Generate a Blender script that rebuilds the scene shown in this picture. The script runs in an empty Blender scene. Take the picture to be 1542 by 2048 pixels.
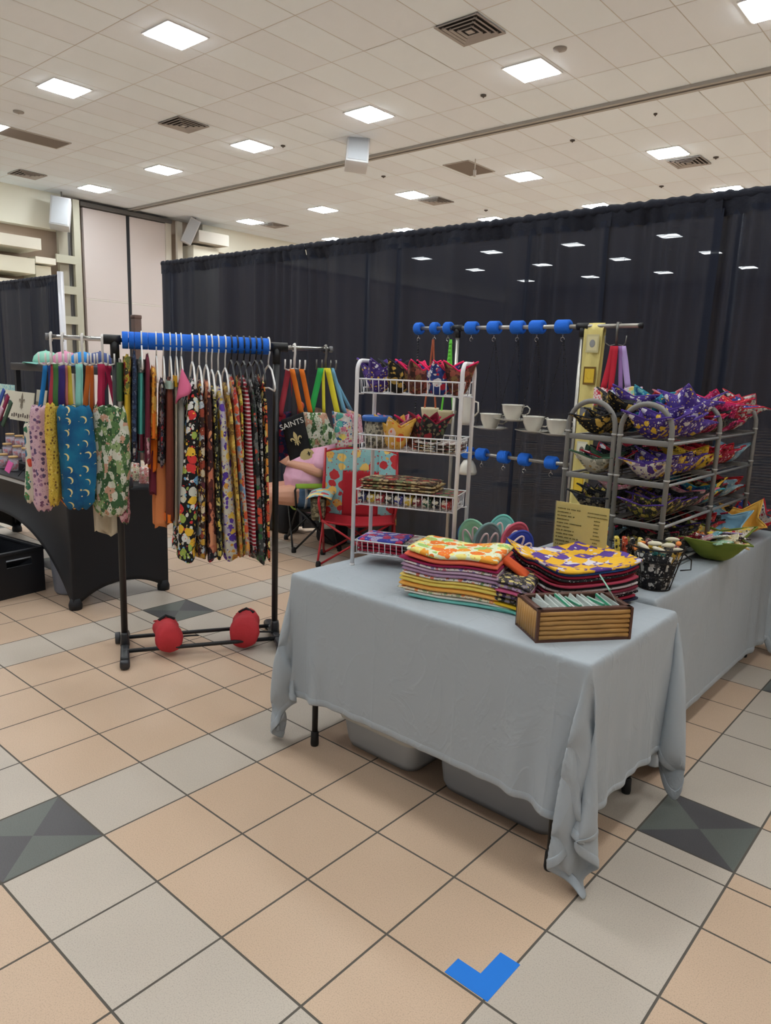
import bpy, bmesh, math, random
import numpy as np
from mathutils import Vector, Matrix

# ------------------------------------------------------------------ camera, world, exposure
sc = bpy.context.scene
COL = sc.collection
F_PX, PITCH, YAW, ROLL = 1450.036, math.radians(78.98759), math.radians(40.73472), math.radians(2.08028)
CAM = Vector((2.42803, -1.05550, 1.56021))
cam_data = bpy.data.cameras.new('camera')
cam_data.sensor_fit = 'VERTICAL'; cam_data.sensor_height = 36.0
cam_data.lens = F_PX / 2048 * 36.0
cam_data.clip_start = 0.05; cam_data.clip_end = 200
cam = bpy.data.objects.new('camera', cam_data)
COL.objects.link(cam)
RC = Matrix.Rotation(YAW, 3, 'Z') @ Matrix.Rotation(PITCH, 3, 'X') @ Matrix.Rotation(ROLL, 3, 'Z')
cam.matrix_world = Matrix.Translation(CAM) @ RC.to_4x4()
sc.camera = cam
world = bpy.data.worlds.new('world'); sc.world = world
world.use_nodes = True
world.node_tree.nodes['Background'].inputs[0].default_value = (0.84, 0.85, 0.88, 1)
world.node_tree.nodes['Background'].inputs[1].default_value = 0.3
sc.view_settings.view_transform = 'Standard'
sc.view_settings.look = 'None'
sc.view_settings.gamma = 1.0
sc.view_settings.use_curve_mapping = False
sc.view_settings.exposure = 0.0
LIGHT_E = 43.0          # strength of every ceiling panel
PANEL_RGB = (0.915, 0.975, 1.0)

# survey helpers: meet the ray of a surveyed picture point with a known plane of the room
def _ray(u, v): return RC @ Vector(((u - 771) / F_PX, -(v - 1024) / F_PX, -1.0))
def PZ(u, v, z): d = _ray(u, v); return CAM + d * ((z - CAM.z) / d.z)
def PX(u, v, x): d = _ray(u, v); return CAM + d * ((x - CAM.x) / d.x)
def PY(u, v, y): d = _ray(u, v); return CAM + d * ((y - CAM.y) / d.y)
def PP(u, v, p, n): d = _ray(u, v); return CAM + d * ((Vector(p) - CAM).dot(n) / d.dot(n))

# ------------------------------------------------------------------ materials
MATS = {}
def srgb(c):
    return tuple(((x / 255) / 12.92 if x / 255 <= 0.04045 else ((x / 255 + 0.055) / 1.055) ** 2.4) for x in c) + (1.0,)
def new_mat(name):
    m = bpy.data.materials.new(name); m.use_nodes = True
    return m, m.node_tree.nodes, m.node_tree.links, m.node_tree.nodes['Principled BSDF']
def plain(name, rgb, rough=0.6, metal=0.0, bump=0.0, bscale=60.0, var=0.0, coat=0.0, alpha=1.0, sheen=0.0):
    if name in MATS: return MATS[name]
    m, N, L, b = new_mat(name)
    b.inputs['Base Color'].default_value = srgb(rgb)
    b.inputs['Roughness'].default_value = rough; b.inputs['Metallic'].default_value = metal
    if coat: b.inputs['Coat Weight'].default_value = coat
    if alpha < 1: b.inputs['Alpha'].default_value = alpha
    tc = N.new('ShaderNodeTexCoord')
    if var:
        nz = N.new('ShaderNodeTexNoise'); nz.inputs['Scale'].default_value = bscale * 0.2; nz.inputs['Detail'].default_value = 4
        L.new(tc.outputs['Object'], nz.inputs['Vector'])
        mx = N.new('ShaderNodeMix'); mx.data_type = 'RGBA'
        c = srgb(rgb)
        mx.inputs[6].default_value = tuple(x * (1 - var) for x in c[:3]) + (1,)
        mx.inputs[7].default_value = tuple(min(1, x * (1 + var)) for x in c[:3]) + (1,)
        L.new(nz.outputs['Fac'], mx.inputs[0]); L.new(mx.outputs[2], b.inputs['Base Color'])
    if bump:
        nz = N.new('ShaderNodeTexNoise'); nz.inputs['Scale'].default_value = bscale; nz.inputs['Detail'].default_value = 5
        L.new(tc.outputs['Object'], nz.inputs['Vector'])
        bp = N.new('ShaderNodeBump'); bp.inputs['Strength'].default_value = bump; bp.inputs['Distance'].default_value = 0.01
        L.new(nz.outputs['Fac'], bp.inputs['Height']); L.new(bp.outputs['Normal'], b.inputs['Normal'])
    MATS[name] = m
    return m
def ramp(N, cols):
    r = N.new('ShaderNodeValToRGB'); r.color_ramp.interpolation = 'CONSTANT'
    e = r.color_ramp.elements
    n = len(cols)
    e[0].position = 0; e[0].color = srgb(cols[0])
    e[1].position = 1.0 / n if n > 1 else 1.0; e[1].color = srgb(cols[min(1, n - 1)])
    for k in range(2, n):
        x = e.new(k / n); x.color = srgb(cols[k])
    return r
def printed(name, base, cols, scale=30.0, thr=0.42, kind='spots', rough=0.92, stretch=(1, 1, 1), small=True):
    """printed cotton: scattered motifs (voronoi cells) over a ground colour"""
    if name in MATS: return MATS[name]
    m, N, L, b = new_mat(name)
    b.inputs['Roughness'].default_value = rough
    tc = N.new('ShaderNodeTexCoord'); mp = N.new('ShaderNodeMapping'); mp.inputs['Scale'].default_value = stretch
    L.new(tc.outputs['Object'], mp.inputs['Vector'])
    nz = N.new('ShaderNodeTexNoise'); nz.inputs['Scale'].default_value = scale * 1.3; nz.inputs['Detail'].default_value = 2
    L.new(mp.outputs['Vector'], nz.inputs['Vector'])
    ad = N.new('ShaderNodeVectorMath'); ad.operation = 'MULTIPLY_ADD'
    L.new(nz.outputs['Color'], ad.inputs[0]); ad.inputs[1].default_value = (0.5 / scale,) * 3
    L.new(mp.outputs['Vector'], ad.inputs[2])
    def layer(sc_, th, cs):
        v = N.new('ShaderNodeTexVoronoi'); v.inputs['Scale'].default_value = sc_; v.inputs['Randomness'].default_value = 0.75
        L.new(ad.outputs[0], v.inputs['Vector'])
        lt = N.new('ShaderNodeMath'); lt.operation = 'LESS_THAN'; lt.inputs[1].default_value = th
        L.new(v.outputs['Distance'], lt.inputs[0])
        sp = N.new('ShaderNodeSeparateColor'); L.new(v.outputs['Color'], sp.inputs[0])
        r = ramp(N, cs); L.new(sp.outputs[0], r.inputs[0])
        return lt.outputs[0], r.outputs[0]
    def mix(f, a, c2):
        mx = N.new('ShaderNodeMix'); mx.data_type = 'RGBA'
        L.new(f, mx.inputs[0])
        if isinstance(a, tuple): mx.inputs[6].default_value = a
        else: L.new(a, mx.inputs[6])
        if isinstance(c2, tuple): mx.inputs[7].default_value = c2
        else: L.new(c2, mx.inputs[7])
        return mx.outputs[2]
    cur = srgb(base)
    if kind == 'spots':
        if small:
            f, c = layer(scale * 2.1, thr * 0.8, cols[::-1]); cur = mix(f, cur, c)
        f, c = layer(scale, thr, cols); cur = mix(f, cur, c)
        f, c = layer(scale * 3.0, 0.22, [base] + cols[:2]); cur = mix(f, cur, c)
    elif kind == 'patch':     # full patchwork of colour areas
        f, c = layer(scale, 9.0, [base] + cols); cur = c
        f, c = layer(scale * 2.3, 0.30, cols[::-1]); cur = mix(f, cur, c)
    elif kind in ('stripe', 'stripez'):
        w = N.new('ShaderNodeTexWave'); w.bands_direction = 'Z' if kind == 'stripez' else 'X'
        w.inputs['Scale'].default_value = scale; w.inputs['Distortion'].default_value = 0.6
        L.new(mp.outputs['Vector'], w.inputs['Vector'])
        r = ramp(N, [base] + cols); L.new(w.outputs['Fac'], r.inputs[0]); cur = r.outputs[0]
    elif kind == 'check':
        k = N.new('ShaderNodeTexChecker'); k.inputs['Scale'].default_value = scale
        L.new(ad.outputs[0], k.inputs['Vector'])
        f, c = layer(scale * 1.0, 9, cols)
        cur = mix(k.outputs['Fac'], srgb(base), c)
        f, c = layer(scale * 2.2, 0.27, [base] + cols); cur = mix(f, cur, c)
    if kind == 'moons':
        def vor(off, th, sc_=scale):
            v = N.new('ShaderNodeTexVoronoi'); v.inputs['Scale'].default_value = sc_; v.inputs['Randomness'].default_value = 0.35
            q = N.new('ShaderNodeVectorMath'); q.operation = 'ADD'; q.inputs[1].default_value = off
            L.new(mp.outputs['Vector'], q.inputs[0]); L.new(q.outputs[0], v.inputs['Vector'])
            lt = N.new('ShaderNodeMath'); lt.operation = 'LESS_THAN'; lt.inputs[1].default_value = th; L.new(v.outputs['Distance'], lt.inputs[0]); return lt.outputs[0]
        n3 = N.new('ShaderNodeTexNoise'); n3.inputs['Scale'].default_value = 9; L.new(tc.outputs['Object'], n3.inputs['Vector'])
        rr = ramp(N, [cols[2], base, cols[3], base, cols[2]]); rr.color_ramp.interpolation = 'LINEAR'; L.new(n3.outputs['Fac'], rr.inputs[0]); cur = rr.outputs[0]
        d1 = vor((0, 0, 0), .30); d2 = vor((.006, .005, .004), .30)
        sb = N.new('ShaderNodeMath'); sb.operation = 'SUBTRACT'; sb.use_clamp = True; L.new(d1, sb.inputs[0]); L.new(d2, sb.inputs[1])
        cur = mix(sb.outputs[0], cur, srgb(cols[0])); cur = mix(vor((.1, .2, .05), .13, scale * 1.6), cur, srgb(cols[1]))
    L.new(cur, b.inputs['Base Color'])
    n2 = N.new('ShaderNodeTexNoise'); n2.inputs['Scale'].default_value = 45; n2.inputs['Detail'].default_value = 3
    L.new(tc.outputs['Object'], n2.inputs['Vector'])
    bp = N.new('ShaderNodeBump'); bp.inputs['Strength'].default_value = 0.35; bp.inputs['Distance'].default_value = 0.01
    L.new(n2.outputs['Fac'], bp.inputs['Height']); L.new(bp.outputs['Normal'], b.inputs['Normal'])
    MATS[name] = m
    return m
def emissive(name, rgb, s):
    if name in MATS: return MATS[name]
    m, N, L, b = new_mat(name)
    N.remove(b); e = N.new('ShaderNodeEmission'); e.inputs[0].default_value = tuple(rgb) + (1,); e.inputs[1].default_value = s
    L.new(e.outputs[0], N['Material Output'].inputs[0]); MATS[name] = m
    return m

# ------------------------------------------------------------------ mesh building
OFF = {}
def V3(a): return Vector(a)
class MB:
    def __init__(s): s.v = []; s.f = []; s.mi = []; s.sm = []; s.cur = 0; s.smooth = False
    def add(s, vs, fs, smooth=None):
        o = len(s.v); s.v += [tuple(x) for x in vs]
        for f in fs:
            s.f.append(tuple(o + i for i in f)); s.mi.append(s.cur); s.sm.append(s.smooth if smooth is None else smooth)
        return s
    def box(s, c, d, R=None, taper=1.0, bev=0.0):
        hx, hy, hz = d[0] / 2, d[1] / 2, d[2] / 2
        if bev > 0:
            b = min(bev, hx * .9, hy * .9, hz * .9)
            bm = bmesh.new(); bmesh.ops.create_cube(bm, size=1.0)
            for v in bm.verts: v.co = Vector((v.co.x * d[0], v.co.y * d[1], v.co.z * d[2]))
            bmesh.ops.bevel(bm, geom=bm.edges[:], offset=b, segments=2, affect='EDGES', profile=0.5)
            bm.verts.ensure_lookup_table()
            vs = []
            for v in bm.verts:
                p = v.co.copy()
                if p.z > 0 and taper != 1: p.x *= taper; p.y *= taper
                vs.append(p)
            fs = [[v.index for v in f.verts] for f in bm.faces]
            bm.free(); sm = True
        else:
            vs = [Vector((x * (taper if z > 0 else 1), y * (taper if z > 0 else 1), z)) for x in (-hx, hx) for y in (-hy, hy) for z in (-hz, hz)]
            fs = [(0, 1, 3, 2), (4, 6, 7, 5), (0, 4, 5, 1), (2, 3, 7, 6), (0, 2, 6, 4), (1, 5, 7, 3)]; sm = False
        if R is not None: vs = [R @ v for v in vs]
        c = Vector(c)
        return s.add([v + c for v in vs], fs, sm)
    def tube(s, path, r, n=8, closed=False, caps=True, squash=None):
        P = [Vector(p) for p in path]; m = len(P)
        rs = list(r) if isinstance(r, (list, tuple)) else [r] * m
        T = []
        for i in range(m):
            a = P[(i - 1) % m] if (closed or i > 0) else P[i]; b = P[(i + 1) % m] if (closed or i < m - 1) else P[i]
            t = (b - a); T.append(t.normalized() if t.length > 1e-9 else Vector((0, 0, 1)))
        up = Vector((0, 0, 1)) if abs(T[0].z) < 0.9 else Vector((1, 0, 0))
        nrm = (up - T[0] * up.dot(T[0])).normalized()
        vs = []
        for i in range(m):
            nrm = (nrm - T[i] * nrm.dot(T[i]))
            nrm = nrm.normalized() if nrm.length > 1e-6 else T[i].orthogonal().normalized()
            bn = T[i].cross(nrm)
            for k in range(n):
                a = 2 * math.pi * k / n
                vs.append(P[i] + nrm * math.cos(a) * rs[i] * (squash or 1) + bn * math.sin(a) * rs[i])
        fs = []
        for i in range(m if closed else m - 1):
            j = (i + 1) % m
            for k in range(n):
                k2 = (k + 1) % n
                fs.append((i * n + k, i * n + k2, j * n + k2, j * n + k))
        if caps and not closed:
            fs.append(tuple(range(n))[::-1]); fs.append(tuple((m - 1) * n + k for k in range(n)))
        return s.add(vs, fs, True)
    def lathe(s, prof, c=(0, 0, 0), n=24, R=None, sx=1, sy=1):
        c = Vector(c); vs = []; fs = []
        for (r, z) in prof:
            for k in range(n):
                a = 2 * math.pi * k / n
                p = Vector((r * math.cos(a) * sx, r * math.sin(a) * sy, z))
                vs.append((R @ p if R is not None else p) + c)
        for i in range(len(prof) - 1):
            for k in range(n):
                k2 = (k + 1) % n
                fs.append((i * n + k, i * n + k2, (i + 1) * n + k2, (i + 1) * n + k))
        if prof[0][0] > 1e-5: fs.append(tuple(range(n))[::-1])
        if prof[-1][0] > 1e-5: fs.append(tuple((len(prof) - 1) * n + k for k in range(n)))
        return s.add(vs, fs, True)
    def ball(s, c, r, n=14, R=None):
        rx, ry, rz = (r, r, r) if not isinstance(r, (tuple, list)) else r
        prof = [(math.sin(math.pi * i / (n // 2 + 2)), -math.cos(math.pi * i / (n // 2 + 2))) for i in range(n // 2 + 3)]
        prof[0] = (0.0001, -1); prof[-1] = (0.0001, 1)
        o = len(s.v); c = Vector(c)
        s.lathe(prof, (0, 0, 0), n)
        for i in range(o, len(s.v)):
            p = Vector((s.v[i][0] * rx, s.v[i][1] * ry, s.v[i][2] * rz))
            s.v[i] = tuple((R @ p if R is not None else p) + c)
        return s
    def surf(s, fn, nu, nv, cu=False, smooth=True):
        vs = [fn(i / nu, j / nv) for i in range(nu + (0 if cu else 1)) for j in range(nv + 1)]
        fs = []
        W = nv + 1; M = nu + (0 if cu else 1)
        for i in range(nu):
            i2 = (i + 1) % M
            for j in range(nv): fs.append((i * W + j, i2 * W + j, i2 * W + j + 1, i * W + j + 1))
        return s.add(vs, fs, smooth)
    def slab(s, fn, nu, nv, thick=None, up=Vector((0, 0, 1))):
        """closed sheet: fn(u,v)->(point, offset vector)"""
        top = []; bot = []
        for i in range(nu + 1):
            for j in range(nv + 1):
                p, o = fn(i / nu, j / nv); top.append(Vector(p) + Vector(o)); bot.append(Vector(p))
        W = nv + 1; K = len(top); fs = []
        for i in range(nu):
            for j in range(nv):
                a, b, c, d = i * W + j, (i + 1) * W + j, (i + 1) * W + j + 1, i * W + j + 1
                fs.append((a, b, c, d)); fs.append((K + d, K + c, K + b, K + a))
        ring = [i * W for i in range(nu + 1)] + [nu * W + j for j in range(1, nv + 1)] + [i * W + nv for i in range(nu - 1, -1, -1)] + [j for j in range(nv - 1, 0, -1)]
        for q in range(len(ring)):
            a, b = ring[q], ring[(q + 1) % len(ring)]
            fs.append((b, a, K + a, K + b))
        return s.add(top + bot, fs, True)
    def extrude(s, poly, origin, ax, ay, az, th):
        """flat polygon outline (2-D) made a solid of thickness th"""
        o = Vector(origin); ax = Vector(ax); ay = Vector(ay); az = Vector(az); n = len(poly)
        vs = [o + ax * x + ay * y for x, y in poly] + [o + ax * x + ay * y + az * th for x, y in poly]
        fs = [tuple(range(n))[::-1], tuple(range(n, 2 * n))] + [(i, (i + 1) % n, n + (i + 1) % n, n + i) for i in range(n)]
        return s.add(vs, fs, False)
    def build(s, name, mat, parent=None, label=None, loc=None, solid=0, subd=0, local=False, **props):
        me = bpy.data.meshes.new(name)
        org = Vector((0, 0, 0))
        if parent is not None: org = OFF.get(parent.name, Vector((0, 0, 0)))
        elif loc is not None: org = Vector(loc)
        vs = s.v if local else [(x - org.x, y - org.y, z - org.z) for x, y, z in s.v]
        me.from_pydata(vs, [], s.f)
        for m in (mat if isinstance(mat, (list, tuple)) else [mat]): me.materials.append(m)
        me.polygons.foreach_set('material_index', s.mi); me.polygons.foreach_set('use_smooth', s.sm)
        me.validate(); me.update()
        bm = bmesh.new(); bm.from_mesh(me); bmesh.ops.recalc_face_normals(bm, faces=bm.faces[:]); bm.to_mesh(me); bm.free()
        o = bpy.data.objects.new(name, me); COL.objects.link(o)
        if parent is not None: o.parent = parent; OFF[o.name] = org
        else: o.location = org; OFF[o.name] = org
        if solid:
            k = o.modifiers.new('thickness', 'SOLIDIFY'); k.thickness = solid; k.offset = 0
        if subd:
            k = o.modifiers.new('smooth', 'SUBSURF'); k.levels = subd; k.render_levels = subd
        if label: o['label'] = label
        for a, b in props.items(): o[a] = b
        return o
def thing(name, label, cat, loc=(0, 0, 0), group=None, rotz=0.0):
    o = bpy.data.objects.new(name, None); COL.objects.link(o)
    o.empty_display_size = 0.05
    o.location = loc; o.rotation_euler = (0, 0, rotz)
    OFF[o.name] = Vector(loc) if rotz == 0 else Vector((0, 0, 0))
    o['label'] = label; o['category'] = cat
    if group: o['group'] = group
    return o
def tag(o, label, cat, group=None, kind=None):
    o['label'] = label; o['category'] = cat
    if group: o['group'] = group
    if kind: o['kind'] = kind
    return o
def struct(name, mb, mat, label=None, **k):
    o = mb.build(name, mat, **k); o['kind'] = 'structure'
    if label: o['label'] = label
    return o
def dup(root, label=None, group=None, mats=None):
    r = root.copy(); COL.objects.link(r); OFF[r.name] = OFF.get(root.name, Vector((0, 0, 0)))
    if label: r['label'] = label
    if group: r['group'] = group
    def kids(src, dst):
        for ch in list(src.children):
            c = ch.copy(); COL.objects.link(c); c.parent = dst
            if mats and ch.data is not None:
                base = ch.name.split('.')[0]
                if base in mats:
                    key = (ch.data.name, mats[base].name)
                    if key not in MESHVAR:
                        d = ch.data.copy(); d.materials.clear(); d.materials.append(mats[base]); MESHVAR[key] = d
                    c.data = MESHVAR[key]
            kids(ch, c)
    kids(root, r)
    return r
MESHVAR = {}
def rotm(x=0, y=0, z=0):
    return Matrix.Rotation(math.radians(z), 3, 'Z') @ Matrix.Rotation(math.radians(y), 3, 'Y') @ Matrix.Rotation(math.radians(x), 3, 'X')
def basis(x, y, z): return Matrix((x, y, z)).transposed()
def lettering(text, size, origin, right, up, mat, parent, name='lettering', align='LEFT', extrude=0.0006):
    """printed words as a thin mesh from the built-in font"""
    cu = bpy.data.curves.new('words', 'FONT'); cu.body = text; cu.size = size; cu.extrude = extrude; cu.align_x = align
    t = bpy.data.objects.new('words', cu); COL.objects.link(t)
    bpy.context.view_layer.update()
    me = bpy.data.meshes.new_from_object(t.evaluated_get(bpy.context.evaluated_depsgraph_get()))
    bpy.data.objects.remove(t); bpy.data.curves.remove(cu)
    R = basis(Vector(right).normalized(), Vector(up).normalized(), Vector(right).cross(Vector(up)).normalized())
    org = OFF.get(parent.name, Vector((0, 0, 0)))
    for v in me.vertices: v.co = R @ v.co + Vector(origin) - org
    me.materials.clear(); me.materials.append(mat); me.name = name
    o = bpy.data.objects.new(name, me); COL.objects.link(o); o.parent = parent; OFF[o.name] = org
    return o
rnd = random.Random(7)

# ------------------------------------------------------------------ floor
S = 0.325; G = 0.0035
X0, X1, Y0, Y1 = -17.25, 9.0, -7.0, 31.0
def floor_mat(name, rgb, rough):
    m, N, L, b = new_mat(name)
    tc = N.new('ShaderNodeTexCoord')
    a = N.new('ShaderNodeTexNoise'); a.inputs['Scale'].default_value = 2.2; a.inputs['Detail'].default_value = 3
    s2 = N.new('ShaderNodeTexNoise'); s2.inputs['Scale'].default_value = 260; s2.inputs['Detail'].default_value = 2
    L.new(tc.outputs['Object'], a.inputs['Vector']); L.new(tc.outputs['Object'], s2.inputs['Vector'])
    c = srgb(rgb)
    m1 = N.new('ShaderNodeMix'); m1.data_type = 'RGBA'
    m1.inputs[6].default_value = tuple(x * 0.90 for x in c[:3]) + (1,); m1.inputs[7].default_value = tuple(min(1, x * 1.08) for x in c[:3]) + (1,)
    L.new(a.outputs['Fac'], m1.inputs[0])
    m2 = N.new('ShaderNodeMix'); m2.data_type = 'RGBA'; m2.blend_type = 'MULTIPLY'; m2.inputs[0].default_value = 0.35
    r = N.new('ShaderNodeValToRGB'); r.color_ramp.elements[0].position = 0.30; r.color_ramp.elements[0].color = (0.45, 0.42, 0.4, 1); r.color_ramp.elements[1].position = 0.52
    L.new(s2.outputs['Fac'], r.inputs[0]); L.new(m1.outputs[2], m2.inputs[6]); L.new(r.outputs[0], m2.inputs[7])
    L.new(m2.outputs[2], b.inputs['Base Color'])
    b.inputs['Roughness'].default_value = rough; b.inputs['Specular IOR Level'].default_value = 0.35
    MATS[name] = m; return m
grout = plain('grout', (92, 86, 78), 0.9)
T_PEACH = floor_mat('tile_peach', (206, 178, 152), 0.42)
T_GREY = floor_mat('tile_grey', (196, 184, 170), 0.42)
T_GREEN = floor_mat('tile_dark_green_grey', (102, 106, 100), 0.38)
T_DARK = floor_mat('tile_charcoal', (84, 82, 84), 0.38)
mb = MB()
i0, i1, j0, j1 = math.floor(X0 / S), math.ceil(X1 / S), math.floor(Y0 / S), math.ceil(Y1 / S)
mb.cur = 0
mb.add([(X0, Y0, -0.0012), (X1, Y0, -0.0012), (X1, Y1, -0.0012), (X0, Y1, -0.0012)], [(0, 1, 2, 3)])
for i in range(i0, i1):
    for j in range(j0, j1):
        bi = i % 5 == 0; bj = j % 5 == 4
        parts = [(0.0, 0.73), (0.73, 1.0)] if j == 3 else [(0.0, 1.0)]
        for (a, b) in parts:
            xa, xb = max(X0, i * S + G), min(X1, (i + 1) * S - G)
            ya, yb = max(Y0, (j + a) * S + G), min(Y1, (j + b) * S - G)
            if xb <= xa or yb <= ya: continue
            q = [(xa, ya, 0), (xb, ya, 0), (xb, yb, 0), (xa, yb, 0)]
            if bi and bj:
                c = ((xa + xb) / 2, (ya + yb) / 2, 0)
                for k in range(4):
                    mb.cur = 4 if k in (0, 2) else 3
                    mb.add([q[k], q[(k + 1) % 4], c], [(0, 1, 2)])
            else:
                mb.cur = 2 if (bi or bj) else 1
                mb.add(q, [(0, 1, 2, 3)])
floor = struct('floor', mb, [grout, T_PEACH, T_GREY, T_GREEN, T_DARK])

# ------------------------------------------------------------------ ceiling, 0.61 x 1.2 m lay-in tiles
CZ = 5.69
mb = MB()
tile_m = plain('ceiling_tile', (238, 247, 254), 0.95, bump=0.12, bscale=90)
tile_m2 = plain('ceiling_tile_warm', (236, 243, 250), 0.95, bump=0.12, bscale=90)
tbar_shaded = plain('ceiling_joint_shaded', (214, 210, 206), 0.7)  # T-bars are white; the joint shadow is put into this darker grey
mb.cur = 0
mb.add([(X0, Y0, CZ + .003), (X1, Y0, CZ + .003), (X1, Y1, CZ + .003), (X0, Y1, CZ + .003)], [(3, 2, 1, 0)])
ys = [7.82 + 1.21 * k for k in range(-14, 3)] + [10.36] + [10.36 + 1.21 * k for k in range(1, 20)]
xs = [-3.02 + 0.607 * k for k in range(-25, 22)]
for i in range(len(xs) - 1):
    for j in range(len(ys) - 1):
        if ys[j] < 10.3 < ys[j + 1] - .02 and False: continue
        xa, xb, ya, yb = max(X0, xs[i] + .006), min(X1, xs[i + 1] - .006), max(Y0, ys[j] + .006), min(Y1, ys[j + 1] - .006)
        if xb <= xa or yb <= ya: continue
        mb.cur = 1 + (rnd.random() < 0.4)
        dz = rnd.uniform(-.001, .001)
        mb.add([(xa, ya, CZ + dz), (xb, ya, CZ + dz), (xb, yb, CZ + dz), (xa, yb, CZ + dz)], [(3, 2, 1, 0)])
ceiling = struct('ceiling', mb, [tbar_shaded, tile_m, tile_m2])
# partition track that crosses the ceiling
mb = MB(); mb.box((-4.1, 10.17, CZ - .02), (26.2, .07, .05)); mb.box((-4.1, 10.30, CZ - .02), (26.2, .07, .05)); mb.cur = 1; mb.box((-4.1, 10.235, CZ - .008), (26.2, .06, .02))
struct('trim_1', mb, [plain('track_metal', (168, 164, 158), 0.5), plain('track_slot', (96, 92, 88), 0.8)], label='grey folding partition track across the ceiling')

# ------------------------------------------------------------------ walls
wall_m = plain('wall_taupe', (176, 158, 142), 0.9, bump=.05, bscale=20)
wall_c = plain('wall_cream', (234, 231, 216), 0.9)
panel_m = plain('partition_fabric', (220, 210, 207), 0.95, bump=.1, bscale=200)
greenish = plain('pilaster_paint', (188, 186, 168), 0.7)
mb = MB(); mb.box((X0 - .1, 12, 2.85), (.2, 38, 5.7))
struct('wall_left', mb, wall_m)
mb = MB(); mb.box((-4.1, Y1 + .1, 2.85), (26.4, .2, 5.7)); struct('wall_back', mb, wall_m)
mb = MB(); mb.box((X1 + .1, 12, 2.85), (.2, 38, 5.7)); struct('wall_right', mb, wall_m)
# cream fascia along the top of the left wall, on both sides of the partition pocket
mb = MB(); mb.box((X0 + .15, 1.0, 5.25), (.3, 14.6, .9)); struct('trim_2', mb, wall_c, label='deep cream fascia under the ceiling, left of the partition pocket')
mb = MB(); mb.box((X0 + .12, 21.8, 5.33), (.24, 18.4, .72)); struct('trim_3', mb, wall_c, label='cream fascia under the ceiling beyond the partition pocket')
# partition panels
XP = X0 + .22
for k, (u0, u1, lab) in enumerate([(166, 252, 'first tall pale pink partition panel beside the green grey post'), (259, 333, 'second tall pale pink partition panel right of the black seam')]):
    ya, yb = PX(u0, 440, XP).y, PX(u1, 450, XP).y
    root = thing('folding_partition', lab, 'partition panel', (XP - .05, (ya + yb) / 2, 0))
    zt = 5.50
    mb = MB(); mb.box((XP - .05, (ya + yb) / 2, 1.585), (.1, yb - ya, 3.15)); mb.build('lower_board', panel_m, root)
    mb = MB(); mb.box((XP - .05, (ya + yb) / 2, (3.20 + zt) / 2), (.1, yb - ya, zt - 3.20)); mb.build('upper_board', panel_m, root)
    mb = MB(); mb.box((XP - .045, (ya + yb) / 2, 3.18), (.1, yb - ya, .03)); mb.build('joint_strip', plain('joint_white', (232, 226, 218), .6), root)
ya, yb = PX(252, 440, XP).y, PX(259, 450, XP).y
mb = MB(); mb.box((XP - .07, (ya + yb) / 2, 2.76), (.1, yb - ya, 5.5)); struct('trim_4', mb, plain('seam_black', (34, 36, 42), .7), label='black seam between the partition panels')
ya, yb = PX(158, 440, XP).y, PX(340, 440, XP).y
mb = MB(); mb.box((XP - .02, (ya + yb) / 2, 5.57), (.25, yb - ya, .1)); struct('trim_5', mb, plain('seam_grey', (96, 94, 92), .6), label='dark head rail over the partition panels')
# steel post and ladder framing left of the panels
XQ = X0 + .45
root = thing('steel_column', 'pale green grey steel column with cross plates left of the partition', 'column', (XQ, PX(152, 500, XQ).y, 0))
for (u0, u1, nm, mt, dz) in [(147, 160, 'front_post', greenish, .0), (116, 134, 'rear_post', plain('post_beige', (168, 162, 146), .7), -.12)]:  # rear post is a beige column of its own colour
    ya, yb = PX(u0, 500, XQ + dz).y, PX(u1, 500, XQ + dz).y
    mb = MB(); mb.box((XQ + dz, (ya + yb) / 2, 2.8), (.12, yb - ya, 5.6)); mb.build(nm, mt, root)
ya, yb = PX(134, 500, XQ - .2).y, PX(147, 500, XQ - .2).y
mb = MB()
for q in range(5):
    mb.box((XQ - .2, ya + (yb - ya) * (q + .5) / 5, 2.8), (.1, (yb - ya) / 5 * .6, 5.5))
mb.build('corrugated_shadow_slats', plain('shadow_slat_grey', (132, 130, 128), .6), root, kind='stuff')  # grey slats put in for the corrugated shadows between the posts
ya, yb = PX(112, 520, XQ + .05).y, PX(152, 520, XQ + .05).y
for v in (519, 580, 640):
    mb = MB(); mb.box((XQ + .05, (ya + yb) / 2, PX(135, v, XQ + .05).z), (.06, yb - ya, .2)); mb.build('cross_plate', greenish, root)
# cream servery boxes on the far left of the wall
def wallbox(name, u0, v0, u1, v1, x, d, mat, lab):
    a = PX(u0, v0, x); b = PX(u1, v1, x)
    mb = MB(); mb.box((x - d / 2, (a.y + b.y) / 2, (a.z + b.z) / 2), (d, abs(b.y - a.y), abs(a.z - b.z)))
    return struct(name, mb, mat, label=lab)
white_m = plain('servery_white', (240, 236, 222), .8)
wallbox('trim_6', -60, 455, 83, 500, -16.0, 1.2, white_m, 'white ledge box on the far left wall')
wallbox('trim_7', -60, 500, 71, 548, -16.1, 1.1, plain('servery_cream', (236, 233, 214), .85), 'cream canopy face below the white ledge')
wallbox('trim_8', 71, 512, 112, 530, -16.3, .9, white_m, 'short white ledge left of the steel column')
wallbox('trim_9', 71, 530, 110, 700, -16.5, .7, plain('servery_cream', (236, 233, 214), .85), 'cream wall return below the short ledge')
wallbox('trim_10', -60, 548, 71, 800, -16.25, .9, white_m, 'white counter front on the far left wall')
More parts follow.
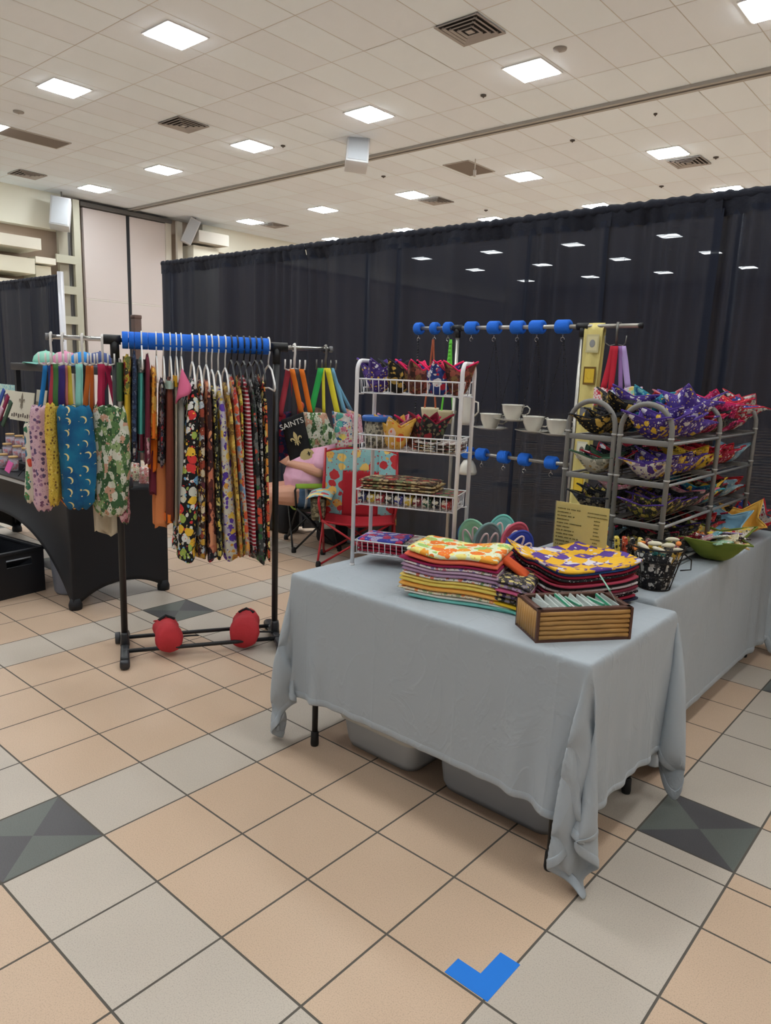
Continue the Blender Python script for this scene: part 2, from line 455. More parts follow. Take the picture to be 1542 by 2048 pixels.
# framing and cream beam right of the panels
XR = X0 + .35
root = thing('white_column', 'slim white column right of the partition panels', 'column', (XR, PX(349, 480, XR).y, 0))
ya, yb = PX(338, 480, XR).y, PX(349, 480, XR).y
mb = MB(); mb.box((XR, PX(358, 480, XR).y, 2.8), (.1, .17, 5.6)); mb.build('post', plain('white_post', (214, 208, 196), .7), root)
mb = MB(); mb.box((XR - .15, PX(341, 480, XR).y, 2.8), (.1, .18, 5.6)); mb.build('side_post', plain('white_post', (214, 208, 196), .7), root)
a = PX(398, 458, X0 + .9); b = PX(458, 492, X0 + .9)
mb = MB(); mb.box((X0 + .45, (a.y + b.y) / 2, (a.z + b.z) / 2 - .02), (.9, b.y - a.y, a.z - b.z))
struct('trim_11', mb, plain('duct_box', (196, 190, 180), .8), label='boxed cream duct under the ceiling right of the white column')
a = PX(383, 490, X0 + .5); b = PX(434, 560, X0 + .5)
mb = MB(); mb.box((X0 + .3, (a.y + b.y) / 2, a.z / 2), (.6, b.y - a.y, a.z)); struct('trim_12', mb, wall_c, label='cream pier showing above the drape below the duct')

# ------------------------------------------------------------------ wall speakers (tilted white boxes) and the hanging one
sp_m = plain('speaker_white', (200, 200, 202), .6); sp_g = plain('speaker_grille', (186, 190, 195), .8, bump=.2, bscale=400)
def speaker(label, c, w, h, d, R, group=None, rod=0.4):
    c = Vector(c)
    root = thing('speaker', label, 'speaker', c, group)
    mb = MB(); mb.box(c, (w, d, h), R, bev=.01); mb.build('cabinet', sp_m, root)
    mb = MB(); mb.box(c + R @ Vector((0, -d / 2 - .004, 0)), (w * .84, .012, h * .90), R); mb.build('grille', sp_g, root)
    mb = MB(); t = c + R @ Vector((0, d * .25, h / 2))
    mb.tube([t, (t.x, t.y, CZ)], .02, 8); mb.build('mounting_rod', plain('rod_grey', (120, 118, 114), .5), root)
    return root
# direction to the viewer is about (+x,-y)
c0 = PY(715, 299, 9.3)
speaker('white loudspeaker hanging alone from the ceiling in front of the track', c0, .41, .72, .35, rotm(-20, 4, 47))
speaker('white loudspeaker high on the steel column at the left', PX(121, 428, X0 + .75), .46, .72, .4, rotm(-12, 5, 60), 'loudspeakers on the left wall')
speaker('tilted white loudspeaker beside the slim white column', PX(381, 463, X0 + .8), .30, .72, .35, rotm(5, 24, 62), 'loudspeakers on the left wall')

# ------------------------------------------------------------------ ceiling fittings
frame_m = plain('light_frame', (225, 225, 225), .5)
pan = emissive('panel_light', PANEL_RGB, LIGHT_E)
rows = [(4.83, -0.42), (8.42, -0.33), (13.08, -0.17), (16.42, -0.07), (20.87, 0.05), (24.2, 0.15), (28.0, 0.25), (1.25, -0.5), (-2.3, -0.55)]
def ceiling_light():
    root = thing('ceiling_light', 'x', 'ceiling light', (0, 0, CZ))
    mb = MB()
    for sx in (-1, 1): mb.box((sx * .29, 0, CZ - .008), (.03, .61, .014)); mb.box((0, sx * .29, CZ - .008), (.55, .03, .014))
    mb.build('frame', frame_m, root)
    mb = MB(); mb.box((0, 0, CZ - .013), (.55, .55, .024)); mb.build('diffuser', pan, root)  # deepened below the tiles so its glowing sides brighten the ceiling
    return root
proto = ceiling_light(); first = True
ordn = ['first', 'second', 'third', 'fourth', 'fifth', 'sixth', 'seventh', 'eighth', 'ninth']
rowname = {4.83: 'row nearest the viewer in the photo', 8.42: 'row just before the ceiling track', 13.08: 'row just beyond the ceiling track', 16.42: 'row along the top of the long drape',
           20.87: 'row highest through the black drape', 24.2: 'second row glimpsed through the drape', 28.0: 'last row glimpsed through the drape', 1.25: 'row above the booth tables', -2.3: 'row behind the viewer', -5.5: 'rearmost row behind the viewer'}
for (y, xo) in rows:
    n = 0
    for k in range(-2, 6):
        x = xo - 3.035 * k
        if x > X1 - .5 or x < X0 + .5: continue
        lab = 'panel light, %s from the right in the %s' % (ordn[n], rowname[y])
        o = proto if first else dup(proto)
        first = False
        o.location = (x, y, CZ); o['label'] = lab; o['group'] = 'square ceiling panel lights'; n += 1
# supply vents with stepped louvres
vm = plain('vent_metal', (170, 164, 160), .5); vd = plain('vent_dark', (52, 48, 46), .9)
def vent():
    root = thing('ceiling_vent', 'x', 'air vent', (0, 0, CZ), 'louvred ceiling vents')
    mb = MB(); mb.box((0, 0, CZ - .002), (.58, .58, .006)); mb.build('dark_throat', vd, root)
    for q, r in enumerate((.30, .235, .17, .10)):
        mb = MB()
        for s in (-1, 1):
            mb.box((s * r, 0, CZ - .014 - .006 * q), (.032, 2 * r + .03, .012), rotm(0, s * 25, 0)); mb.box((0, s * r, CZ - .014 - .006 * q), (2 * r + .03, .032, .012), rotm(-s * 25, 0, 0))
        mb.build('louvre', vm, root)
    mb = MB(); mb.box((0, 0, CZ - .03), (.09, .09, .012)); mb.build('centre_plate', vm, root)
    return root
vp = vent(); first = True
for (x, y, lab) in [(-3.36, 6.92, 'large square louvred vent near the top of the photo'), (-9.45, 6.92, 'louvred vent between the two middle left ceiling lights'), (-15.56, 6.84, 'louvred vent farthest left above the servery'),
                    (-3.1, 13.87, 'louvred vent right of the hall beyond the track'), (-9.16, 13.87, 'louvred vent beyond the track behind the middle light'), (-15.15, 13.8, 'farthest small louvred vent beyond the track')]:
    o = vp if first else dup(vp); first = False
    o.location = (x, y, CZ); o['label'] = lab
gm = plain('grille_brown', (128, 118, 110), .8, bump=.3, bscale=300)
for (x, y, lab) in [(-12.6, 5.7, 'flat grey return grille in the ceiling at the left'), (-6.85, 11.95, 'flat brown return grille in the ceiling past the track')]:
    root = thing('return_grille', lab, 'air vent', (x, y, CZ), 'flat ceiling return grilles')
    mb = MB(); mb.box((x, y, CZ - .006), (.6, 1.15 if x < -10 else .95, .012)); mb.build('grille_plate', gm, root)
    mb = MB(); hh = .575 if x < -10 else .475
    for s in (-1, 1): mb.box((x + s * .305, y, CZ - .008), (.02, 2 * hh + .02, .016)); mb.box((x, y + s * hh, CZ - .008), (.6, .02, .016))
    mb.build('edge_frame', plain('tframe', (190, 184, 178), .6), root)
    if x > -10:
        mb = MB(); p = PZ(951, 318, CZ)
        q = bpy.data.objects; mb.tube([(p.x, p.y, CZ), (p.x, p.y, CZ - .22)], .012, 6); mb.tube([(p.x, p.y, CZ - .2), (p.x, p.y, CZ - .32)], .03, 8)
        o = mb.build('pendant', plain('sprinkler_white', (210, 205, 198), .5), None, loc=(p.x, p.y, CZ)); tag(o, 'thin white pendant hanging beside the brown return grille', 'pendant')
for n, (u, v, r, lab) in enumerate([(1120, 97, .09, 'small round recessed speaker near the large vent'), (967, 190, .045, 'dark sprinkler head left of the bright right light'), (1145, 280, .045, 'dark sprinkler head beyond the track at right'), (1311, 227, .03, 'small sprinkler head close beyond the track'),
        (1432, 314, .05, 'sprinkler head right of the small vent'), (37, 223, .09, 'faint round recessed speaker at the far left'), (566, 291, .045, 'sprinkler head right of the middle left light'), (1323, 372, .05, 'sprinkler head just above the drape at right'), (972, 420, .05, 'sprinkler head above the drape near the middle'), (767, 352, .05, 'sprinkler head below the hanging speaker')]):
    p = PZ(u, v, CZ)
    mb = MB(); mb.lathe([(r, 0), (r * .95, -.02), (r * .4, -.03), (.001, -.05)], (p.x, p.y, CZ + .003), 14)
    tag(mb.build('sprinkler', plain('sprinkler_dark', (84, 78, 74), .5) if r < .06 else plain('round_speaker', (160, 155, 150), .6), None, loc=(p.x, p.y, CZ)), lab, 'ceiling fitting', 'small ceiling fittings')

# ------------------------------------------------------------------ black pipe-and-drape
def drape_mat():
    m, N, L, b = new_mat('sheer_black_drape')
    b.inputs['Base Color'].default_value = srgb((38, 42, 55)); b.inputs['Roughness'].default_value = .6
    b.inputs['Specular IOR Level'].default_value = .12
    tr = N.new('ShaderNodeBsdfTransparent'); tr.inputs[0].default_value = (1, 1, 1, 1)
    mx = N.new('ShaderNodeMixShader')
    tc = N.new('ShaderNodeTexCoord'); w = N.new('ShaderNodeTexWave'); w.bands_direction = 'Z'; w.inputs['Scale'].default_value = 18
    w.inputs['Distortion'].default_value = 2
    L.new(tc.outputs['Object'], w.inputs['Vector'])
    mr = N.new('ShaderNodeMapRange'); mr.inputs[3].default_value = .012; mr.inputs[4].default_value = .040
    L.new(w.outputs['Fac'], mr.inputs[0]); L.new(mr.outputs[0], mx.inputs[0])
    L.new(b.outputs[0], mx.inputs[1]); L.new(tr.outputs[0], mx.inputs[2])
    L.new(mx.outputs[0], N['Material Output'].inputs[0])
    MATS['sheer'] = m
    return m
DR = drape_mat(); DRH = plain('drape_header', (28, 31, 43), .9, bump=.4, bscale=50)
pipe_m = plain('pipe_aluminium', (170, 170, 172), .35, .9)
YD = 3.7; HD = 2.68
def drape(xa, xb, label, seed, h=HD, y=YD, gap=0.0):
    r = random.Random(seed)
    root = thing('black_drape', label, 'drape', ((xa + xb) / 2, y, 0), 'black pipe and drape panels')
    W = xb - xa; n = int(W / .012)
    ph = [r.uniform(0, 6.28) for _ in range(6)]; fr = [r.uniform(9, 13), r.uniform(17, 24), r.uniform(33, 44), r.uniform(3, 5)]
    def off(x, t):
        a = .3 + .7 * (1 - t)
        s = math.sin(fr[0] * x + ph[0] + .5 * math.sin(fr[3] * x + ph[3])) * .042 + math.sin(fr[1] * x + ph[1]) * .018 + math.sin(fr[2] * x + ph[2] + t * 2) * .006
        s += .5 * math.sin(fr[3] * x + ph[4]) * .03
        bunch = max(0, math.sin(fr[3] * .8 * x + ph[5])) ** 3
        s += bunch * .034 * math.sin(52 * x + ph[1])
        return s * (.55 + .45 * (1 - t))
    def fn(u, v):
        x = xa + W * u; z = .02 + (h - .10 - .02) * v
        return (x + .012 * math.sin(5 * x + 3 * v), y + off(x, v), z)
    mb = MB(); mb.surf(fn, n, 26); mb.build('curtain', DR, root)
    def fh(u, v):   # pocket wrapped over the pipe
        x = xa + W * u; a = -math.pi * .5 + 2 * math.pi * v
        rr = .030 + .003 * math.sin(46 * x + ph[2]) + .0025 * math.sin(91 * x + ph[1])
        return (x, y + rr * math.cos(a) * .9, h - .03 + rr * math.sin(a) + .002 * math.sin(70 * x))
    mb = MB(); mb.surf(fh, n, 10)
    mb.surf(lambda u, v: (xa + W * u, y + off(xa + W * u, 1) * (1 - v) - .02 * v - .006 * math.sin(70 * (xa + W * u)) * (1 - v), h - .14 + .10 * v), n, 3)
    mb.build('rod_pocket', DRH, root)
    return root
drape(-5.11, -2.742, 'black drape panel behind the clothes rack, leftmost of the long run', 1)
drape(-2.728, -1.60, 'black drape panel between the two bright gaps, behind the seated person', 2)
drape(-1.63, -0.39, 'black drape panel behind the white wire rack and first rod clips', 3)
drape(-0.43, 0.21, 'narrow black drape panel behind the hanging teacups', 4)
drape(0.17, 0.90, 'black drape panel behind the yellow hanging towel', 5)
drape(0.85, 2.9, 'black drape panel at the right edge behind the shelf racks', 6)
root = thing('drape_frame', 'metal upright and cross pipe that carry the long black drape', 'drape frame', (-5.11, YD, 0))
mb = MB(); mb.tube([(-5.08, YD, HD - .03), (2.9, YD, HD - .03)], .019, 8); mb.build('cross_pipe', pipe_m, root)
for x in (-5.09, -2.05, .98):
    mb = MB(); mb.tube([(x, YD + .09, .01), (x, YD + .09, HD - .02)], .022, 10); mb.build('upright', pipe_m, root)
    mb = MB(); mb.box((x, YD + .1, .008), (.4, .4, .012), bev=.004); mb.build('base_plate', pipe_m, root)
# neighbour booth's drape far left
drape(-13.0, -7.65, 'black drape at the far left behind the neighbouring stall', 9)
root = thing('drape_frame', 'pale upright pole at the right end of the far left drape', 'drape frame', (-7.58, YD, 0))
mb = MB(); mb.tube([(-7.58, YD, .01), (-7.58, YD, HD + .03)], .04, 12); mb.build('upright', plain('pole_pale', (206, 206, 212), .4, .3), root)
mb = MB(); mb.box((-7.58, YD, .008), (.4, .4, .012), bev=.004); mb.build('base_plate', pipe_m, root)
# brown signpost top that shows above the blue foam
p = PY(272, 630, 5.2)
root = thing('wooden_post', 'brown square wooden post in the aisle behind the blue foam rail', 'post', (p.x, p.y, 0))
mb = MB(); mb.box((p.x, p.y, p.z / 2 - .02), (.115, .115, p.z - .04), bev=.004); mb.build('shaft', plain('post_brown', (92, 70, 62), .6, var=.15), root)
mb = MB(); mb.box((p.x, p.y, p.z - .03), (.13, .13, .06), bev=.012); mb.build('cap', plain('post_brown', (92, 70, 62), .6), root)

# ------------------------------------------------------------------ draped cloths, relaxed with a small mass-spring solver
def cloth_sim(cx, cy, tx, ty, top, ov, h=.032, steps=420, iters=12, seed=1, ymax=None, ymin=None, nudge=0.0):
    """rectangular cloth laid over a tx x ty table at (cx,cy); ov = overhang (xm,xp,ym,yp)"""
    rs = np.random.RandomState(seed)
    def axis(t, a, b):
        na, nb = int(round(a / h)), int(round(b / h)); mid = np.linspace(-t / 2, t / 2, int(round(t / h)) + 1); mid = np.concatenate([[mid[0]], [mid[0] + .010], mid[1:-1], [mid[-1] - .010], [mid[-1]]])
        return np.concatenate([-t / 2 - np.arange(na, 0, -1) * (a / na), [-t / 2 - .011], mid, [t / 2 + .011], t / 2 + np.arange(1, nb + 1) * (b / nb)])
    xs_ = axis(tx, ov[0], ov[1]); ys_ = axis(ty, ov[2], ov[3])
    nx, ny = len(xs_), len(ys_)
    P = np.zeros((nx, ny, 3)); P[..., 0] = xs_[:, None]; P[..., 1] = ys_[None, :]
    P[..., 2] = top + .004
    rx, ry = tx / 2 + .001, ty / 2 + .001
    pin = (np.abs(P[..., 0]) <= rx) & (np.abs(P[..., 1]) <= ry)
    # start partly hung so that it settles quickly
    ex = np.maximum(0, np.abs(P[..., 0]) - tx / 2); ey = np.maximum(0, np.abs(P[..., 1]) - ty / 2)
    e = np.maximum(ex, ey); k = np.hypot(ex, ey)
    start = P.copy()
    fx = np.where(ex > 0, np.sign(P[..., 0]) * (tx / 2 + .30 * ex), P[..., 0]); fy = np.where(ey > 0, np.sign(P[..., 1]) * (ty / 2 + .30 * ey), P[..., 1])
    start[..., 0] = fx; start[..., 1] = fy; start[..., 2] = np.maximum(.02, top + .004 - .93 * k)
    Q0 = P.copy(); P = start; P[pin] = Q0[pin]
    P[~pin] += rs.normal(0, .004, P.shape)[~pin]
    Q = P.copy(); W = np.where(pin, 0.0, 1.0)
    def con(A, B, L, st):
        d = P[B] - P[A]; ln = np.sqrt((d * d).sum(-1)) + 1e-9
        wa, wb = W[A], W[B]; ws = wa + wb; ws = np.where(ws == 0, 1, ws)
        c = ((ln - L) / ln * st / ws)[..., None] * d
        P[A] += c * wa[..., None]; P[B] -= c * wb[..., None]
    sl = slice
    C = []
    for k0 in (0, 1):
        n = (nx - 1 - k0 + 1) // 2
        C.append(((sl(k0, nx - 1, 2), sl(None)), (sl(k0 + 1, nx, 2), sl(None)), h, 1.0))
        C.append(((sl(None), sl(k0, ny - 1, 2)), (sl(None), sl(k0 + 1, ny, 2)), h, 1.0))
        C.append(((sl(k0, nx - 1, 2), sl(0, ny - 1)), (sl(k0 + 1, nx, 2), sl(1, ny)), h * 1.414, .25))
        C.append(((sl(k0, nx - 1, 2), sl(1, ny)), (sl(k0 + 1, nx, 2), sl(0, ny - 1)), h * 1.414, .25))
    for k0 in (0, 1, 2, 3):
        C.append(((sl(k0, nx - 2, 4), sl(None)), (sl(k0 + 2, nx, 4), sl(None)), 2 * h, .02))
        C.append(((sl(None), sl(k0, ny - 2, 4)), (sl(None), sl(k0 + 2, ny, 4)), 2 * h, .02))
    C2 = []
    for A, B, L_, st in C:
        a = P[A].shape[:2]; b = P[B].shape[:2]
        m = (min(a[0], b[0]), min(a[1], b[1]))
        def cut(s_, m_):
            r_ = []
            for ax in (0, 1):
                s0 = s_[ax]; st0 = s0.step or 1; beg = s0.start or 0
                r_.append(slice(beg, beg + (m_[ax] - 1) * st0 + 1, st0))
            return tuple(r_)
        ca, cb = cut(A, m), cut(B, m); C2.append((ca, cb, np.sqrt(((Q0[cb] - Q0[ca]) ** 2).sum(-1)), st))
    dt2 = 9.8 * (1 / 70.) ** 2
    for it in range(steps):
        vel = (P - Q) * .955
        if it < 60: vel += rs.normal(0, .0006, P.shape)
        Q = P.copy()
        P = P + vel * W[..., None]; P[..., 2] -= dt2 * W
        for q in range(iters):
            for A, B, L_, st in C2: con(A, B, L_, st)
            if q % 3 == 2:
                x, y, z = P[..., 0], P[..., 1], P[..., 2]
                m = .006
                dx = tx / 2 + m - np.abs(x); dy = ty / 2 + m - np.abs(y)
                ins = (dx > 0) & (dy > 0) & (z < top + .002)
                dz = top + .002 - z
                up = ins & (dz < np.minimum(dx, dy)) & (dz < .03)
                sx = ins & ~up & (dx < dy); sy = ins & ~up & ~(dx < dy)
                z[up] = top + .002
                x[sx] = (np.sign(x) * (tx / 2 + m))[sx]; y[sy] = (np.sign(y) * (ty / 2 + m))[sy]
                fl = z < .006; z[fl] = .006
                if ymax is not None: y[y > ymax] = ymax
                if ymin is not None: y[y < ymin] = ymin
                P[fl] = P[fl] * .3 + np.stack([Q[..., 0], Q[..., 1], P[..., 2]], -1)[fl] * .7
                P[pin] = Q0[pin]
    P = P + np.array([cx, cy, 0])
    return P
def cloth_mesh(P, name, mat, label, cat, hem=True):
    nx, ny = P.shape[:2]
    mb = MB(); vs = [tuple(p) for p in P.reshape(-1, 3)]
    fs = []
    mis = []
    for i in range(nx - 1):
        for j in range(ny - 1):
            fs.append((i * ny + j, (i + 1) * ny + j, (i + 1) * ny + j + 1, i * ny + j + 1))
    mb.add(vs, fs, True)
    o = mb.build(name, mat, None, loc=tuple(P.mean(axis=(0, 1)) * [1, 1, 0]), solid=.003, subd=1)
    tag(o, label, cat)
    hm = MB(); fs2 = [f for q, f in enumerate(fs) if (q // (ny - 1)) in (0, nx - 2) or (q % (ny - 1)) in (0, ny - 2)]
    used = sorted({i for f in fs2 for i in f}); mp = {a: b for b, a in enumerate(used)}
    hm.add([vs[a] for a in used], [tuple(mp[i] for i in f) for f in fs2], True)
    hm.build('hem', mat, o, solid=.0075, subd=1)
    return o
def grey_cloth():
    m, N, L, b = new_mat('grey_tablecloth')
    b.inputs['Base Color'].default_value = srgb((170, 178, 184)); b.inputs['Roughness'].default_value = .75
    b.inputs['Sheen Weight'].default_value = .05
    tc = N.new('ShaderNodeTexCoord')
    n1 = N.new('ShaderNodeTexNoise'); n1.inputs['Scale'].default_value = 6; n1.inputs['Detail'].default_value = 4; n1.inputs['Distortion'].default_value = .8
    mp = N.new('ShaderNodeMapping'); mp.inputs['Scale'].default_value = (1, 1, .55)
    L.new(tc.outputs['Object'], mp.inputs['Vector']); L.new(mp.outputs[0], n1.inputs['Vector'])
    n2 = N.new('ShaderNodeTexVoronoi'); n2.feature = 'DISTANCE_TO_EDGE'; n2.inputs['Scale'].default_value = 5
    L.new(n1.outputs['Color'], mp.inputs['Location']) if False else None
    ad = N.new('ShaderNodeVectorMath'); ad.operation = 'MULTIPLY_ADD'; ad.inputs[1].default_value = (.5, .5, .5)
    L.new(n1.outputs['Color'], ad.inputs[0]); L.new(mp.outputs[0], ad.inputs[2]); L.new(ad.outputs[0], n2.inputs['Vector'])
    mr = N.new('ShaderNodeMapRange'); mr.inputs[2].default_value = .10; mr.inputs[3].default_value = 1; mr.inputs[4].default_value = 0
    L.new(n2.outputs['Distance'], mr.inputs[0])
    mt = N.new('ShaderNodeMath'); mt.operation = 'MULTIPLY_ADD'; mt.inputs[1].default_value = .22
    L.new(mr.outputs[0], mt.inputs[0]); L.new(n1.outputs['Fac'], mt.inputs[2])
    sx = N.new('ShaderNodeSeparateXYZ'); L.new(tc.outputs['Object'], sx.inputs[0]); last = mt.outputs[0]
    for ax_, per in ((0, .37), (1, .36)):       # pressed fold lines
        a1 = N.new('ShaderNodeMath'); a1.operation = 'MULTIPLY'; a1.inputs[1].default_value = 1 / per; L.new(sx.outputs[ax_], a1.inputs[0])
        a2 = N.new('ShaderNodeMath'); a2.operation = 'FRACT'; L.new(a1.outputs[0], a2.inputs[0])
        a3 = N.new('ShaderNodeMath'); a3.operation = 'SUBTRACT'; a3.inputs[1].default_value = .5; L.new(a2.outputs[0], a3.inputs[0])
        a4 = N.new('ShaderNodeMath'); a4.operation = 'ABSOLUTE'; L.new(a3.outputs[0], a4.inputs[0])
        a5 = N.new('ShaderNodeMapRange'); a5.inputs[2].default_value = .022; a5.inputs[3].default_value = .35; a5.inputs[4].default_value = 0; L.new(a4.outputs[0], a5.inputs[0])
        a6 = N.new('ShaderNodeMath'); a6.operation = 'ADD'; L.new(a5.outputs[0], a6.inputs[0]); L.new(last, a6.inputs[1]); last = a6.outputs[0]
    mt = a6
    bp = N.new('ShaderNodeBump'); bp.inputs['Strength'].default_value = .34; bp.inputs['Distance'].default_value = .012
    L.new(mt.outputs[0], bp.inputs['Height']); L.new(bp.outputs['Normal'], b.inputs['Normal'])
    MATS['grey_tablecloth'] = m; return m
GC = grey_cloth()
TT = .735
T1 = (.29, 1.59, .86, 1.56); T2 = (.74, 1.48, 1.64, 3.46)
def folding_table(x0, x1, y0, y1, label, longx, legs):
    root = thing('folding_table', label, 'table', ((x0 + x1) / 2, (y0 + y1) / 2, 0), 'folding tables under the grey cloths')
    mb = MB(); mb.box(((x0 + x1) / 2, (y0 + y1) / 2, TT - .028), (x1 - x0 - .075, y1 - y0 - .075, .036), bev=.008)
    mb.build('tabletop', plain('table_plastic', (190, 190, 188), .5), root)
    for (x, y) in legs:
        mb = MB(); mb.tube([(x, y, .03), (x, y, TT - .04)], .0125, 10); o = mb.build('leg', plain('leg_black', (24, 24, 26), .4), root)
        mb = MB(); mb.lathe([(.016, 0), (.018, .01), (.0165, .06), (.0125, .065)], (x, y, 0), 12); mb.build('foot_cap', plain('rubber_black', (16, 16, 17), .6), o)
    mb = MB()
    if longx:
        for x in sorted({l[0] for l in legs}): mb.tube([(x, y0 + .05, .36), (x, y1 - .05, .36)], .01, 8)
    else:
        for y in sorted({l[1] for l in legs}): mb.tube([(x0 + .05, y, .36), (x1 - .05, y, .36)], .01, 8)
    mb.build('cross_brace', plain('leg_black', (24, 24, 26), .4), root)
    return root
folding_table(*T1, 'front folding table with black legs under the nearer grey cloth', True, [(.392, .905), (.392, 1.50), (1.50, .895), (1.50, 1.50)])
folding_table(*T2, 'rear folding table under the farther grey cloth along the right', False, [(.80, 1.75), (1.42, 1.75), (.80, 3.36), (1.42, 3.36)])
P = cloth_sim((T1[0] + T1[1]) / 2, (T1[2] + T1[3]) / 2, T1[1] - T1[0], T1[3] - T1[2], TT, (.50, .50, .49, .40), seed=3, ymax=.388)
cloth_mesh(P, 'tablecloth', GC, 'grey tablecloth on the front table, hanging to the floor at its corners', 'tablecloth')
P = cloth_sim((T2[0] + T2[1]) / 2, (T2[2] + T2[3]) / 2, T2[1] - T2[0], T2[3] - T2[2], TT, (.30, .62, .45, .30), seed=5, ymin=-.945, h=.042)
cloth_mesh(P, 'tablecloth', GC, 'grey tablecloth on the rear table along the right side of the photo', 'tablecloth')

# ------------------------------------------------------------------ storage bins under the front table
def tote(name, label, x0, x1, y0, y1, h, mat, rim, lid=False, group=None):
    cx, cy = (x0 + x1) / 2, (y0 + y1) / 2
    root = thing(name, label, 'storage bin', (cx, cy, 0), group)
    W, D = x1 - x0, y1 - y0
    def loop(s, z, r=.05):
        pts = []
        for q in range(4):
            sx, sy = [(1, 1), (-1, 1), (-1, -1), (1, -1)][q]
            for k in range(5):
                a = math.pi / 2 * (q + k / 4)
                pts.append((cx + sx * (W / 2 * s - r) + r * math.cos(a), cy + sy * (D / 2 * s - r) + r * math.sin(a), z))
        return pts
    def stack(loops):
        mb = MB(); n = len(loops[0]); vs = [p for l in loops for p in l]; fs = []
        for i in range(len(loops) - 1):
            for k in range(n): fs.append((i * n + k, i * n + (k + 1) % n, (i + 1) * n + (k + 1) % n, (i + 1) * n + k))
        mb.add(vs, fs, True); return mb
    mb = stack([loop(.86, .004), loop(.90, .03), loop(.97, h - .02), loop(.975, h)])
    n = 20; mb.add(loop(.86, .004), [tuple(range(n))], False)
    mb.build('body', mat, root, solid=.004)
    mb = stack([loop(.975, h - .004), loop(1.0, h - .006), loop(1.005, h - .035), loop(1.02, h - .036), loop(1.02, h), loop(.985, h + .006), loop(.96, h), loop(.975, h - .004)])
    mb.build('rim', rim, root)
    mb = MB(); mb.box((cx, cy, .05), (W * .8, D * .8, .06), bev=.02); mb.build('contents', plain('bin_contents', (158, 160, 162), .9, var=.2), root)
    return root
def frosted(name, rgb, a):
    m = plain(name, rgb, .35); b = m.node_tree.nodes['Principled BSDF']; b.inputs['Transmission Weight'].default_value = 0; b.inputs['Alpha'].default_value = a
    return m
binm = frosted('bin_frosted', (186, 192, 196), .86)
tote('storage_bin', 'translucent storage bin with a white rim under the left half of the front table', .445, .86, .985, 1.42, .165, binm, plain('bin_rim', (212, 214, 210), .45), group='plastic bins under the front table')
tote('storage_bin', 'grey storage bin under the front table behind its right cloth corner', .93, 1.46, 1.00, 1.45, .23, plain('bin_grey', (150, 156, 162), .45), plain('bin_rim2', (160, 166, 170), .45), group='plastic bins under the front table')

# ------------------------------------------------------------------ blue tape corner on the floor
tp = MB()
c = Vector((1.634, .331, 0)); a = Vector((-1, 0, 0)); b_ = Vector((0, 1, 0))
w = .062; L1 = .135; L2 = .16
poly = [(0, 0), (L1, 0), (L1, w), (w, w), (w, L2), (0, L2)]
tp.extrude([(x, y) for x, y in poly], c, a, b_, Vector((0, 0, 1)), .0012)
tag(tp.build('tape_mark', plain('blue_tape', (18, 122, 222), .6), None, loc=c), 'L-shaped mark of blue tape on the tile joint in the foreground', 'tape')

# ------------------------------------------------------------------ the near garment rack
RA = Vector((-1.047, .855, 0)); RB = Vector((-.641, 1.562, 0)); RE = (RB - RA).normalized(); RN = Vector((RE.y, -RE.x, 0))
ZR = 1.665
def RP(t, n=0.0, z=ZR): return RA + RE * t + RN * n + Vector((0, 0, z))
def on_rod(u, v, n=0.0):
    """(t, z) of a surveyed point in the vertical plane that is n in front of the rod"""
    p = PP(u, v, RA + RN * n, RN); d = p - RA - RN * n
    return d.dot(RE), p.z
blk = plain('powder_black', (26, 26, 28), .45); chrome = plain('chrome', (215, 213, 210), .18, 1.0)
foam = plain('foam_blue', (30, 112, 226), .85, bump=.35, bscale=220); foam2 = plain('foam_slit', (14, 48, 110), .9)
LR = .815
root = thing('garment_rack', 'black rolling garment rack with blue foam tubes on its rail', 'garment rack', (RA + RE * .4))
mb = MB(); mb.tube([RP(-.31), RP(1.12)], .0115, 12); mb.build('rail', chrome, root, label='chrome extending rail')
for t, s in ((0, 1), (LR, -1)):
    mb = MB(); mb.tube([RP(t, 0, .06), RP(t, 0, ZR - .02)], .0175, 14); mb.build('upright', blk, root)
    mb = MB(); mb.tube([RP(t - .055, 0, ZR), RP(t + .03, 0, ZR)] if s > 0 else [RP(t - .035, 0, ZR), RP(t + .06, 0, ZR)], .024, 14)
    mb.tube([RP(t, 0, ZR - .09), RP(t, 0, ZR)], .022, 12); mb.build('corner_joint', plain('joint_black', (20, 20, 22), .5), root)
    # base bar with angled ends
    mb = MB()
    ct = RP(t, 0, .045)
    R = basis(RN, RE * -1 if False else Vector((-RN.y, RN.x, 0)), Vector((0, 0, 1)))
    mb.box(ct, (.42, .045, .04), R, bev=.012)
    for q in (-1, 1): mb.box(RP(t, q * .205, .026), (.07, .05, .05), R, bev=.015)
    mb.box(RP(t, 0, .085), (.07, .05, .08), R, taper=.75, bev=.012)
    mb.build('base_bar', plain('base_plastic', (38, 40, 44), .4), root)
    for q in (-1, 1):
        if (t, q) == (0, 1): continue
        mb = MB(); c = RP(t - s * .04, q * .17, .032)
        mb.tube([c - RE * .014, c + RE * .014], .032, 18); mb.build('caster', plain('caster_grey', (60, 62, 66), .45), root)
for n in (.105, -.105):
    mb = MB(); mb.tube([RP(-.01, n, .055), RP(LR + .01, n, .055)], .0115, 10); mb.build('base_rail', blk, root)
mb = MB(); mb.tube([RP(-.315), RP(-.30)], .017, 10); mb.build('end_plug', plain('plug_grey', (120, 120, 122), .5), root)
mb = MB(); mb.tube([RP(1.11), RP(1.125)], .017, 10); mb.build('end_plug', plain('plug_grey', (120, 120, 122), .5), root)
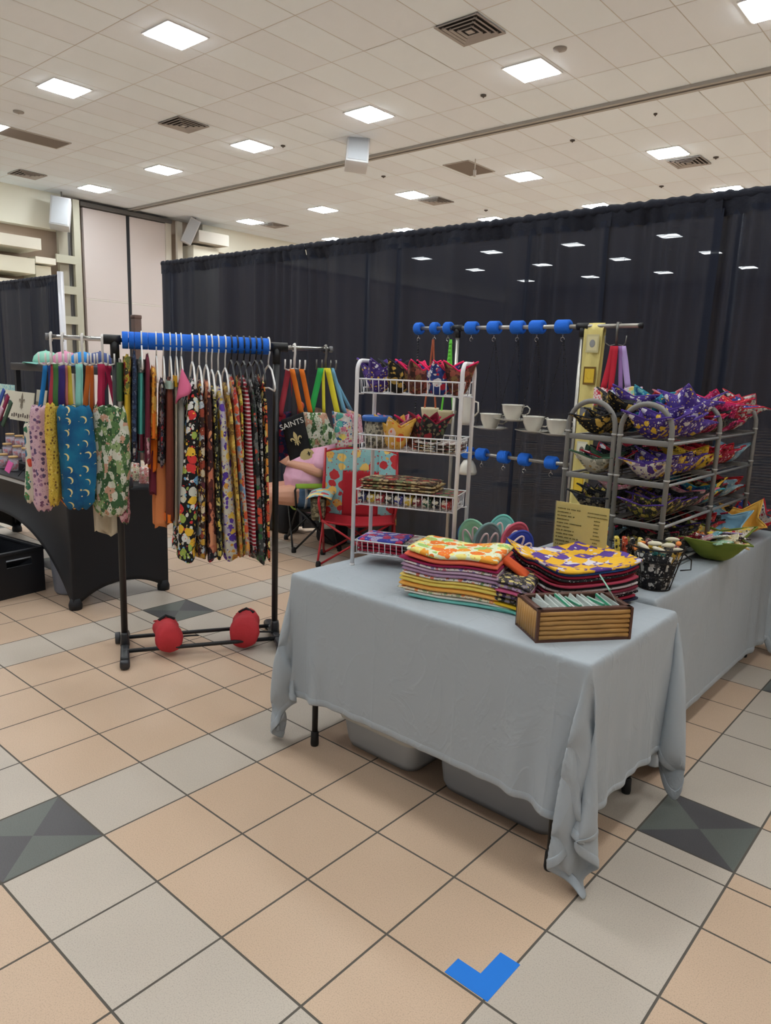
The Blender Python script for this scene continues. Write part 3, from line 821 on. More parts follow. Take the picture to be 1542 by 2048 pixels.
# foam lengths on the rail, split by narrow slits where hangers sit
cuts = [.035]
for u in (257, 269, 296, 384, 398, 412, 423, 436, 450, 462, 474, 487, 499, 511, 523): cuts.append(on_rod(u, 686)[0])
cuts.append(.775)
for a, b in zip(cuts[:-1], cuts[1:]):
    root = thing('foam_tube', 'blue foam tube on the garment rack rail', 'foam tube', RP((a + b) / 2), 'blue foam tubes on the garment rack rail')
    mb = MB(); prof = []
    n = 22; vs = []
    R = basis(RN, Vector((0, 0, 1)), RE * -1)
    L = b - a - .0018
    mb.lathe([(.020, -L / 2), (.0412, -L / 2), (.0425, -L / 2 + .0015), (.0426, 0), (.0425, L / 2 - .0015), (.0412, L / 2), (.020, L / 2), (.020, -L / 2)], RP((a + b) / 2), 24, R)
    mb.build('foam_body', foam, root)
    root['label'] = 'blue foam tube section on the garment rack rail, %s' % ('the long one' if b - a > .2 else ('toward its window-side end' if False else 'between two hanger hooks' if b - a < .05 else 'wider than the short sections'))
foams = [o for o in bpy.data.objects if o.name.split('.')[0] == 'foam_tube']
wname = {0: 'at the left end beside the black joint', 1: 'just left of the mint strap', 2: 'under the mint strap hook', 3: 'long unbroken one left of the white hangers'}
for k, o in enumerate(foams):
    if k in wname: o['label'] = 'blue foam tube on the garment rack rail, ' + wname[k]
    elif k == len(foams) - 1: o['label'] = 'blue foam tube on the garment rack rail, at the right end'
    else: o['label'] = 'short blue foam tube on the rack rail, %s %s' % ({1: 'first', 2: 'second', 3: 'third', 4: 'fourth', 5: 'fifth'}[(k - 4) % 5 + 1], 'between the white hangers' if k < 9 else 'above the black hangers' if k < 14 else 'above the black hangers near the end')

# sandbags over the base rails
def sandbag(t, label, tilt, yaw, seed, rr=.075):
    c = RP(t, .02, .115)
    root = thing('sandbag', label, 'weight bag', c, 'red weight bags on the garment rack base')
    d = (RN * math.cos(math.radians(yaw)) + RE * math.sin(math.radians(yaw))).normalized()
    dz = Vector((0, 0, 1)); side = dz.cross(d).normalized()
    r = random.Random(seed)
    ts = [x * .66 for x in (-.155, -.145, -.11, -.05, 0, .05, .10, .135, .15)]
    rad = [.3, .75, .95, .93, .86, .96, 1.04, .96, .82]
    vs = []; n = 20
    prof = []
    for q, (a, k) in enumerate(zip(ts, rad)):
        z = -.5 * abs(a) * 0 - tilt * a
        ctr = c + d * a + dz * (z - max(0, abs(a) - .04) * .25)
        ring = []
        for m in range(n):
            th = 2 * math.pi * m / n
            wr = 1 + .035 * math.sin(3 * th + q + seed) + .02 * math.sin(7 * th)
            ring.append(ctr + side * math.cos(th) * rr * k * wr + dz * math.sin(th) * rr * k * wr * .98)
        vs += ring
    fs = [(i * n + m, i * n + (m + 1) % n, (i + 1) * n + (m + 1) % n, (i + 1) * n + m) for i in range(len(ts) - 1) for m in range(n)]
    fs += [tuple(range(n))[::-1], tuple((len(ts) - 1) * n + m for m in range(n))]
    mb = MB(); mb.add(vs, fs, True)
    zmin = min(v.z for v in vs); mb.v = [(x, y, z - min(0, zmin - .004)) for x, y, z in mb.v]
    red = plain('bag_red', (196, 50, 58), .8, bump=.3, bscale=40, var=.12)
    mb.build('bag_body', red, root)
    mb = MB(); e = c + d * -.060 + side * -.030 + dz * .045
    mb.slab(lambda u, v: (e - d * .05 * u + side * (v - .5) * .06 - dz * (.02 * u), dz * .006), 3, 4); mb.build('flap', red, root)
    mb = MB(); mb.tube([c - d * .03 - side * .04 + dz * (rr - .012), c - d * .05 + dz * (rr + .004), c - d * .03 + side * .045 + dz * (rr - .014)], .011, 8, squash=.5); mb.build('carry_strap', plain('webbing_black', (22, 22, 24), .8), root)
    mb = MB()
    mb.tube([c + d * .02 + side * (rr - .01) + dz * -.03, c + side * (rr + .05) + dz * -.045 - d * .02, c + side * (rr + .10) + dz * -.06 - d * .05], .012, 6, squash=.4); mb.build('buckle_strap', plain('webbing_black', (22, 22, 24), .8), root)
sandbag(.22, 'round red sandbag over the rack base rails, the one nearer the left foot', .10, 5, 3, .072)
sandbag(.645, 'longer red sandbag over the rack base rails, beside the right foot', .16, -14, 8, .080)

# ------------------------------------------------------------------ hangers and hanging things
white_pl = plain('hanger_white', (236, 234, 230), .35); black_pl = plain('hanger_black', (22, 22, 24), .4); wire_pl = plain('hanger_wire', (190, 188, 180), .3, .6)
def hanger(t, z_sh, half, mat, label, group, lean=0.0, r=.0042, hook_top=ZR + .046):
    """hook over the rail, arms along RN"""
    c = RP(t, 0, hook_top)
    root = thing('clothes_hanger', label, 'hanger', RP(t, 0, z_sh + .06), group)
    mb = MB()
    hk = [RP(t, .045 * math.sin(a), ZR + .047 * math.cos(a)) for a in [math.radians(x) for x in range(-150, 100, 25)]]
    hk = hk[::-1]
    path = list(hk) if False else [RP(t, -.045 * math.cos(math.radians(a)), ZR + .047 * math.sin(math.radians(a))) for a in range(200, -10, -20)]
    path += [RP(t, .040, ZR - .03), RP(t, .012, ZR - .055), RP(t, 0, ZR - .075), RP(t, 0, z_sh + .055)]
    mb.tube(path, r, 7); mb.build('hook', mat, root)
    mb = MB()
    mb.tube([RP(t, 0, z_sh + .055), RP(t + lean, half * .5, z_sh + .03), RP(t + lean * 2, half * .93, z_sh - .035), RP(t + lean * 2, half, z_sh - .06), RP(t + lean * 2, half * .9, z_sh - .075),
             RP(t, 0, z_sh - .065), RP(t, -half * .9, z_sh - .075), RP(t, -half, z_sh - .06), RP(t, -half * .93, z_sh - .035), RP(t, -half * .5, z_sh + .03), RP(t, 0, z_sh + .055)], r * 1.25, 7)
    mb.build('arms', mat, root)
    return root
def garment(name, label, cat, t, w_top, w_bot, z_top, z_bot, half, mat, group=None, tb=None, seed=0, hem=None, neck=True):
    """folded cloth hanging on its hanger, seen from its narrow edge: thickness w along the rail, depth 2*half across it"""
    r = random.Random(seed); tb = t if tb is None else tb
    c = RP(t, 0, (z_top + z_bot) / 2)
    root = thing(name, label, cat, c, group)
    n = 36; m = 22; ph = [r.uniform(0, 6.3) for _ in range(4)]
    vs = []; fs = []
    for i in range(m + 1):
        s = i / m
        z = z_top + (z_bot - z_top) * s
        tc_ = t + (tb - t) * s
        grow = min(1, s / .16)
        hw = half * (.45 + .55 * grow ** .8 if neck else 1.0) * (1 + .06 * s)
        th = (w_top + (w_bot - w_top) * min(1, s * 1.3)) / 2 * (.35 + .65 * min(1, s / .12))
        for k in range(n):
            a = 2 * math.pi * k / n
            x = math.cos(a); y = math.sin(a)
            fold = 1 + (.30 * math.sin(5 * a + ph[0] + s * 2.0) + .16 * math.sin(9 * a + ph[1] - s * 1.5)) * min(1, .3 + s)
            tt = tc_ + th * y * fold * (abs(y) ** -.25 if abs(y) > .05 else 1)
            nn = hw * (abs(x) ** .7) * (1 if x > 0 else -1) * (1 + .03 * math.sin(4 * a + ph[2] + 3 * s))
            zz = z + (.012 * math.sin(3 * a + ph[3]) * s if i == m else 0)
            if i == 0: zz -= abs(x) * .03
            vs.append(RP(tt, nn, zz))
    for i in range(m):
        for k in range(n): fs.append((i * n + k, i * n + (k + 1) % n, (i + 1) * n + (k + 1) % n, (i + 1) * n + k))
    fs.append(tuple(range(n))[::-1]); fs.append(tuple(m * n + k for k in range(n)))
    mb = MB(); mb.add(vs, fs, True); mb.build('cloth_body', mat, root)
    if hem:
        mb = MB()
        ring = [Vector(vs[(m - 1) * n + k]) for k in range(n)]; low = [Vector(vs[m * n + k]) for k in range(n)]
        cc = sum(low, Vector()) / n
        A = [p + (p - Vector((cc.x, cc.y, p.z))) * .05 for p in ring]; B = [p + (p - Vector((cc.x, cc.y, p.z))) * .05 for p in low]
        mb.add(A + B, [(k, (k + 1) % n, n + (k + 1) % n, n + k) for k in range(n)], True); mb.build('hem_band', hem, root)
    return root
K = (18, 18, 20)
P_icons = printed('print_icons', K, [(222, 60, 60), (244, 196, 60), (120, 176, 214), (214, 214, 200), (166, 190, 90), (232, 232, 226)], 19, .47)
P_brown = printed('print_brown', (52, 34, 30), [(160, 70, 50), (214, 200, 170), (92, 40, 52), (206, 160, 60), (180, 190, 200)], 24, .5)
P_rust = printed('print_rust', (150, 78, 62), [(206, 124, 96), (94, 40, 36), (224, 150, 110), (60, 32, 34)], 16, .55, kind='patch')
P_blkyel = printed('print_black_yellow', (24, 26, 24), [(220, 200, 90), (70, 80, 60), (232, 222, 150), (110, 110, 90)], 26, .42)
P_craw = printed('print_crawfish', (206, 200, 184), [(80, 52, 150), (214, 150, 60), (92, 60, 160), (178, 170, 190), (226, 190, 80)], 20, .48)
P_gold = printed('print_gold', (196, 160, 74), [(230, 198, 100), (120, 90, 40), (206, 112, 40), (160, 130, 90)], 30, .5)
P_orblu = printed('print_orange_blue', (200, 186, 170), [(222, 96, 60), (120, 160, 200), (236, 170, 80), (190, 60, 60)], 24, .52)
P_strip = printed('print_redstripe', (214, 196, 196), [(162, 30, 48), (150, 26, 44)], 7, kind='stripez', stretch=(1, 1, 2.2))
P_melon = printed('print_melon', (70, 74, 72), [(30, 32, 32), (110, 112, 108), (222, 84, 60), (50, 110, 60), (150, 150, 146), (40, 42, 42)], 22, .5)
P_fruit = printed('print_fruit', (22, 20, 22), [(232, 150, 60), (210, 200, 120), (214, 90, 60), (186, 60, 48), (240, 220, 140)], 22, .46)
P_blkred = printed('print_dark_mix', (26, 26, 32), [(110, 100, 110), (150, 40, 50), (60, 60, 84), (180, 176, 170)], 34, .45)
P_green = printed('print_green_leaf', (196, 200, 180), [(84, 120, 70), (52, 84, 50), (140, 164, 110), (206, 206, 190), (60, 96, 60), (196, 150, 126), (214, 214, 200)], 46, .55, kind='patch', stretch=(1, 1, .6))
P_moon = printed('print_moon', (18, 110, 150), [(236, 218, 150), (226, 206, 150), (24, 132, 164), (12, 80, 128)], 17, kind='moons')
P_yel = printed('print_yellow', (214, 182, 70), [(120, 84, 40), (232, 206, 110), (196, 150, 50)], 55, .33)
P_pinksq = printed('print_pink_squares', (212, 176, 188), [(92, 76, 112), (120, 80, 110), (160, 120, 150)], 38, .36, small=False)
P_fruitw = printed('print_white_fruit', (226, 218, 200), [(222, 84, 62), (60, 110, 140), (80, 140, 84), (60, 120, 90)], 17, .42, small=False)
P_pinkfl = printed('print_pink_floral', (206, 150, 160), [(120, 60, 70), (226, 190, 196), (90, 110, 80)], 30, .5)
P_yelfl = printed('print_yellow_floral', (200, 176, 60), [(60, 60, 44), (226, 206, 110), (110, 120, 60), (160, 50, 40)], 28, .55)
P_navy = printed('print_navy', (36, 50, 78), [(60, 80, 116), (120, 130, 150), (24, 34, 60)], 40, .4)
P_greyfl = printed('print_grey_floral', (172, 168, 158), [(110, 112, 108), (206, 202, 192), (140, 130, 120)], 22, .5)
P_orfl = printed('print_orange_floral', (236, 158, 50), [(240, 190, 90), (224, 110, 40), (120, 70, 40)], 22, .5)
P_bw = printed('print_black_white', (30, 30, 34), [(190, 190, 186), (90, 90, 92), (220, 216, 210)], 36, .4)
canvas = plain('canvas_cream', (206, 196, 174), .95, bump=.2, bscale=120)

long_items = [  # hanger px, bottom px (left,right), y top, y bottom, material, words
    (384, 355, 396, 752, 1122, P_icons, 'black garment covered in red, yellow and blue picnic icons', P_icons),
    (398, 395, 417, 760, 1118, P_brown, 'brown garment with small cream and red motifs', None),
    (412, 414, 438, 758, 1121, P_rust, 'rust and salmon garment with a dark hem', P_blkred),
    (423, 434, 448, 768, 1117, P_blkyel, 'black garment with pale yellow flowers', None),
    (436, 447, 480, 770, 1120, P_craw, 'cream garment with purple and gold crawfish', None),
    (450, 478, 492, 764, 1115, P_gold, 'golden brown garment with amber flowers', None),
    (462, 489, 505, 748, 1114, P_orblu, 'cream garment with orange and blue flowers', None),
    (487, 501, 517, 750, 1108, P_strip, 'red and white striped garment', P_blkred),
    (499, 515, 535, 752, 1127, P_melon, 'grey black garment with watermelon slices near its hem', None),
    (522, 533, 545, 748, 1121, P_fruit, 'black garment dotted with oranges and pears', None)]
hcount = 0
for (hu, bl, br, yt, yb, mat, words, hem) in long_items:
    n = .12
    t0, z0 = on_rod(hu + 4, yt, n); ta, z1 = on_rod(bl, yb, n + .08); tb_, _ = on_rod(br, yb, n + .08)
    w = (tb_ - ta)
    wt = w * .55
    garment('hanging_garment', 'long ' + words + ' hanging on the garment rack', 'garment', t0, max(.03, wt), w * .92, z0, z1, .19, mat, 'long patterned garments on the garment rack', tb=(ta + tb_) / 2, seed=hu, hem=hem)
    white = hu in (384, 398, 412, 423, 436, 450)
    th, _ = on_rod(hu, 690)
    hanger(th, z0 + .015, .20, white_pl if white else black_pl, '%s hanger holding the %s' % ('white plastic' if white else 'black plastic', words.replace(' garment', ' print garment', 1)), 'hangers on the garment rack', lean=(t0 - th) / 2)
th, _ = on_rod(537, 690); hanger(th, on_rod(540, 752, .1)[1], .20, white_pl, 'white plastic hanger last on the blue foam, next to the right upright', 'hangers on the garment rack')
# extra short-shouldered garments between
for (u, l, r_, yt, yb, mat, words) in [(474, 484, 494, 750, 1112, P_yelfl, 'slim yellow and olive flowered garment between the gold and cream ones'), (511, 526, 535, 748, 1118, P_bw, 'slim black and white garment behind the watermelon one')]:
    t0, z0 = on_rod(u + 4, yt, .1); ta, z1 = on_rod(l, yb, .18); tb_, _ = on_rod(r_, yb, .18)
    garment('hanging_garment', words + ' on the rack', 'garment', t0, .03, (tb_ - ta), z0, z1, .18, mat, 'long patterned garments on the garment rack', tb=(ta + tb_) / 2, seed=u)
    hanger(on_rod(u, 690)[0], z0 + .015, .19, black_pl, 'black hanger holding the ' + words.split(' between')[0].split(' behind')[0], 'hangers on the garment rack')

# short kitchen textiles at the left part of the rail
def flatcloth(name, label, cat, u0, u1, v0, v1, mat, n=.10, depth=.13, top=None, bottom=None, group='kitchen textiles on the left of the garment rack', seed=1, th=.7, round_end=False):
    t0, z0 = on_rod(u0, v0, n); t1, _ = on_rod(u1, v0, n); ta, z1 = on_rod(u0, v1, n); tb_, _ = on_rod(u1, v1, n)
    tm, tw = (t0 + t1) / 2, (t1 - t0)
    tm2 = (ta + tb_) / 2
    o = garment(name, label, cat, tm, tw * th, tw * .95, z0, z1, depth, mat, group, tb=tm2, seed=seed, neck=not round_end)
    def band(nm, f0, f1, m2, lab):
        mb = MB(); k = 24
        zt = z0 + (z1 - z0) * f0; zb = z0 + (z1 - z0) * f1
        for (zz, f) in ((zt, f0), (zb, f1)): pass
        vs = []
        rows_ = 6
        for q in range(rows_ + 1):
            f = f0 + (f1 - f0) * q / rows_; zz = z0 + (z1 - z0) * f; tc_ = tm + (tm2 - tm) * f
            for a_ in range(k):
                a = 2 * math.pi * a_ / k
                vs.append(RP(tc_ + tw * .60 * math.sin(a), (depth * 1.06 + .004) * math.cos(a), zz))
        mb.add(vs, [(i * k + j, i * k + (j + 1) % k, (i + 1) * k + (j + 1) % k, (i + 1) * k + j) for i in range(rows_) for j in range(k)], True)
        mb.build(nm, m2, o, label=lab)
    if top: band('upper_band', 0.03, top[0], top[1], top[2])
    if bottom: band('lower_band', bottom[0], 1.0, bottom[1], bottom[2])
    return o
green_f = plain('cloth_green', (58, 96, 58), .9); yellow_f = plain('cloth_yellow', (214, 178, 50), .9, bump=.2); teal_f = plain('cloth_teal', (92, 190, 178), .9, bump=.3, bscale=30)
maroon_f = plain('cloth_maroon', (112, 34, 54), .9); orange_f = plain('cloth_orange', (240, 122, 28), .85, bump=.2, bscale=30); peach_f = plain('cloth_peach', (232, 146, 90), .9, bump=.15)
brown_f = plain('cloth_brown', (116, 56, 40), .9); pink_f = plain('cloth_pink', (222, 108, 146), .9); grey_f = plain('cloth_grey', (176, 176, 170), .9); navy_f = plain('cloth_navy', (34, 44, 70), .9)
IT = [
    ('dish_towel', 'grey and white flowered towel hanging first on the rack, next to the left upright', 'towel', 233, 247, 716, 1000, P_greyfl, .16, .11, (.30, green_f, 'dark green band'), None),
    ('apron', 'yellow apron with a flowered top and rounded pale lower end', 'apron', 246, 262, 705, 935, yellow_f, .17, .12, (.36, P_yelfl, 'yellow flowered upper band'), (.70, P_gold, 'speckled golden pocket')),
    ('dish_towel', 'navy print towel hanging right of the yellow apron', 'towel', 262, 275, 698, 922, P_navy, .12, .12, None, (.82, P_blkred, 'dark patterned end')),
    ('oven_mitt', 'aqua oven mitt strip with a maroon cuff hanging from a white clip', 'oven mitt', 275, 290, 712, 905, teal_f, .16, .09, (.17, P_greyfl, 'pale printed top'), (.82, maroon_f, 'maroon end')),
    ('dish_towel', 'maroon towel with a flowered lower end', 'towel', 289, 302, 704, 928, maroon_f, .13, .12, None, (.76, P_pinkfl, 'flowered lower band')),
    ('dish_towel', 'bright orange and yellow towel right of the maroon towel', 'towel', 300, 315, 728, 880, P_orfl, .17, .10, None, (.66, orange_f, 'plain orange lower part')),
    ('oven_mitt', 'rounded bright orange oven mitt hanging low beside the peach towel', 'oven mitt', 299, 321, 850, 948, orange_f, .19, .05, None, None),
    ('pot_holder', 'small dark red pot holder loop below the orange mitt', 'pot holder', 300, 314, 900, 992, maroon_f, .12, .05, None, None),
    ('table_runner', 'long peach coloured runner with rounded lower corners on the rack', 'runner', 311, 340, 872, 1067, peach_f, .20, .04, None, None),
    ('dish_towel', 'black print towel behind the peach runner', 'towel', 317, 330, 752, 930, P_blkred, .06, .10, None, None),
    ('table_runner', 'reddish brown runner hanging under a mint top', 'runner', 331, 349, 752, 1046, brown_f, .12, .12, (.085, plain('cloth_mint', (176, 200, 188), .9), 'mint green top'), (.94, orange_f, 'orange end')),
    ('table_runner', 'thin cream edged brown runner under a yellow top', 'runner', 349, 357, 742, 1052, canvas, .12, .10, (.10, plain('cloth_amber', (244, 186, 36), .9), 'amber yellow top'), None),
    ('table_runner', 'long pale grey runner under a pink folded top', 'runner', 355, 374, 790, 1042, grey_f, .14, .10, None, None),
]
for k, (nm, lab, cat, u0, u1, v0, v1, mat, n, dep, top, bot) in enumerate(IT):
    flatcloth(nm, lab, cat, u0, u1, v0, v1, mat, n, dep, top, bot, seed=40 + k, th=.8, round_end=(dep < .06))
# pink folded cone on top of the grey runner
t0, z0 = on_rod(364, 738, .13); ta, z1 = on_rod(352, 808, .13); tb_, zb = on_rod(384, 776, .13)
root = thing('pot_holder', 'pink folded fabric cone above the pale grey runner', 'pot holder', RP(t0, .13, z0), 'kitchen textiles on the left of the garment rack')
mb = MB()
def cone(u, v):
    a = math.pi * 1.5 * u - .4
    lo = RP(ta + (tb_ - ta) * (.5 - .5 * math.cos(math.pi * u)), .13 + .06 * math.sin(math.pi * u) - .02, z1 + (zb - z1) * (.5 - .5 * math.cos(math.pi * u)) + .015 * math.sin(2 * math.pi * u))
    return Vector(RP(t0, .13, z0)).lerp(lo, v)
mb.surf(cone, 16, 8); mb.build('folded_cloth', pink_f, root, solid=.006)
mb = MB(); mb.surf(lambda u, v: RP(ta + (tb_ - ta) * u, .10, z1 + (zb - z1) * u) .lerp(RP(t0, .12, z0), .55 * v), 8, 4); mb.build('lining', plain('lining_rose', (150, 56, 78), .9), root, solid=.004)
# plain wire hangers for them
for hu, lab in [(312, 'white hanger above the orange towel'), (326, 'white hanger above the black print towel'), (340, 'white hanger with a mint top below it'), (352, 'white hanger with the amber topped runner'), (362, 'white hanger holding the pink cone'), (283, 'white two-clip hanger holding the aqua mitt')]:
    th, _ = on_rod(hu, 690); _, zz = on_rod(hu, 742 if hu > 300 else 716, .05)
    hanger(th, zz + .02, .13, white_pl, lab, 'hangers on the garment rack', r=.0034)

# ------------------------------------------------------------------ white multi-hooks on both rail ends with fabric bags
def hook_rack(u, v_bot, mat, label, half=.055):
    t, zb = on_rod(u, v_bot)
    root = thing('bag_hook', label, 'hook', RP(t, 0, ZR), 'multi-prong hooks on the rail ends')
    mb = MB(); path = [RP(t, -.02 * math.cos(math.radians(a)), ZR + .016 * math.sin(math.radians(a)) + .004) for a in range(-20, 200, 20)]
    path = path[::-1] if False else path
    mb.tube([RP(t, -.022, ZR - .02)] + path + [RP(t, .024, ZR - .03), RP(t, .01, ZR - .06), RP(t, .01, zb)], .0075, 8, squash=.6); mb.build('hook_stem', mat, root)
    for s in (-1, -.45, .45, 1):
        mb = MB(); b = RP(t + s * half, .01, zb)
        mb.tube([RP(t, .01, zb + .004), RP(t + s * half * .6, .012, zb - .008), b + RN * .012, b + RN * .02 + Vector((0, 0, .02)), b + RN * .02 + Vector((0, 0, .05))], .0045, 7); mb.build('prong', mat, root)
    return t, zb
hk_w = plain('hook_white', (230, 226, 222), .4)
hook_rack(104, 727, hk_w, 'white prong hook at the very left end of the rail'); hook_rack(127, 727, hk_w, 'white prong hook second from the left end of the rail')
hook_rack(166, 727, hk_w, 'white prong hook above the blue moon print holder'); hook_rack(206, 727, hk_w, 'white prong hook left of the black rack joint')
hook_rack(588, 738, hk_w, 'white prong hook right of the blue foam, holding red straps'); hook_rack(650, 738, plain('hook_steel', (120, 118, 114), .3, .7), 'grey steel prong hook at the right end of the rail')
CF = Vector((.76, .65, 0)); CB = Vector((-.65, .76, 0))     # across and into the picture from the viewer's stand
def tubebag(label, uc, w_px, v0, v1, mat, n, dep=.05, group='gathered bag holders on the rack end', seed=0, lean=0):
    p0 = PP(uc, v0, RA + RN * n, RN); p1 = PP(uc + lean, v1, RA + RN * n, RN)
    k = (p0 - CAM).dot(RC @ Vector((0, 0, -1))) / F_PX
    W = w_px * k / 2
    r = random.Random(seed); ph = [r.uniform(0, 6) for _ in range(5)]
    root = thing('bag_holder', label, 'bag holder', (p0 + p1) / 2, group)
    mb = MB(); n_ = 40
    def fn(u, v):
        a = 2 * math.pi * u
        s = v
        env = .86 + .16 * math.sin(math.pi * min(1, max(0, s)) ** .8)
        if s > .93: env *= 1 - (s - .93) * 5
        if s < .05: env *= .90 + s * 2
        wr = 1 + .05 * math.sin(6 * a + ph[0] + 3 * s) * (.6 + (s > .9) + (s < .1)) + .03 * math.sin(11 * a + ph[1] - 4 * s)
        c = p0.lerp(p1, s) + CF * (.008 * math.sin(5 * s + ph[2]))
        return c + CF * math.cos(a) * W * env * wr + CB * math.sin(a) * dep * env * wr + Vector((0, 0, .006 * math.sin(7 * a + ph[3]) * (1 if (s in (0, 1)) else 0)))
    mb.surf(fn, n_, 26, cu=True); mb.build('cloth_body', mat, root, solid=.002)
    return root, p0, W
def strap(root_or_none, u0, v0, u1, v1, wpx, mat, label, n=.04, name='strap', bow=0.0):
    a = PP(u0, v0, RA + RN * n, RN); b = PP(u1, v1, RA + RN * n, RN)
    k = (a - CAM).length / F_PX; W = wpx * k / 2
    mb = MB()
    def fn(u, v):
        c = a.lerp(b, u) + CF * bow * math.sin(math.pi * u) + Vector((0, 0, 0))
        return c + CF * (v - .5) * 2 * W + CB * .004 * math.sin(6 * u), CB * -.003
    mb.slab(fn, 8, 2)
    return mb.build(name, mat, root_or_none, label=label)
def col(nm, rgb): return plain('strap_' + nm, rgb, .85)
bags = [('white bag holder with red melons and blue shapes, lowest at the rack end', 66, 30, 846, 1003, P_fruitw, -.06, (92, 'blue', (20, 120, 190), 8)),
        ('pink bag holder with purple squares at the rack end', 85, 42, 812, 1020, P_pinksq, .00, (107, 'red', (176, 56, 70), 8)),
        ('slim bright yellow print bag holder between the pink and blue ones', 106, 20, 808, 1010, P_yel, .06, (112, 'green', (62, 112, 58), 9)),
        ('small rose pink bag holder behind the yellow one', 113, 22, 812, 905, pink_f, -.05, (101, 'navy', (26, 62, 130), 9)),
        ('teal bag holder printed with gold moons and stars', 152, 70, 812, 1016, P_moon, .10, (157, 'mint', (140, 208, 196), 9)),
        ('orange edged dark bag holder peeking out behind the moon print one', 146, 62, 820, 1014, P_orfl, -.02, (178, 'orange', (214, 112, 40), 9)),
        ('green jungle leaf bag holder beside the moon print one', 220, 72, 812, 1030, P_green, .09, (201, 'maroon', (170, 26, 70), 9)),
        ('pink flowered bag holder just behind the jungle leaf one', 244, 26, 815, 1046, P_pinkfl, -.02, (212, 'crimson', (176, 24, 76), 8))]
for q, (lab, uc, w, v0, v1, mat, n, st) in enumerate(bags):
    root, p0, W = tubebag(lab, uc, w, v0, v1, mat, n, seed=q + 11, lean=(4 if w > 50 else 2))
    strap(root, st[0] - 1, 728, min(max(st[0], uc - w * .4), uc + w * .4), v0 + 4, st[3], col(st[1], st[2]), '%s strap' % st[1], n=n + .01)
    if w > 50: strap(root, st[0] + 5, 728, st[0] + 6, v0 + 4, st[3] - 3, col(st[1], st[2]), '%s strap' % st[1], n=n - .02)
# straps of bags hidden behind
for k, (u0, u1, nm, rgb, w) in enumerate([(123, 124, 'purple', (68, 52, 130), 12), (131, 134, 'salmon', (214, 130, 130), 6), (136, 143, 'yellow', (232, 208, 72), 9), (168, 172, 'black', (30, 30, 34), 7), (184, 188, 'tan', (180, 110, 90), 5), (222, 196, 'crimson', (176, 24, 76), 8), (204, 206, 'slate', (44, 56, 84), 10), (229, 231, 'grey', (120, 124, 120), 8)]):
    root = thing('fabric_bag', '%s webbing strap and the slim bag hanging from it behind the front bag holders' % nm, 'bag', RP(-.2, -.05, 1.3), 'bags behind the front bag holders')
    strap(root, u0, 728, u1, 815, w, col(nm, rgb), None, n=-.07)
    a = PP(u1, 812, RA + RN * -.07, RN)
    mb = MB(); mb.surf(lambda u, v: a + CF * math.cos(2 * math.pi * u) * (.05 + .01 * v) + CB * math.sin(2 * math.pi * u) * .02 - Vector((0, 0, .40 * v)), 18, 6, cu=True); mb.build('cloth_body', printed('print_hidden%d' % k, tuple(int(c * .8) for c in rgb), [(200, 190, 180), rgb], 40, .35), root)
# cream canvas skirt below the leaf holder
a = PP(184, 1008, RA + RN * .0, RN); b = PP(246, 1012, RA + RN * .0, RN); zl = PP(215, 1064, RA, RN).z
root = thing('canvas_apron', 'cream canvas cloth hanging below the jungle leaf bag holder', 'cloth', (a + b) / 2, None)
mb = MB()
def fn(u, v):
    p = a.lerp(b, u); z = a.z + .25 + (zl + .014 * math.sin(9 * u) - .02 * u - a.z - .25) * v
    return Vector((p.x, p.y, z)) + CB * (.015 * math.sin(14 * u + 1.5 * v) * (.4 + v)), CB * -.003
mb.slab(fn, 30, 12); mb.build('cloth_body', canvas, root)

# tote bags on the right end
def tote_bag(label, quad, mat, n, depth=.05, group='tote bags on the right rail end', seed=0):
    """quad: px corners TL, TR, BR, BL in the plane n in front of the rail"""
    Q = [PP(u, v, RA + RN * n, RN) for u, v in quad]
    c = sum(Q, Vector()) / 4
    root = thing('tote_bag', label, 'bag', c, group)
    r = random.Random(seed); ph = [r.uniform(0, 6) for _ in range(3)]
    mb = MB()
    def pt(u, v): return (Q[0].lerp(Q[1], u)).lerp(Q[3].lerp(Q[2], u), v)
    for sgn in (-1, 1):
        def fn(u, v):
            bulge = depth * (math.sin(math.pi * u) ** .6) * (.45 + .55 * math.sin(math.pi * min(1, v * .9 + .15)))
            wr = .006 * math.sin(8 * u + ph[0] + 2 * v) + .005 * math.sin(13 * v + ph[1] + 3 * u)
            return pt(u, v) - CB * sgn * (bulge * .5 + wr * math.sin(math.pi * u))
        mb.surf(fn, 18, 14)
    mb.build('cloth_body', mat, root, solid=.002)
    return root, Q
black_f = plain('cloth_black', (24, 24, 27), .9, bump=.2)
r1, q1 = tote_bag('red and navy plaid tote hanging under the red straps', [(548, 826), (590, 822), (585, 905), (556, 925)], printed('print_plaid', (30, 36, 74), [(150, 24, 50), (40, 50, 100), (120, 30, 60)], 22, kind='check'), -.02, seed=1)
for (u0, u1) in ((577, 560), (585, 592)): strap(r1, u0, 738, u1, 832, 11, col('red', (206, 26, 52)), 'red webbing strap', n=.0, bow=0)
r2, q2 = tote_bag('black football tote with a white word and gold fleur-de-lis', [(562, 840), (606, 824), (622, 902), (580, 922)], black_f, .07, seed=2)
strap(r2, 584, 738, 604, 830, 10, col('orange2', (232, 120, 30)), 'orange webbing strap', n=.05); strap(r2, 603, 738, 622, 830, 10, col('orange2', (232, 120, 30)), 'orange webbing strap', n=.05)
strap(r2, 592, 738, 588, 838, 12, col('smoke', (66, 64, 70)), 'dark webbing strap', n=.03)
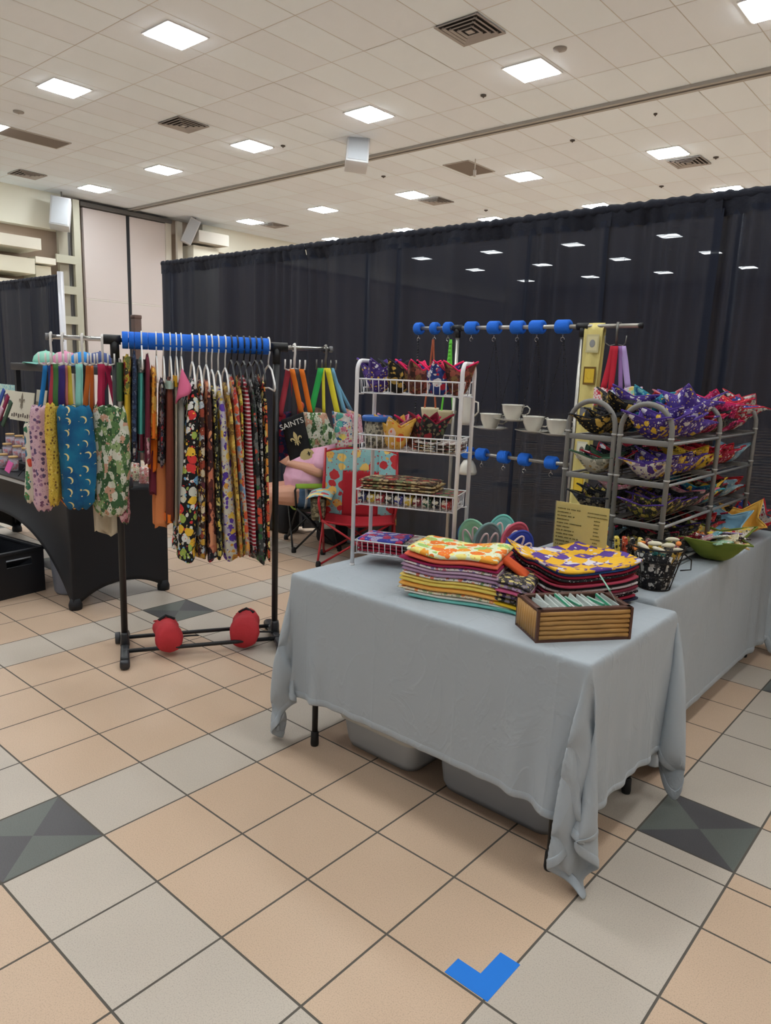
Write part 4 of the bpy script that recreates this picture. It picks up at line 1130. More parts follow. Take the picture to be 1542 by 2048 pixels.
# lettering and emblems on its face
xd = (q2[1] - q2[0]).normalized(); yd = (q2[0] - q2[3]); yd = (yd - xd * yd.dot(xd)).normalized(); fo = q2[0] - CB * .05
L_ = (q2[1] - q2[0]).length
lettering('SAINTS', .042, fo + xd * -.012 - yd * .052, xd, yd, plain('print_white', (232, 230, 222), .8), r2)
def fleur(c, s, xd, yd, mat, parent, name='fleur_emblem'):
    z = xd.cross(yd)
    def P2(pts): return [(x * s, y * s) for x, y in pts]
    mb = MB()
    petal = [(0, 1.0), (.10, .82), (.19, .58), (.17, .38), (.07, .14), (.07, 0), (-.07, 0), (-.07, .14), (-.17, .38), (-.19, .58), (-.10, .82)]
    side = [(.09, .02), (.14, .22), (.28, .42), (.46, .46), (.58, .34), (.56, .18), (.46, .10), (.50, .22), (.46, .32), (.36, .28), (.24, .12), (.18, 0)]
    foot = [(-.07, -.12), (.07, -.12), (.10, -.30), (0, -.50), (-.10, -.30)]
    bar = [(-.26, -.02), (.26, -.02), (.26, -.11), (-.26, -.11)]
    tail = [(.10, -.12), (.22, -.14), (.30, -.30), (.22, -.36), (.20, -.24)]
    for pl in (petal, side, [(-x, y) for x, y in side][::-1], foot, bar, tail, [(-x, y) for x, y in tail][::-1]):
        mb.extrude(P2(pl), c, xd, yd, z, .001)
    return mb.build(name, mat, parent)
gold_m = plain('print_gold_ink', (206, 186, 130), .7)
fleur(fo + xd * L_ * .40 - yd * .135, .055, xd, yd, gold_m, r2)
def helmet(c, s, xd, yd, mat, mat2, parent):
    z = xd.cross(yd); mb = MB()
    dome = [(-.95, -.15), (-.9, .25), (-.6, .62), (-.1, .8), (.45, .7), (.8, .35), (.9, -.1), (.6, -.2), (.5, -.5), (0, -.6), (-.6, -.5)]
    mb.extrude([(x * s, y * s) for x, y in dome], c, xd, yd, z, .001); o = mb.build('helmet_emblem', mat, parent)
    fleur(c + xd * s * .25 - yd * s * .02 + z * .0012, s * .45, xd, yd, mat2, parent, 'fleur_emblem')
helmet(fo + xd * L_ * .62 - yd * .225, .043, xd, yd, gold_m, black_f, r2)
r3, q3 = tote_bag('white tote with green tropical leaves under the green strap', [(604, 824), (652, 826), (676, 886), (618, 898)], P_green, .06, .07, seed=3)
strap(r3, 642, 736, 622, 826, 12, col('kelly', (40, 168, 78)), 'bright green webbing strap', n=.05); strap(r3, 646, 736, 648, 826, 6, col('lemon', (238, 226, 60)), 'yellow webbing strap', n=.04)
P_flor = printed('print_bright_floral', (214, 206, 200), [(214, 130, 150), (90, 170, 160), (232, 214, 110), (60, 110, 150), (206, 90, 120)], 24, .5)
r4, q4 = tote_bag('pastel flowered tote with yellow straps partly behind the leaf tote', [(664, 822), (704, 830), (706, 892), (672, 896)], P_flor, .03, .05, seed=4)
strap(r4, 655, 736, 676, 830, 11, col('lemon', (238, 226, 60)), 'yellow webbing strap', n=.03); strap(r4, 664, 736, 690, 826, 8, col('sky', (122, 180, 216)), 'light blue webbing strap', n=.02)
r5, q5 = tote_bag('pink flowered tote farthest right under the light blue strap', [(690, 816), (722, 830), (728, 886), (698, 890)], printed('print_pink_small', (222, 170, 184), [(236, 200, 206), (170, 80, 100), (190, 150, 120)], 30, .45), -.05, .04, seed=5)
strap(r5, 658, 736, 702, 820, 7, col('sky', (122, 180, 216)), 'light blue webbing strap', n=-.03)
mb = MB(); c = PP(597, 812, RA + RN * -.04, RN); mb.ball(c, (.035, .03, .03), 14)
o = mb.build('bag_pompom', plain('coral', (222, 84, 52), .8), r1, label='coral orange tuft')

# ------------------------------------------------------------------ camp chairs
def camp_chair(label, O, F, width, depth, seat_z, back_z, arm_z, frame, seat_m, back_m, edge_m, arm_m, side_m=None, group=None, wide_arm=.07, rec=.14):
    F = Vector(F).normalized(); Wd = Vector((0, 0, 1)).cross(F).normalized()   # Wd: sitter's left
    O = Vector(O); U = Vector((0, 0, 1))
    def Q(x, y, z): return O + Wd * x + F * y + U * z
    w, d = width / 2, depth / 2
    root = thing('camp_chair', label, 'chair', O, group)
    foot = {(sx, sy): Q(sx * w * .98, sy * d, .012) for sx in (-1, 1) for sy in (-1, 1)}
    hub = {(sx, sy): Q(sx * w * .92, sy * d * .9, seat_z + .02) for sx in (-1, 1) for sy in (-1, 1)}
    pairs = [((-1, 1), (1, 1)), ((1, 1), (-1, 1)), ((-1, -1), (1, -1)), ((1, -1), (-1, -1)), ((-1, 1), (-1, -1)), ((-1, -1), (-1, 1)), ((1, 1), (1, -1)), ((1, -1), (1, 1))]
    for q, (a, b) in enumerate(pairs):
        mb = MB(); sh = (Wd if q < 4 else F) * 0 + (F if q < 4 else Wd) * (.008 if q % 2 else -.008)
        mb.tube([foot[a] + sh, hub[b] + sh], .009, 8); mb.build('leg', frame, root)
    for k, f in foot.items():
        mb = MB(); mb.lathe([(.02, -.012), (.022, 0), (.018, .03), (.012, .035)], f, 10); mb.build('rubber_foot', plain('rubber_black', (16, 16, 17), .6), root)
    for sx in (-1, 1):
        mb = MB()
        mb.tube([hub[(sx, 1)], Q(sx * w, d * .98, arm_z - .04), Q(sx * w, d * .90, arm_z), Q(sx * w * 1.02, d * .3, arm_z + .006), Q(sx * w * 1.0, -d * .8, arm_z + .01)], .010, 8); mb.build('arm_tube', frame, root)
        mb = MB(); mb.tube([hub[(sx, -1)], Q(sx * w, -d * .85, arm_z), Q(sx * w * .97, -d * .9 - rec, back_z)], .010, 8); mb.build('back_tube', frame, root)
        mb = MB()
        mb.slab(lambda u, v: (Q(sx * w + (v - .5) * wide_arm * 2, d * .95 - u * depth * .95, arm_z + .012 - .02 * math.sin(math.pi * v) ** 2 * 0 - (.03 * (abs(v - .5) * 2) ** 2)), U * .007), 10, 8)
        mb.build('armrest', arm_m, root)
    mb = MB()
    mb.slab(lambda u, v: (Q((u * 2 - 1) * w * .93, d * .92 - v * depth * .93, seat_z + .01 - .07 * math.sin(math.pi * u) * (.4 + .6 * math.sin(math.pi * min(1, v * 1.1)))), U * .005), 16, 12)
    mb.build('seat', seat_m, root)
    def back(u, v):
        x = (u * 2 - 1) * w * .97; z = seat_z - .02 + (back_z - seat_z + .02) * v
        y = -d * .88 - rec * max(0, (z - arm_z) / (back_z - arm_z)) - .05 * math.sin(math.pi * u)
        top = .03 * (abs(u * 2 - 1) ** 4) * v
        return Q(x, y, z - top), F * .006
    nu = 20
    mb = MB(); mb.slab(lambda u, v: back(.24 + .52 * u, v * .68), 12, 12); mb.build('backrest', seat_m if side_m is None else side_m, root)
    mb = MB(); mb.slab(lambda u, v: back(.26 * u, v), 8, 16); mb.build('backrest_side', back_m, root)
    mb = MB(); mb.slab(lambda u, v: back(.74 + .26 * u, v), 8, 16); mb.build('backrest_side', back_m, root)
    mb = MB(); mb.slab(lambda u, v: back(.25 + .50 * u, .66 + v * .34), 12, 8); mb.build('headrest', back_m, root)
    mb = MB(); mb.tube([back(0, .0)[0] + F * .004] + [back(0, k / 10)[0] + F * .004 for k in range(1, 11)] + [back(k / 12, 1)[0] for k in range(1, 12)] + [back(1, 1 - k / 10)[0] + F * .004 for k in range(11)], .009, 8)
    mb.build('binding', edge_m, root)
    mb = MB(); mb.tube([Q((k / 12 * 2 - 1) * w * .93, d * .92, seat_z + .013 - .07 * math.sin(math.pi * k / 12) * .4) for k in range(13)], .009, 8); mb.build('seat_binding', edge_m, root)
    return root, Q, w, d
lob = printed('print_lobster', (140, 190, 192), [(190, 50, 56), (196, 56, 60), (240, 200, 110), (228, 178, 90), (150, 196, 196)], 13, .50, small=False)
red_c = plain('canvas_red', (176, 28, 42), .85, bump=.15, bscale=90); redm = plain('tube_red', (178, 34, 44), .4)
LF = Vector((.65, -.76, 0)); LW = Vector((.76, .65, 0))
LO = Vector((-1.63, 2.86, 0)) + LW * .30 - LF * .20
root, Q, w, d = camp_chair('large red folding camp chair patterned with lobsters and lemon slices', LO, LF, .62, .40, .36, .91, .56, redm, red_c, lob, red_c, lob, red_c, 'folding camp chairs', wide_arm=.10, rec=.06)
# hanging side gussets and cup holder
for s in (-1, 1):
    mb = MB(); mb.slab(lambda u, v: (Q(s * w * .98, d * .9 - u * .46 * 1.0, .56 - v * (.20 + .05 * u)), Vector((0, 0, 0)) + LW * .004), 8, 6); mb.build('side_panel', lob, root)
mb = MB(); c = Q(-w - .01, d * .55, .43)
mb.lathe([(.050, -.06), (.056, -.02), (.060, .05), (.064, .11)], c, 18); mb.build('cup_holder', printed('print_camo', (92, 84, 62), [(130, 118, 90), (60, 56, 44), (150, 140, 110)], 26, .5), root, solid=.004)
blktube = plain('tube_black', (26, 26, 28), .4); lime = plain('lime_fabric', (128, 160, 46), .85); blkc = plain('canvas_black', (26, 28, 30), .85, bump=.15)
PF = Vector((-.55, -.83, 0)).normalized(); PL = Vector((0, 0, 1)).cross(PF)
HIP = Vector((-2.18, 3.345, .465))
root, Q2, w2, d2 = camp_chair('black folding camp chair with lime green arm covers, holding the seated person', Vector((HIP.x, HIP.y, 0)) + PF * .03, PF, .50, .40, .365, .76, .58, blktube, blkc, blkc, lime, lime, None, 'folding camp chairs', wide_arm=.035, rec=.06)
mb = MB(); mb.slab(lambda u, v: (Q2(w2 * .95, -d2 * .3 - .10 * u, .34 - .14 * v), PL * .003), 3, 3); mb.build('label_tag', plain('tag_white', (220, 220, 214), .8), root, label='white tag')

# ------------------------------------------------------------------ seated person
def capsules(mb, path, r, n=12):
    P_ = [Vector(p) for p in path]; mb.tube(P_, r, n)
    rs = r if isinstance(r, (list, tuple)) else [r] * len(P_)
    for p, q in zip(P_, rs): mb.ball(p, q * 1.0, 12)
def pw(x, y, z): return HIP + PL * x + PF * y + Vector((0, 0, z))     # x: sitter's left, y forward, z above the hip
person = thing('person', 'person in pink t-shirt and denim shorts sitting in the black camp chair with a phone', 'person', (HIP.x, HIP.y, 0))
skin = plain('skin', (214, 160, 134), .55, var=.04, bscale=30)
body = MB()
# trunk and neck
capsules(body, [pw(0, -.02, .06), pw(0, .01, .20), pw(0, -.06, .38), pw(0, -.08, .50)], [.155, .165, .150, .10])
capsules(body, [pw(0, -.08, .50), pw(0, -.01, .555)], [.060, .057])
body.ball(pw(0, .035, .625), (.078, .095, .118), 18, basis(PL, PF, Vector((0, 0, 1))))
body.ball(pw(0, .075, .570), (.052, .058, .055), 14, basis(PL, PF, Vector((0, 0, 1))))      # jaw
body.tube([pw(0, .123, .630), pw(0, .145, .600), pw(0, .131, .590)], [.010, .015, .012], 8)     # nose
for s in (-1, 1):
    body.ball(pw(s * .080, .030, .615), (.012, .022, .032), 8, basis(PL, PF, Vector((0, 0, 1))))   # ears
body.tube([pw(-.022, .129, .564), pw(0, .135, .564), pw(.022, .129, .564)], [.006, .009, .006], 8)
hands = {}
for s in (-1, 1):
    sh, el = pw(s * .185, -.075, .46), pw(s * .235, .02, .235)
    wr = pw(s * .085, .245, .285)
    capsules(body, [sh, sh.lerp(el, .5), el], [.062, .058, .048])
    capsules(body, [el, el.lerp(wr, .4), wr], [.050, .046, .030])
    # palm
    hd = (pw(s * .030, .305, .315) - wr).normalized()
    pc = wr + hd * .045
    sd = PL * (-s); nz = hd.cross(sd).normalized()
    up = Vector((0, 0, 1)); up = (up - hd * up.dot(hd)).normalized()
    body.ball(pc, (.045, .018, .040), 12, basis(hd, sd, up) if True else None)
    for k, (dz, ln) in enumerate(((.030, .9), (.010, 1.0), (-.010, .95), (-.029, .78))):
        b0 = pc + hd * .036 + up * dz
        b1 = b0 + (hd * .030 + sd * .006) * ln; b2 = b1 + (hd * .014 + sd * .022) * ln; b3 = b2 + (hd * -.006 + sd * .020) * ln
        body.tube([b0 - hd * .02, b0, b1, b2, b3], [.0095, .0092, .0085, .008, .006], 8)
        for p_, q_ in ((b1, .0085), (b2, .008), (b3, .0065)): body.ball(p_, q_, 8)
    t0 = pc - hd * .012 + up * .034; t1 = t0 + hd * .026 + up * .020 + sd * .012; t2 = t1 + hd * .024 + sd * .016
    body.tube([t0, t1, t2], [.012, .010, .008], 8); body.ball(t2, .008, 8); body.ball(t1, .010, 8)
    hands[s] = pc + hd * .06
    # legs
    hp, kn, an = pw(s * .10, .03, .01), pw(s * .13, .46, .015), pw(s * .12, .47, -.375)
    capsules(body, [hp, hp.lerp(kn, .5), kn], [.108, .094, .066])
    capsules(body, [kn, kn.lerp(an, .35), kn.lerp(an, .7), an], [.062, .060, .044, .036])
    capsules(body, [an, pw(s * .13, .60, -.425)], [.036, .028])
def remesh(o, size, smooth=4):
    m = o.modifiers.new('merge', 'REMESH'); m.mode = 'VOXEL'; m.voxel_size = size; m.use_smooth_shade = True
    k = o.modifiers.new('relax', 'SMOOTH'); k.iterations = smooth; k.factor = .5
ob = body.build('body', skin, person); remesh(ob, .0048, 3)
sh_ = MB()
capsules(sh_, [pw(0, .02, .03), pw(0, .07, .15), pw(0, -.01, .33), pw(0, -.075, .47)], [.205, .225, .185, .125], 18)
for s in (-1, 1):
    a, b = pw(s * .185, -.075, .465), pw(s * .235, .01, .255)
    capsules(sh_, [a, a.lerp(b, .75)], [.080, .082], 14); capsules(sh_, [pw(0, -.08, .49), a], [.09, .078], 14)
os_ = sh_.build('t_shirt', plain('shirt_pink', (232, 178, 204), .9, bump=.5, bscale=16, var=.05), person); remesh(os_, .011, 5)
so = MB()
for s in (-1, 1):
    hp, kn = pw(s * .10, .02, .005), pw(s * .13, .46, .01); capsules(so, [hp - PF * .06, hp.lerp(kn, .24)], [.128, .120], 16)
capsules(so, [pw(-.10, -.03, .02), pw(.10, -.03, .02)], .14, 16)
oo = so.build('shorts', plain('denim', (86, 116, 148), .95, bump=.3, bscale=120, var=.25), person); remesh(oo, .010, 3)
mb = MB()
for s in (-1, 1):
    hp, kn = pw(s * .10, .02, .005), pw(s * .13, .46, .01); q = hp.lerp(kn, .24); dd = (kn - hp).normalized()
    mb.tube([q - dd * .004, q + dd * .018], .123, 24, caps=False)
mb.build('frayed_hem', plain('denim_pale', (196, 208, 218), .95, bump=.6, bscale=200), person, solid=.004)
hr = MB()
RH = basis(PL, PF, Vector((0, 0, 1)))
hr.ball(pw(0, .010, .655), (.088, .092, .108), 18, RH); hr.ball(pw(0, -.045, .59), (.075, .055, .11), 14, RH); hr.ball(pw(0, -.06, .50), (.06, .04, .10), 12, RH)
oh = hr.build('hair', plain('hair_brown', (92, 66, 48), .7, bump=.6, bscale=80), person); remesh(oh, .010, 2)
for s in (-1, 1):
    mb = MB(); mb.ball(pw(s * .032, .119, .632), (.012, .008, .007), 10, RH); mb.build('eye', plain('eye_white', (230, 228, 224), .3), person)
    mb = MB(); mb.ball(pw(s * .032, .127, .630), (.005, .003, .005), 8, RH); mb.build('iris', plain('iris_dark', (50, 40, 34), .3), person)
    mb = MB(); c = pw(s * .13, .555, -.427)
    mb.ball(c, (.048, .125, .036), 14, RH); mb.build('shoe', plain('shoe_black', (30, 30, 34), .6), person)
mid = (hands[-1] + hands[1]) / 2
ph_ = thing('phone', 'dark phone held in both hands of the seated person', 'phone', mid)
Rp = RH @ rotm(55, 0, 0)
mb = MB(); mb.box(mid, (.075, .009, .15), Rp, bev=.004); mb.build('phone_body', plain('phone_shell', (200, 196, 200), .3), ph_)
mb = MB(); mb.box(mid + Rp @ Vector((0, -.0052, 0)), (.068, .001, .14), Rp); mb.build('screen', plain('phone_screen', (40, 44, 52), .1), ph_)
# dark holdalls standing behind the chairs, against the drape
for (u, v, wd, dp, h, lab) in [(575, 1058, .38, .20, .40, 'black holdall on the floor beyond the camp chairs, showing between their legs'), (705, 1078, .30, .16, .26, 'low black holdall on the floor behind the lobster chair')]:
    p = PZ(u, v, 0); p = Vector((p.x, min(p.y, 3.50), 0))
    root = thing('holdall', lab, 'bag', p, 'black holdalls near the drape')
    mb = MB(); mb.box(p + Vector((0, 0, h / 2)), (wd, dp, h), bev=.05); mb.build('bag_body', plain('nylon_black', (24, 25, 30), .7, bump=.4, bscale=20), root)
    mb = MB(); mb.tube([p + Vector((-wd * .25, 0, h - .01)), p + Vector((-wd * .2, 0, h + .07)), p + Vector((wd * .2, 0, h + .07)), p + Vector((wd * .25, 0, h - .01))], .009, 8); mb.build('carry_handle', plain('nylon_black', (24, 25, 30), .7), root)

# ------------------------------------------------------------------ neighbouring stall at the left
BX0, BX1, BY0, BY1, BZ = -4.35, -1.90, .985, 1.665, .755
root = thing('stall_table', 'long stall table under a black stretch cover at the left', 'table', ((BX0 + BX1) / 2, (BY0 + BY1) / 2, 0))
stm = plain('spandex_black', (24, 26, 32), .62, bump=.02)
mb = MB(); cor = [(BX0, BY0), (BX1, BY0), (BX1, BY1), (BX0, BY1)]
N_ = 40
def side(k):
    (xa, ya), (xb, yb) = cor[k], cor[(k + 1) % 4]; L_ = math.hypot(xb - xa, yb - ya)
    nx_, ny_ = (yb - ya) / L_, -(xb - xa) / L_
    H = .46 if L_ > 1 else .12
    def fn(u, v):
        sm = (1 - abs(2 * u - 1) ** 2.6) if L_ > 1 else (1 - abs(2 * u - 1) ** 2.2)
        zb = .008 + H * max(0, sm)
        edge = abs(2 * u - 1)
        zb += 0
        z = BZ + (zb - BZ) * v
        pinch = -.10 * math.sin(math.pi * v * .9) * (1 - edge ** 4) * (1 if L_ > 1 else .25)
        fl = .02 * v
        return (xa + (xb - xa) * u + nx_ * (pinch + fl * 0), ya + (yb - ya) * u + ny_ * (pinch), z)
    return fn
for k in range(4): mb.surf(side(k), 48 if k % 2 == 0 else 20, 20)
mb.add([(BX0, BY0, BZ), (BX1, BY0, BZ), (BX1, BY1, BZ), (BX0, BY1, BZ)], [(0, 1, 2, 3)])
mb.build('stretch_cover', stm, root, solid=.003)
mb = MB(); mb.box(((BX0 + BX1) / 2, (BY0 + BY1) / 2, BZ - .022), (BX1 - BX0 - .02, BY1 - BY0 - .02, .03)); mb.build('tabletop', plain('table_plastic', (190, 190, 188), .5), root)
for (x, y) in cor:
    sx = .03 if x == BX0 else -.03; sy = .03 if y == BY0 else -.03
    mb = MB(); mb.tube([(x + sx, y + sy, .0), (x + sx, y + sy, BZ - .03)], .014, 8); o = mb.build('leg', plain('leg_black', (24, 24, 26), .4), root)
    mb = MB(); mb.lathe([(.040, 0), (.042, .03), (.030, .07)], (x + sx * .8, y + sy * .8, .001), 12); mb.build('cover_pocket', stm, o)
# crate and waste bin below
root = thing('storage_crate', 'black plastic crate with a hand slot on the floor at the left edge', 'crate', (-2.72, .86, 0))
R = rotm(0, 0, 8); ccx = Vector((-2.70, .84, 0)); CW, CD, CH = .56, .34, .30
cm = plain('crate_black', (26, 28, 34), .5)
for (dx, dy, sx, sy, nm) in [(0, -CD / 2, CW, .012, 'wall_panel'), (0, CD / 2, CW, .012, 'wall_panel'), (-CW / 2, 0, .012, CD, 'wall_panel')]:
    mb = MB(); mb.box(ccx + R @ Vector((dx, dy, CH / 2)), (sx, sy, CH), R); mb.build('crate_wall', cm, root)
# right wall with a slot
mb = MB()
for (y, z, sy, sz) in [(0, CH * .34, CD, CH * .68), (0, CH * .93, CD, CH * .14), (-CD * .38, CH * .77, CD * .24, CH * .18), (CD * .38, CH * .77, CD * .24, CH * .18)]:
    mb.box(ccx + R @ Vector((CW / 2, y, z)), (.012, sy, sz), R)
mb.build('crate_wall', cm, root)
mb = MB(); mb.box(ccx + Vector((0, 0, .006)), (CW, CD, .012), R); mb.build('crate_floor', cm, root)
mb = MB()
for (dx, dy, sx, sy) in [(0, -CD / 2, CW + .03, .03), (0, CD / 2, CW + .03, .03), (-CW / 2, 0, .03, CD), (CW / 2, 0, .03, CD)]: mb.box(ccx + R @ Vector((dx, dy, CH)), (sx, sy, .022), R, bev=.005)
mb.build('crate_rim', cm, root)
mb = MB(); mb.box(ccx + R @ Vector((.05, 0, CH * .5)), (.012, .27, .34), R @ rotm(0, 62, 0)); o = mb.build('folded_sheet', plain('sheet_grey', (170, 172, 178), .6), None, loc=ccx); tag(o, 'thin pale board lying inside the black crate', 'board')
root = thing('waste_bin', 'grey blue plastic waste bin under the black stall table', 'bin', (-2.30, 1.20, 0))
mb = MB(); mb.lathe([(.105, 0.004), (.112, .02), (.135, .30), (.140, .31), (.140, .325), (.130, .325), (.128, .30), (.104, .02)], (-2.30, 1.17, 0), 28); mb.build('bin_body', plain('bin_blue', (128, 134, 148), .4), root)
mb = MB(); mb.ball((-2.30, 1.17, .27), (.11, .11, .05), 14); mb.build('bin_liner', plain('liner', (190, 188, 150), .6), root)

# glass tumblers with bamboo lids
P_cup = printed('print_cup', (196, 170, 180), [(206, 120, 130), (140, 160, 190), (200, 196, 200), (190, 90, 100)], 45, .5)
glassm = plain('cup_glass', (226, 226, 232), .08, alpha=.22); bam = plain('bamboo_lid', (214, 172, 116), .6)
cups = [(6, 905, 0), (26, 908, 0), (14, 888, 1), (34, 892, 1), (20, 872, 2), (38, 868, 2), (54, 870, 2), (52, 895, 1)]
for q, (u, v, row) in enumerate(cups):
    y = 1.10 + .10 * row; p = PY(u, 0, y); z = BZ + .055 * row
    x = PY(u, v, y).x
    lab = 'glass tumbler with bamboo lid, %s on the stall' % ['front row at the frame edge', 'front row right one', 'middle row left one', 'middle row centre one', 'back row left one', 'back row centre one', 'back row right one beside the bags', 'middle row right one'][q]
    root = thing('glass_tumbler', lab, 'tumbler', (x, y, z), 'glass tumblers on the stall table')
    mb = MB(); mb.lathe([(.028, 0.001), (.031, .01), (.033, .05), (.033, .085), (.028, .10)], (x, y, z), 18); mb.build('glass_body', glassm, root)
    mb = MB(); mb.lathe([(.0295, .008), (.0325, .05), (.0322, .082)], (x, y, z), 18); mb.build('printed_insert', P_cup, root)
    mb = MB(); mb.lathe([(.001, .10), (.031, .10), (.032, .112), (.001, .112)], (x, y, z), 18); mb.build('bamboo_lid', bam, root)
root = thing('display_riser', 'black stepped riser carrying the glass tumblers', 'riser', (-3.0, 1.2, BZ))
xl, xr = PY(-10, 905, 1.2).x, PY(62, 905, 1.2).x
for row in (1, 2):
    mb = MB(); mb.box(((xl + xr) / 2, 1.10 + .10 * row, BZ + .0275 * row), (xr - xl, .098, .055 * row)); mb.build('step', plain('riser_black', (30, 32, 36), .5), root)
# tea-towel cards
def card(label, u0, v0, u1, v1, y, mat, name='greeting_card', cat='card', art=None, lean=8):
    a, b = PY(u0, v1, y), PY(u1, v0, y)
    c = (a + b) / 2; W, H = abs(b.x - a.x), abs(b.z - a.z)
    root = thing(name, label, cat, c, 'printed cards on the stall')
    mb = MB(); R = rotm(-lean, 0, 0); mb.box(c, (W, .006, H), R); mb.build('card_board', mat, root)
    if art: art(root, c, R, W, H)
    return root
cream = plain('card_cream', (226, 220, 200), .8); ink = plain('ink_brown', (92, 80, 72), .8); inkp = plain('ink_purple', (84, 66, 110), .8)
def art_fleur(root, c, R, W, H):
    fleur(c + R @ Vector((0, -.0035, H * .08)), H * .40, R @ Vector((1, 0, 0)), R @ Vector((0, 0, 1)), plain('ink_taupe', (130, 118, 100), .8), root)
    lettering('abcdef', H * .17, c + R @ Vector((-W * .42, -.0035, -H * .40)), R @ Vector((1, 0, 0)), R @ Vector((0, 0, 1)), ink, root) if False else None
    mb = MB()
    for k in range(9): mb.box(c + R @ Vector((-W * .40 + W * .1 * k, -.004, -H * .34 + .004 * (k % 3))), (W * .055, .001, H * (.10 + .04 * (k % 2))), R)
    mb.build('script_marks', ink, root)
def art_dog(root, c, R, W, H):
    mb = MB(); ax, az = R @ Vector((1, 0, 0)), R @ Vector((0, 0, 1))
    mb.extrude([(-.3 * W, .3 * H), (-.1 * W, .38 * H), (-.05 * W, .18 * H), (.2 * W, .12 * H), (.25 * W, -.05 * H), (-.1 * W, 0), (-.28 * W, .1 * H)], c + R @ Vector((0, -.0035, 0)), ax, az, ax.cross(az), .001); mb.build('animal_print', inkp, root)
card('cream card with a purple animal print on the black stall', 3, 782, 34, 832, 1.40, cream, art=art_dog)
card('cream card with a large fleur-de-lis on the black stall', 24, 786, 65, 838, 1.36, cream, art=art_fleur)
card('pale aqua printed card behind the purple animal card', -8, 771, 38, 792, 1.46, printed('print_aqua_card', (178, 216, 212), [(120, 176, 190), (214, 226, 210)], 60, .4))
card('narrow cream card with an orange figure right of the shelf upright', 74, 781, 92, 812, 1.44, cream, art=lambda r_, c, R, W, H: (lambda mb: (mb.extrude([(-.15 * W, -.3 * H), (.2 * W, -.3 * H), (.12 * W, .1 * H), (.05 * W, .25 * H), (-.1 * W, .1 * H)], c + R @ Vector((0, -.0035, 0)), R @ Vector((1, 0, 0)), R @ Vector((0, 0, 1)), R @ Vector((0, -1, 0)), .001), mb.build('orange_print', plain('ink_orange', (196, 130, 70), .8), r_)))(MB()))
for k, (u, rgb) in enumerate([(-4, (60, 90, 170)), (4, (150, 40, 80)), (10, (60, 90, 70)), (-8, (220, 180, 200))]):
    a = PY(u, 795 + 12 * k, 1.22 - .02 * k)
    mb = MB(); R = rotm(0, 38, 6)
    mb.box(a + Vector((.03, 0, -.03)), (.035, .012, .24), R, bev=.004)
    tag(mb.build('ribbon_roll', plain('ribbon%d' % k, rgb, .7), None, loc=a), '%s slanted fabric strip standing by the cards at the frame edge' % ['blue', 'wine red', 'dark green', 'pale pink'][k], 'fabric strip', 'slanted fabric strips')
a = PY(15, 935, 1.00); mb = MB(); mb.box(Vector((a.x, 1.01, a.z + .004)), (.075, .004, .075), rotm(-20, 12, 0)); tag(mb.build('price_tag', plain('tag_pink', (216, 90, 160), .7), None, loc=a), 'bright pink square tag at the front edge of the stall table', 'tag')
root = thing('wire_easel', 'small black wire easel beside the pink tag', 'easel', (PY(45, 945, 1.03).x, 1.03, BZ))
x = PY(45, 945, 1.03).x
mb = MB(); mb.tube([(x - .05, 1.02, BZ + .005), (x, 1.05, BZ + .07), (x + .05, 1.02, BZ + .005), (x, 1.12, BZ + .005), (x, 1.05, BZ + .07)], .003, 6); mb.build('wire_frame', black_pl, root)
# black shelf standing on the stall with caps on it
ys_ = 1.52; xa, xb = PY(57, 735, ys_).x, PY(246, 728, ys_).x; zt = PY(150, 738, ys_).z
root = thing('display_shelf', 'black two-post display shelf standing on the stall table', 'shelf', ((xa + xb) / 2, ys_, BZ))
sm_ = plain('shelf_black', (40, 43, 50), .5)
mb = MB(); mb.box(((xa + xb) / 2, ys_, zt), (xb - xa, .28, .055), bev=.006); mb.build('top_board', sm_, root)
for x in (xa + .05, xb - .05):
    for dy in (-.11, .11):
        mb = MB(); mb.box((x, ys_ + dy, (zt + BZ) / 2 - .014), (.035, .035, zt - BZ - .03)); mb.build('post', sm_, root)
for q, (u, rgb, rgb2, nm) in enumerate([(98, (150, 212, 190), (120, 180, 170), 'mint green'), (136, (222, 150, 180), (196, 110, 150), 'pink'), (172, (40, 140, 214), (24, 96, 170), 'bright blue'), (206, (60, 76, 130), (30, 40, 90), 'navy blue')]):
    x = PY(u, 720, ys_).x; c = Vector((x, ys_ - .02, zt + .028))
    root = thing('baseball_hat', nm + ' hat lying on the black display shelf', 'hat', c, 'hats on the black display shelf')
    m1 = plain('hat_%d' % q, rgb, .8); m2 = plain('hatb_%d' % q, rgb2, .8)
    mb = MB(); mb.lathe([(.085, 0), (.088, .02), (.078, .055), (.05, .085), (.001, .098)], c, 20, sy=1.1); mb.build('crown', m1, root, solid=.003)
    mb = MB(); mb.slab(lambda u_, v_: (c + Vector((math.sin((u_ - .5) * 2.4) * (.085 + .07 * v_), -math.cos((u_ - .5) * 2.4) * (.085 + .085 * v_), .006 - .02 * v_ * abs(u_ - .5) * 2)), Vector((0, 0, .004))), 14, 5); mb.build('brim', m2, root)
    mb = MB(); mb.ball(c + Vector((0, 0, .098)), .007, 8); mb.build('button', m2, root)
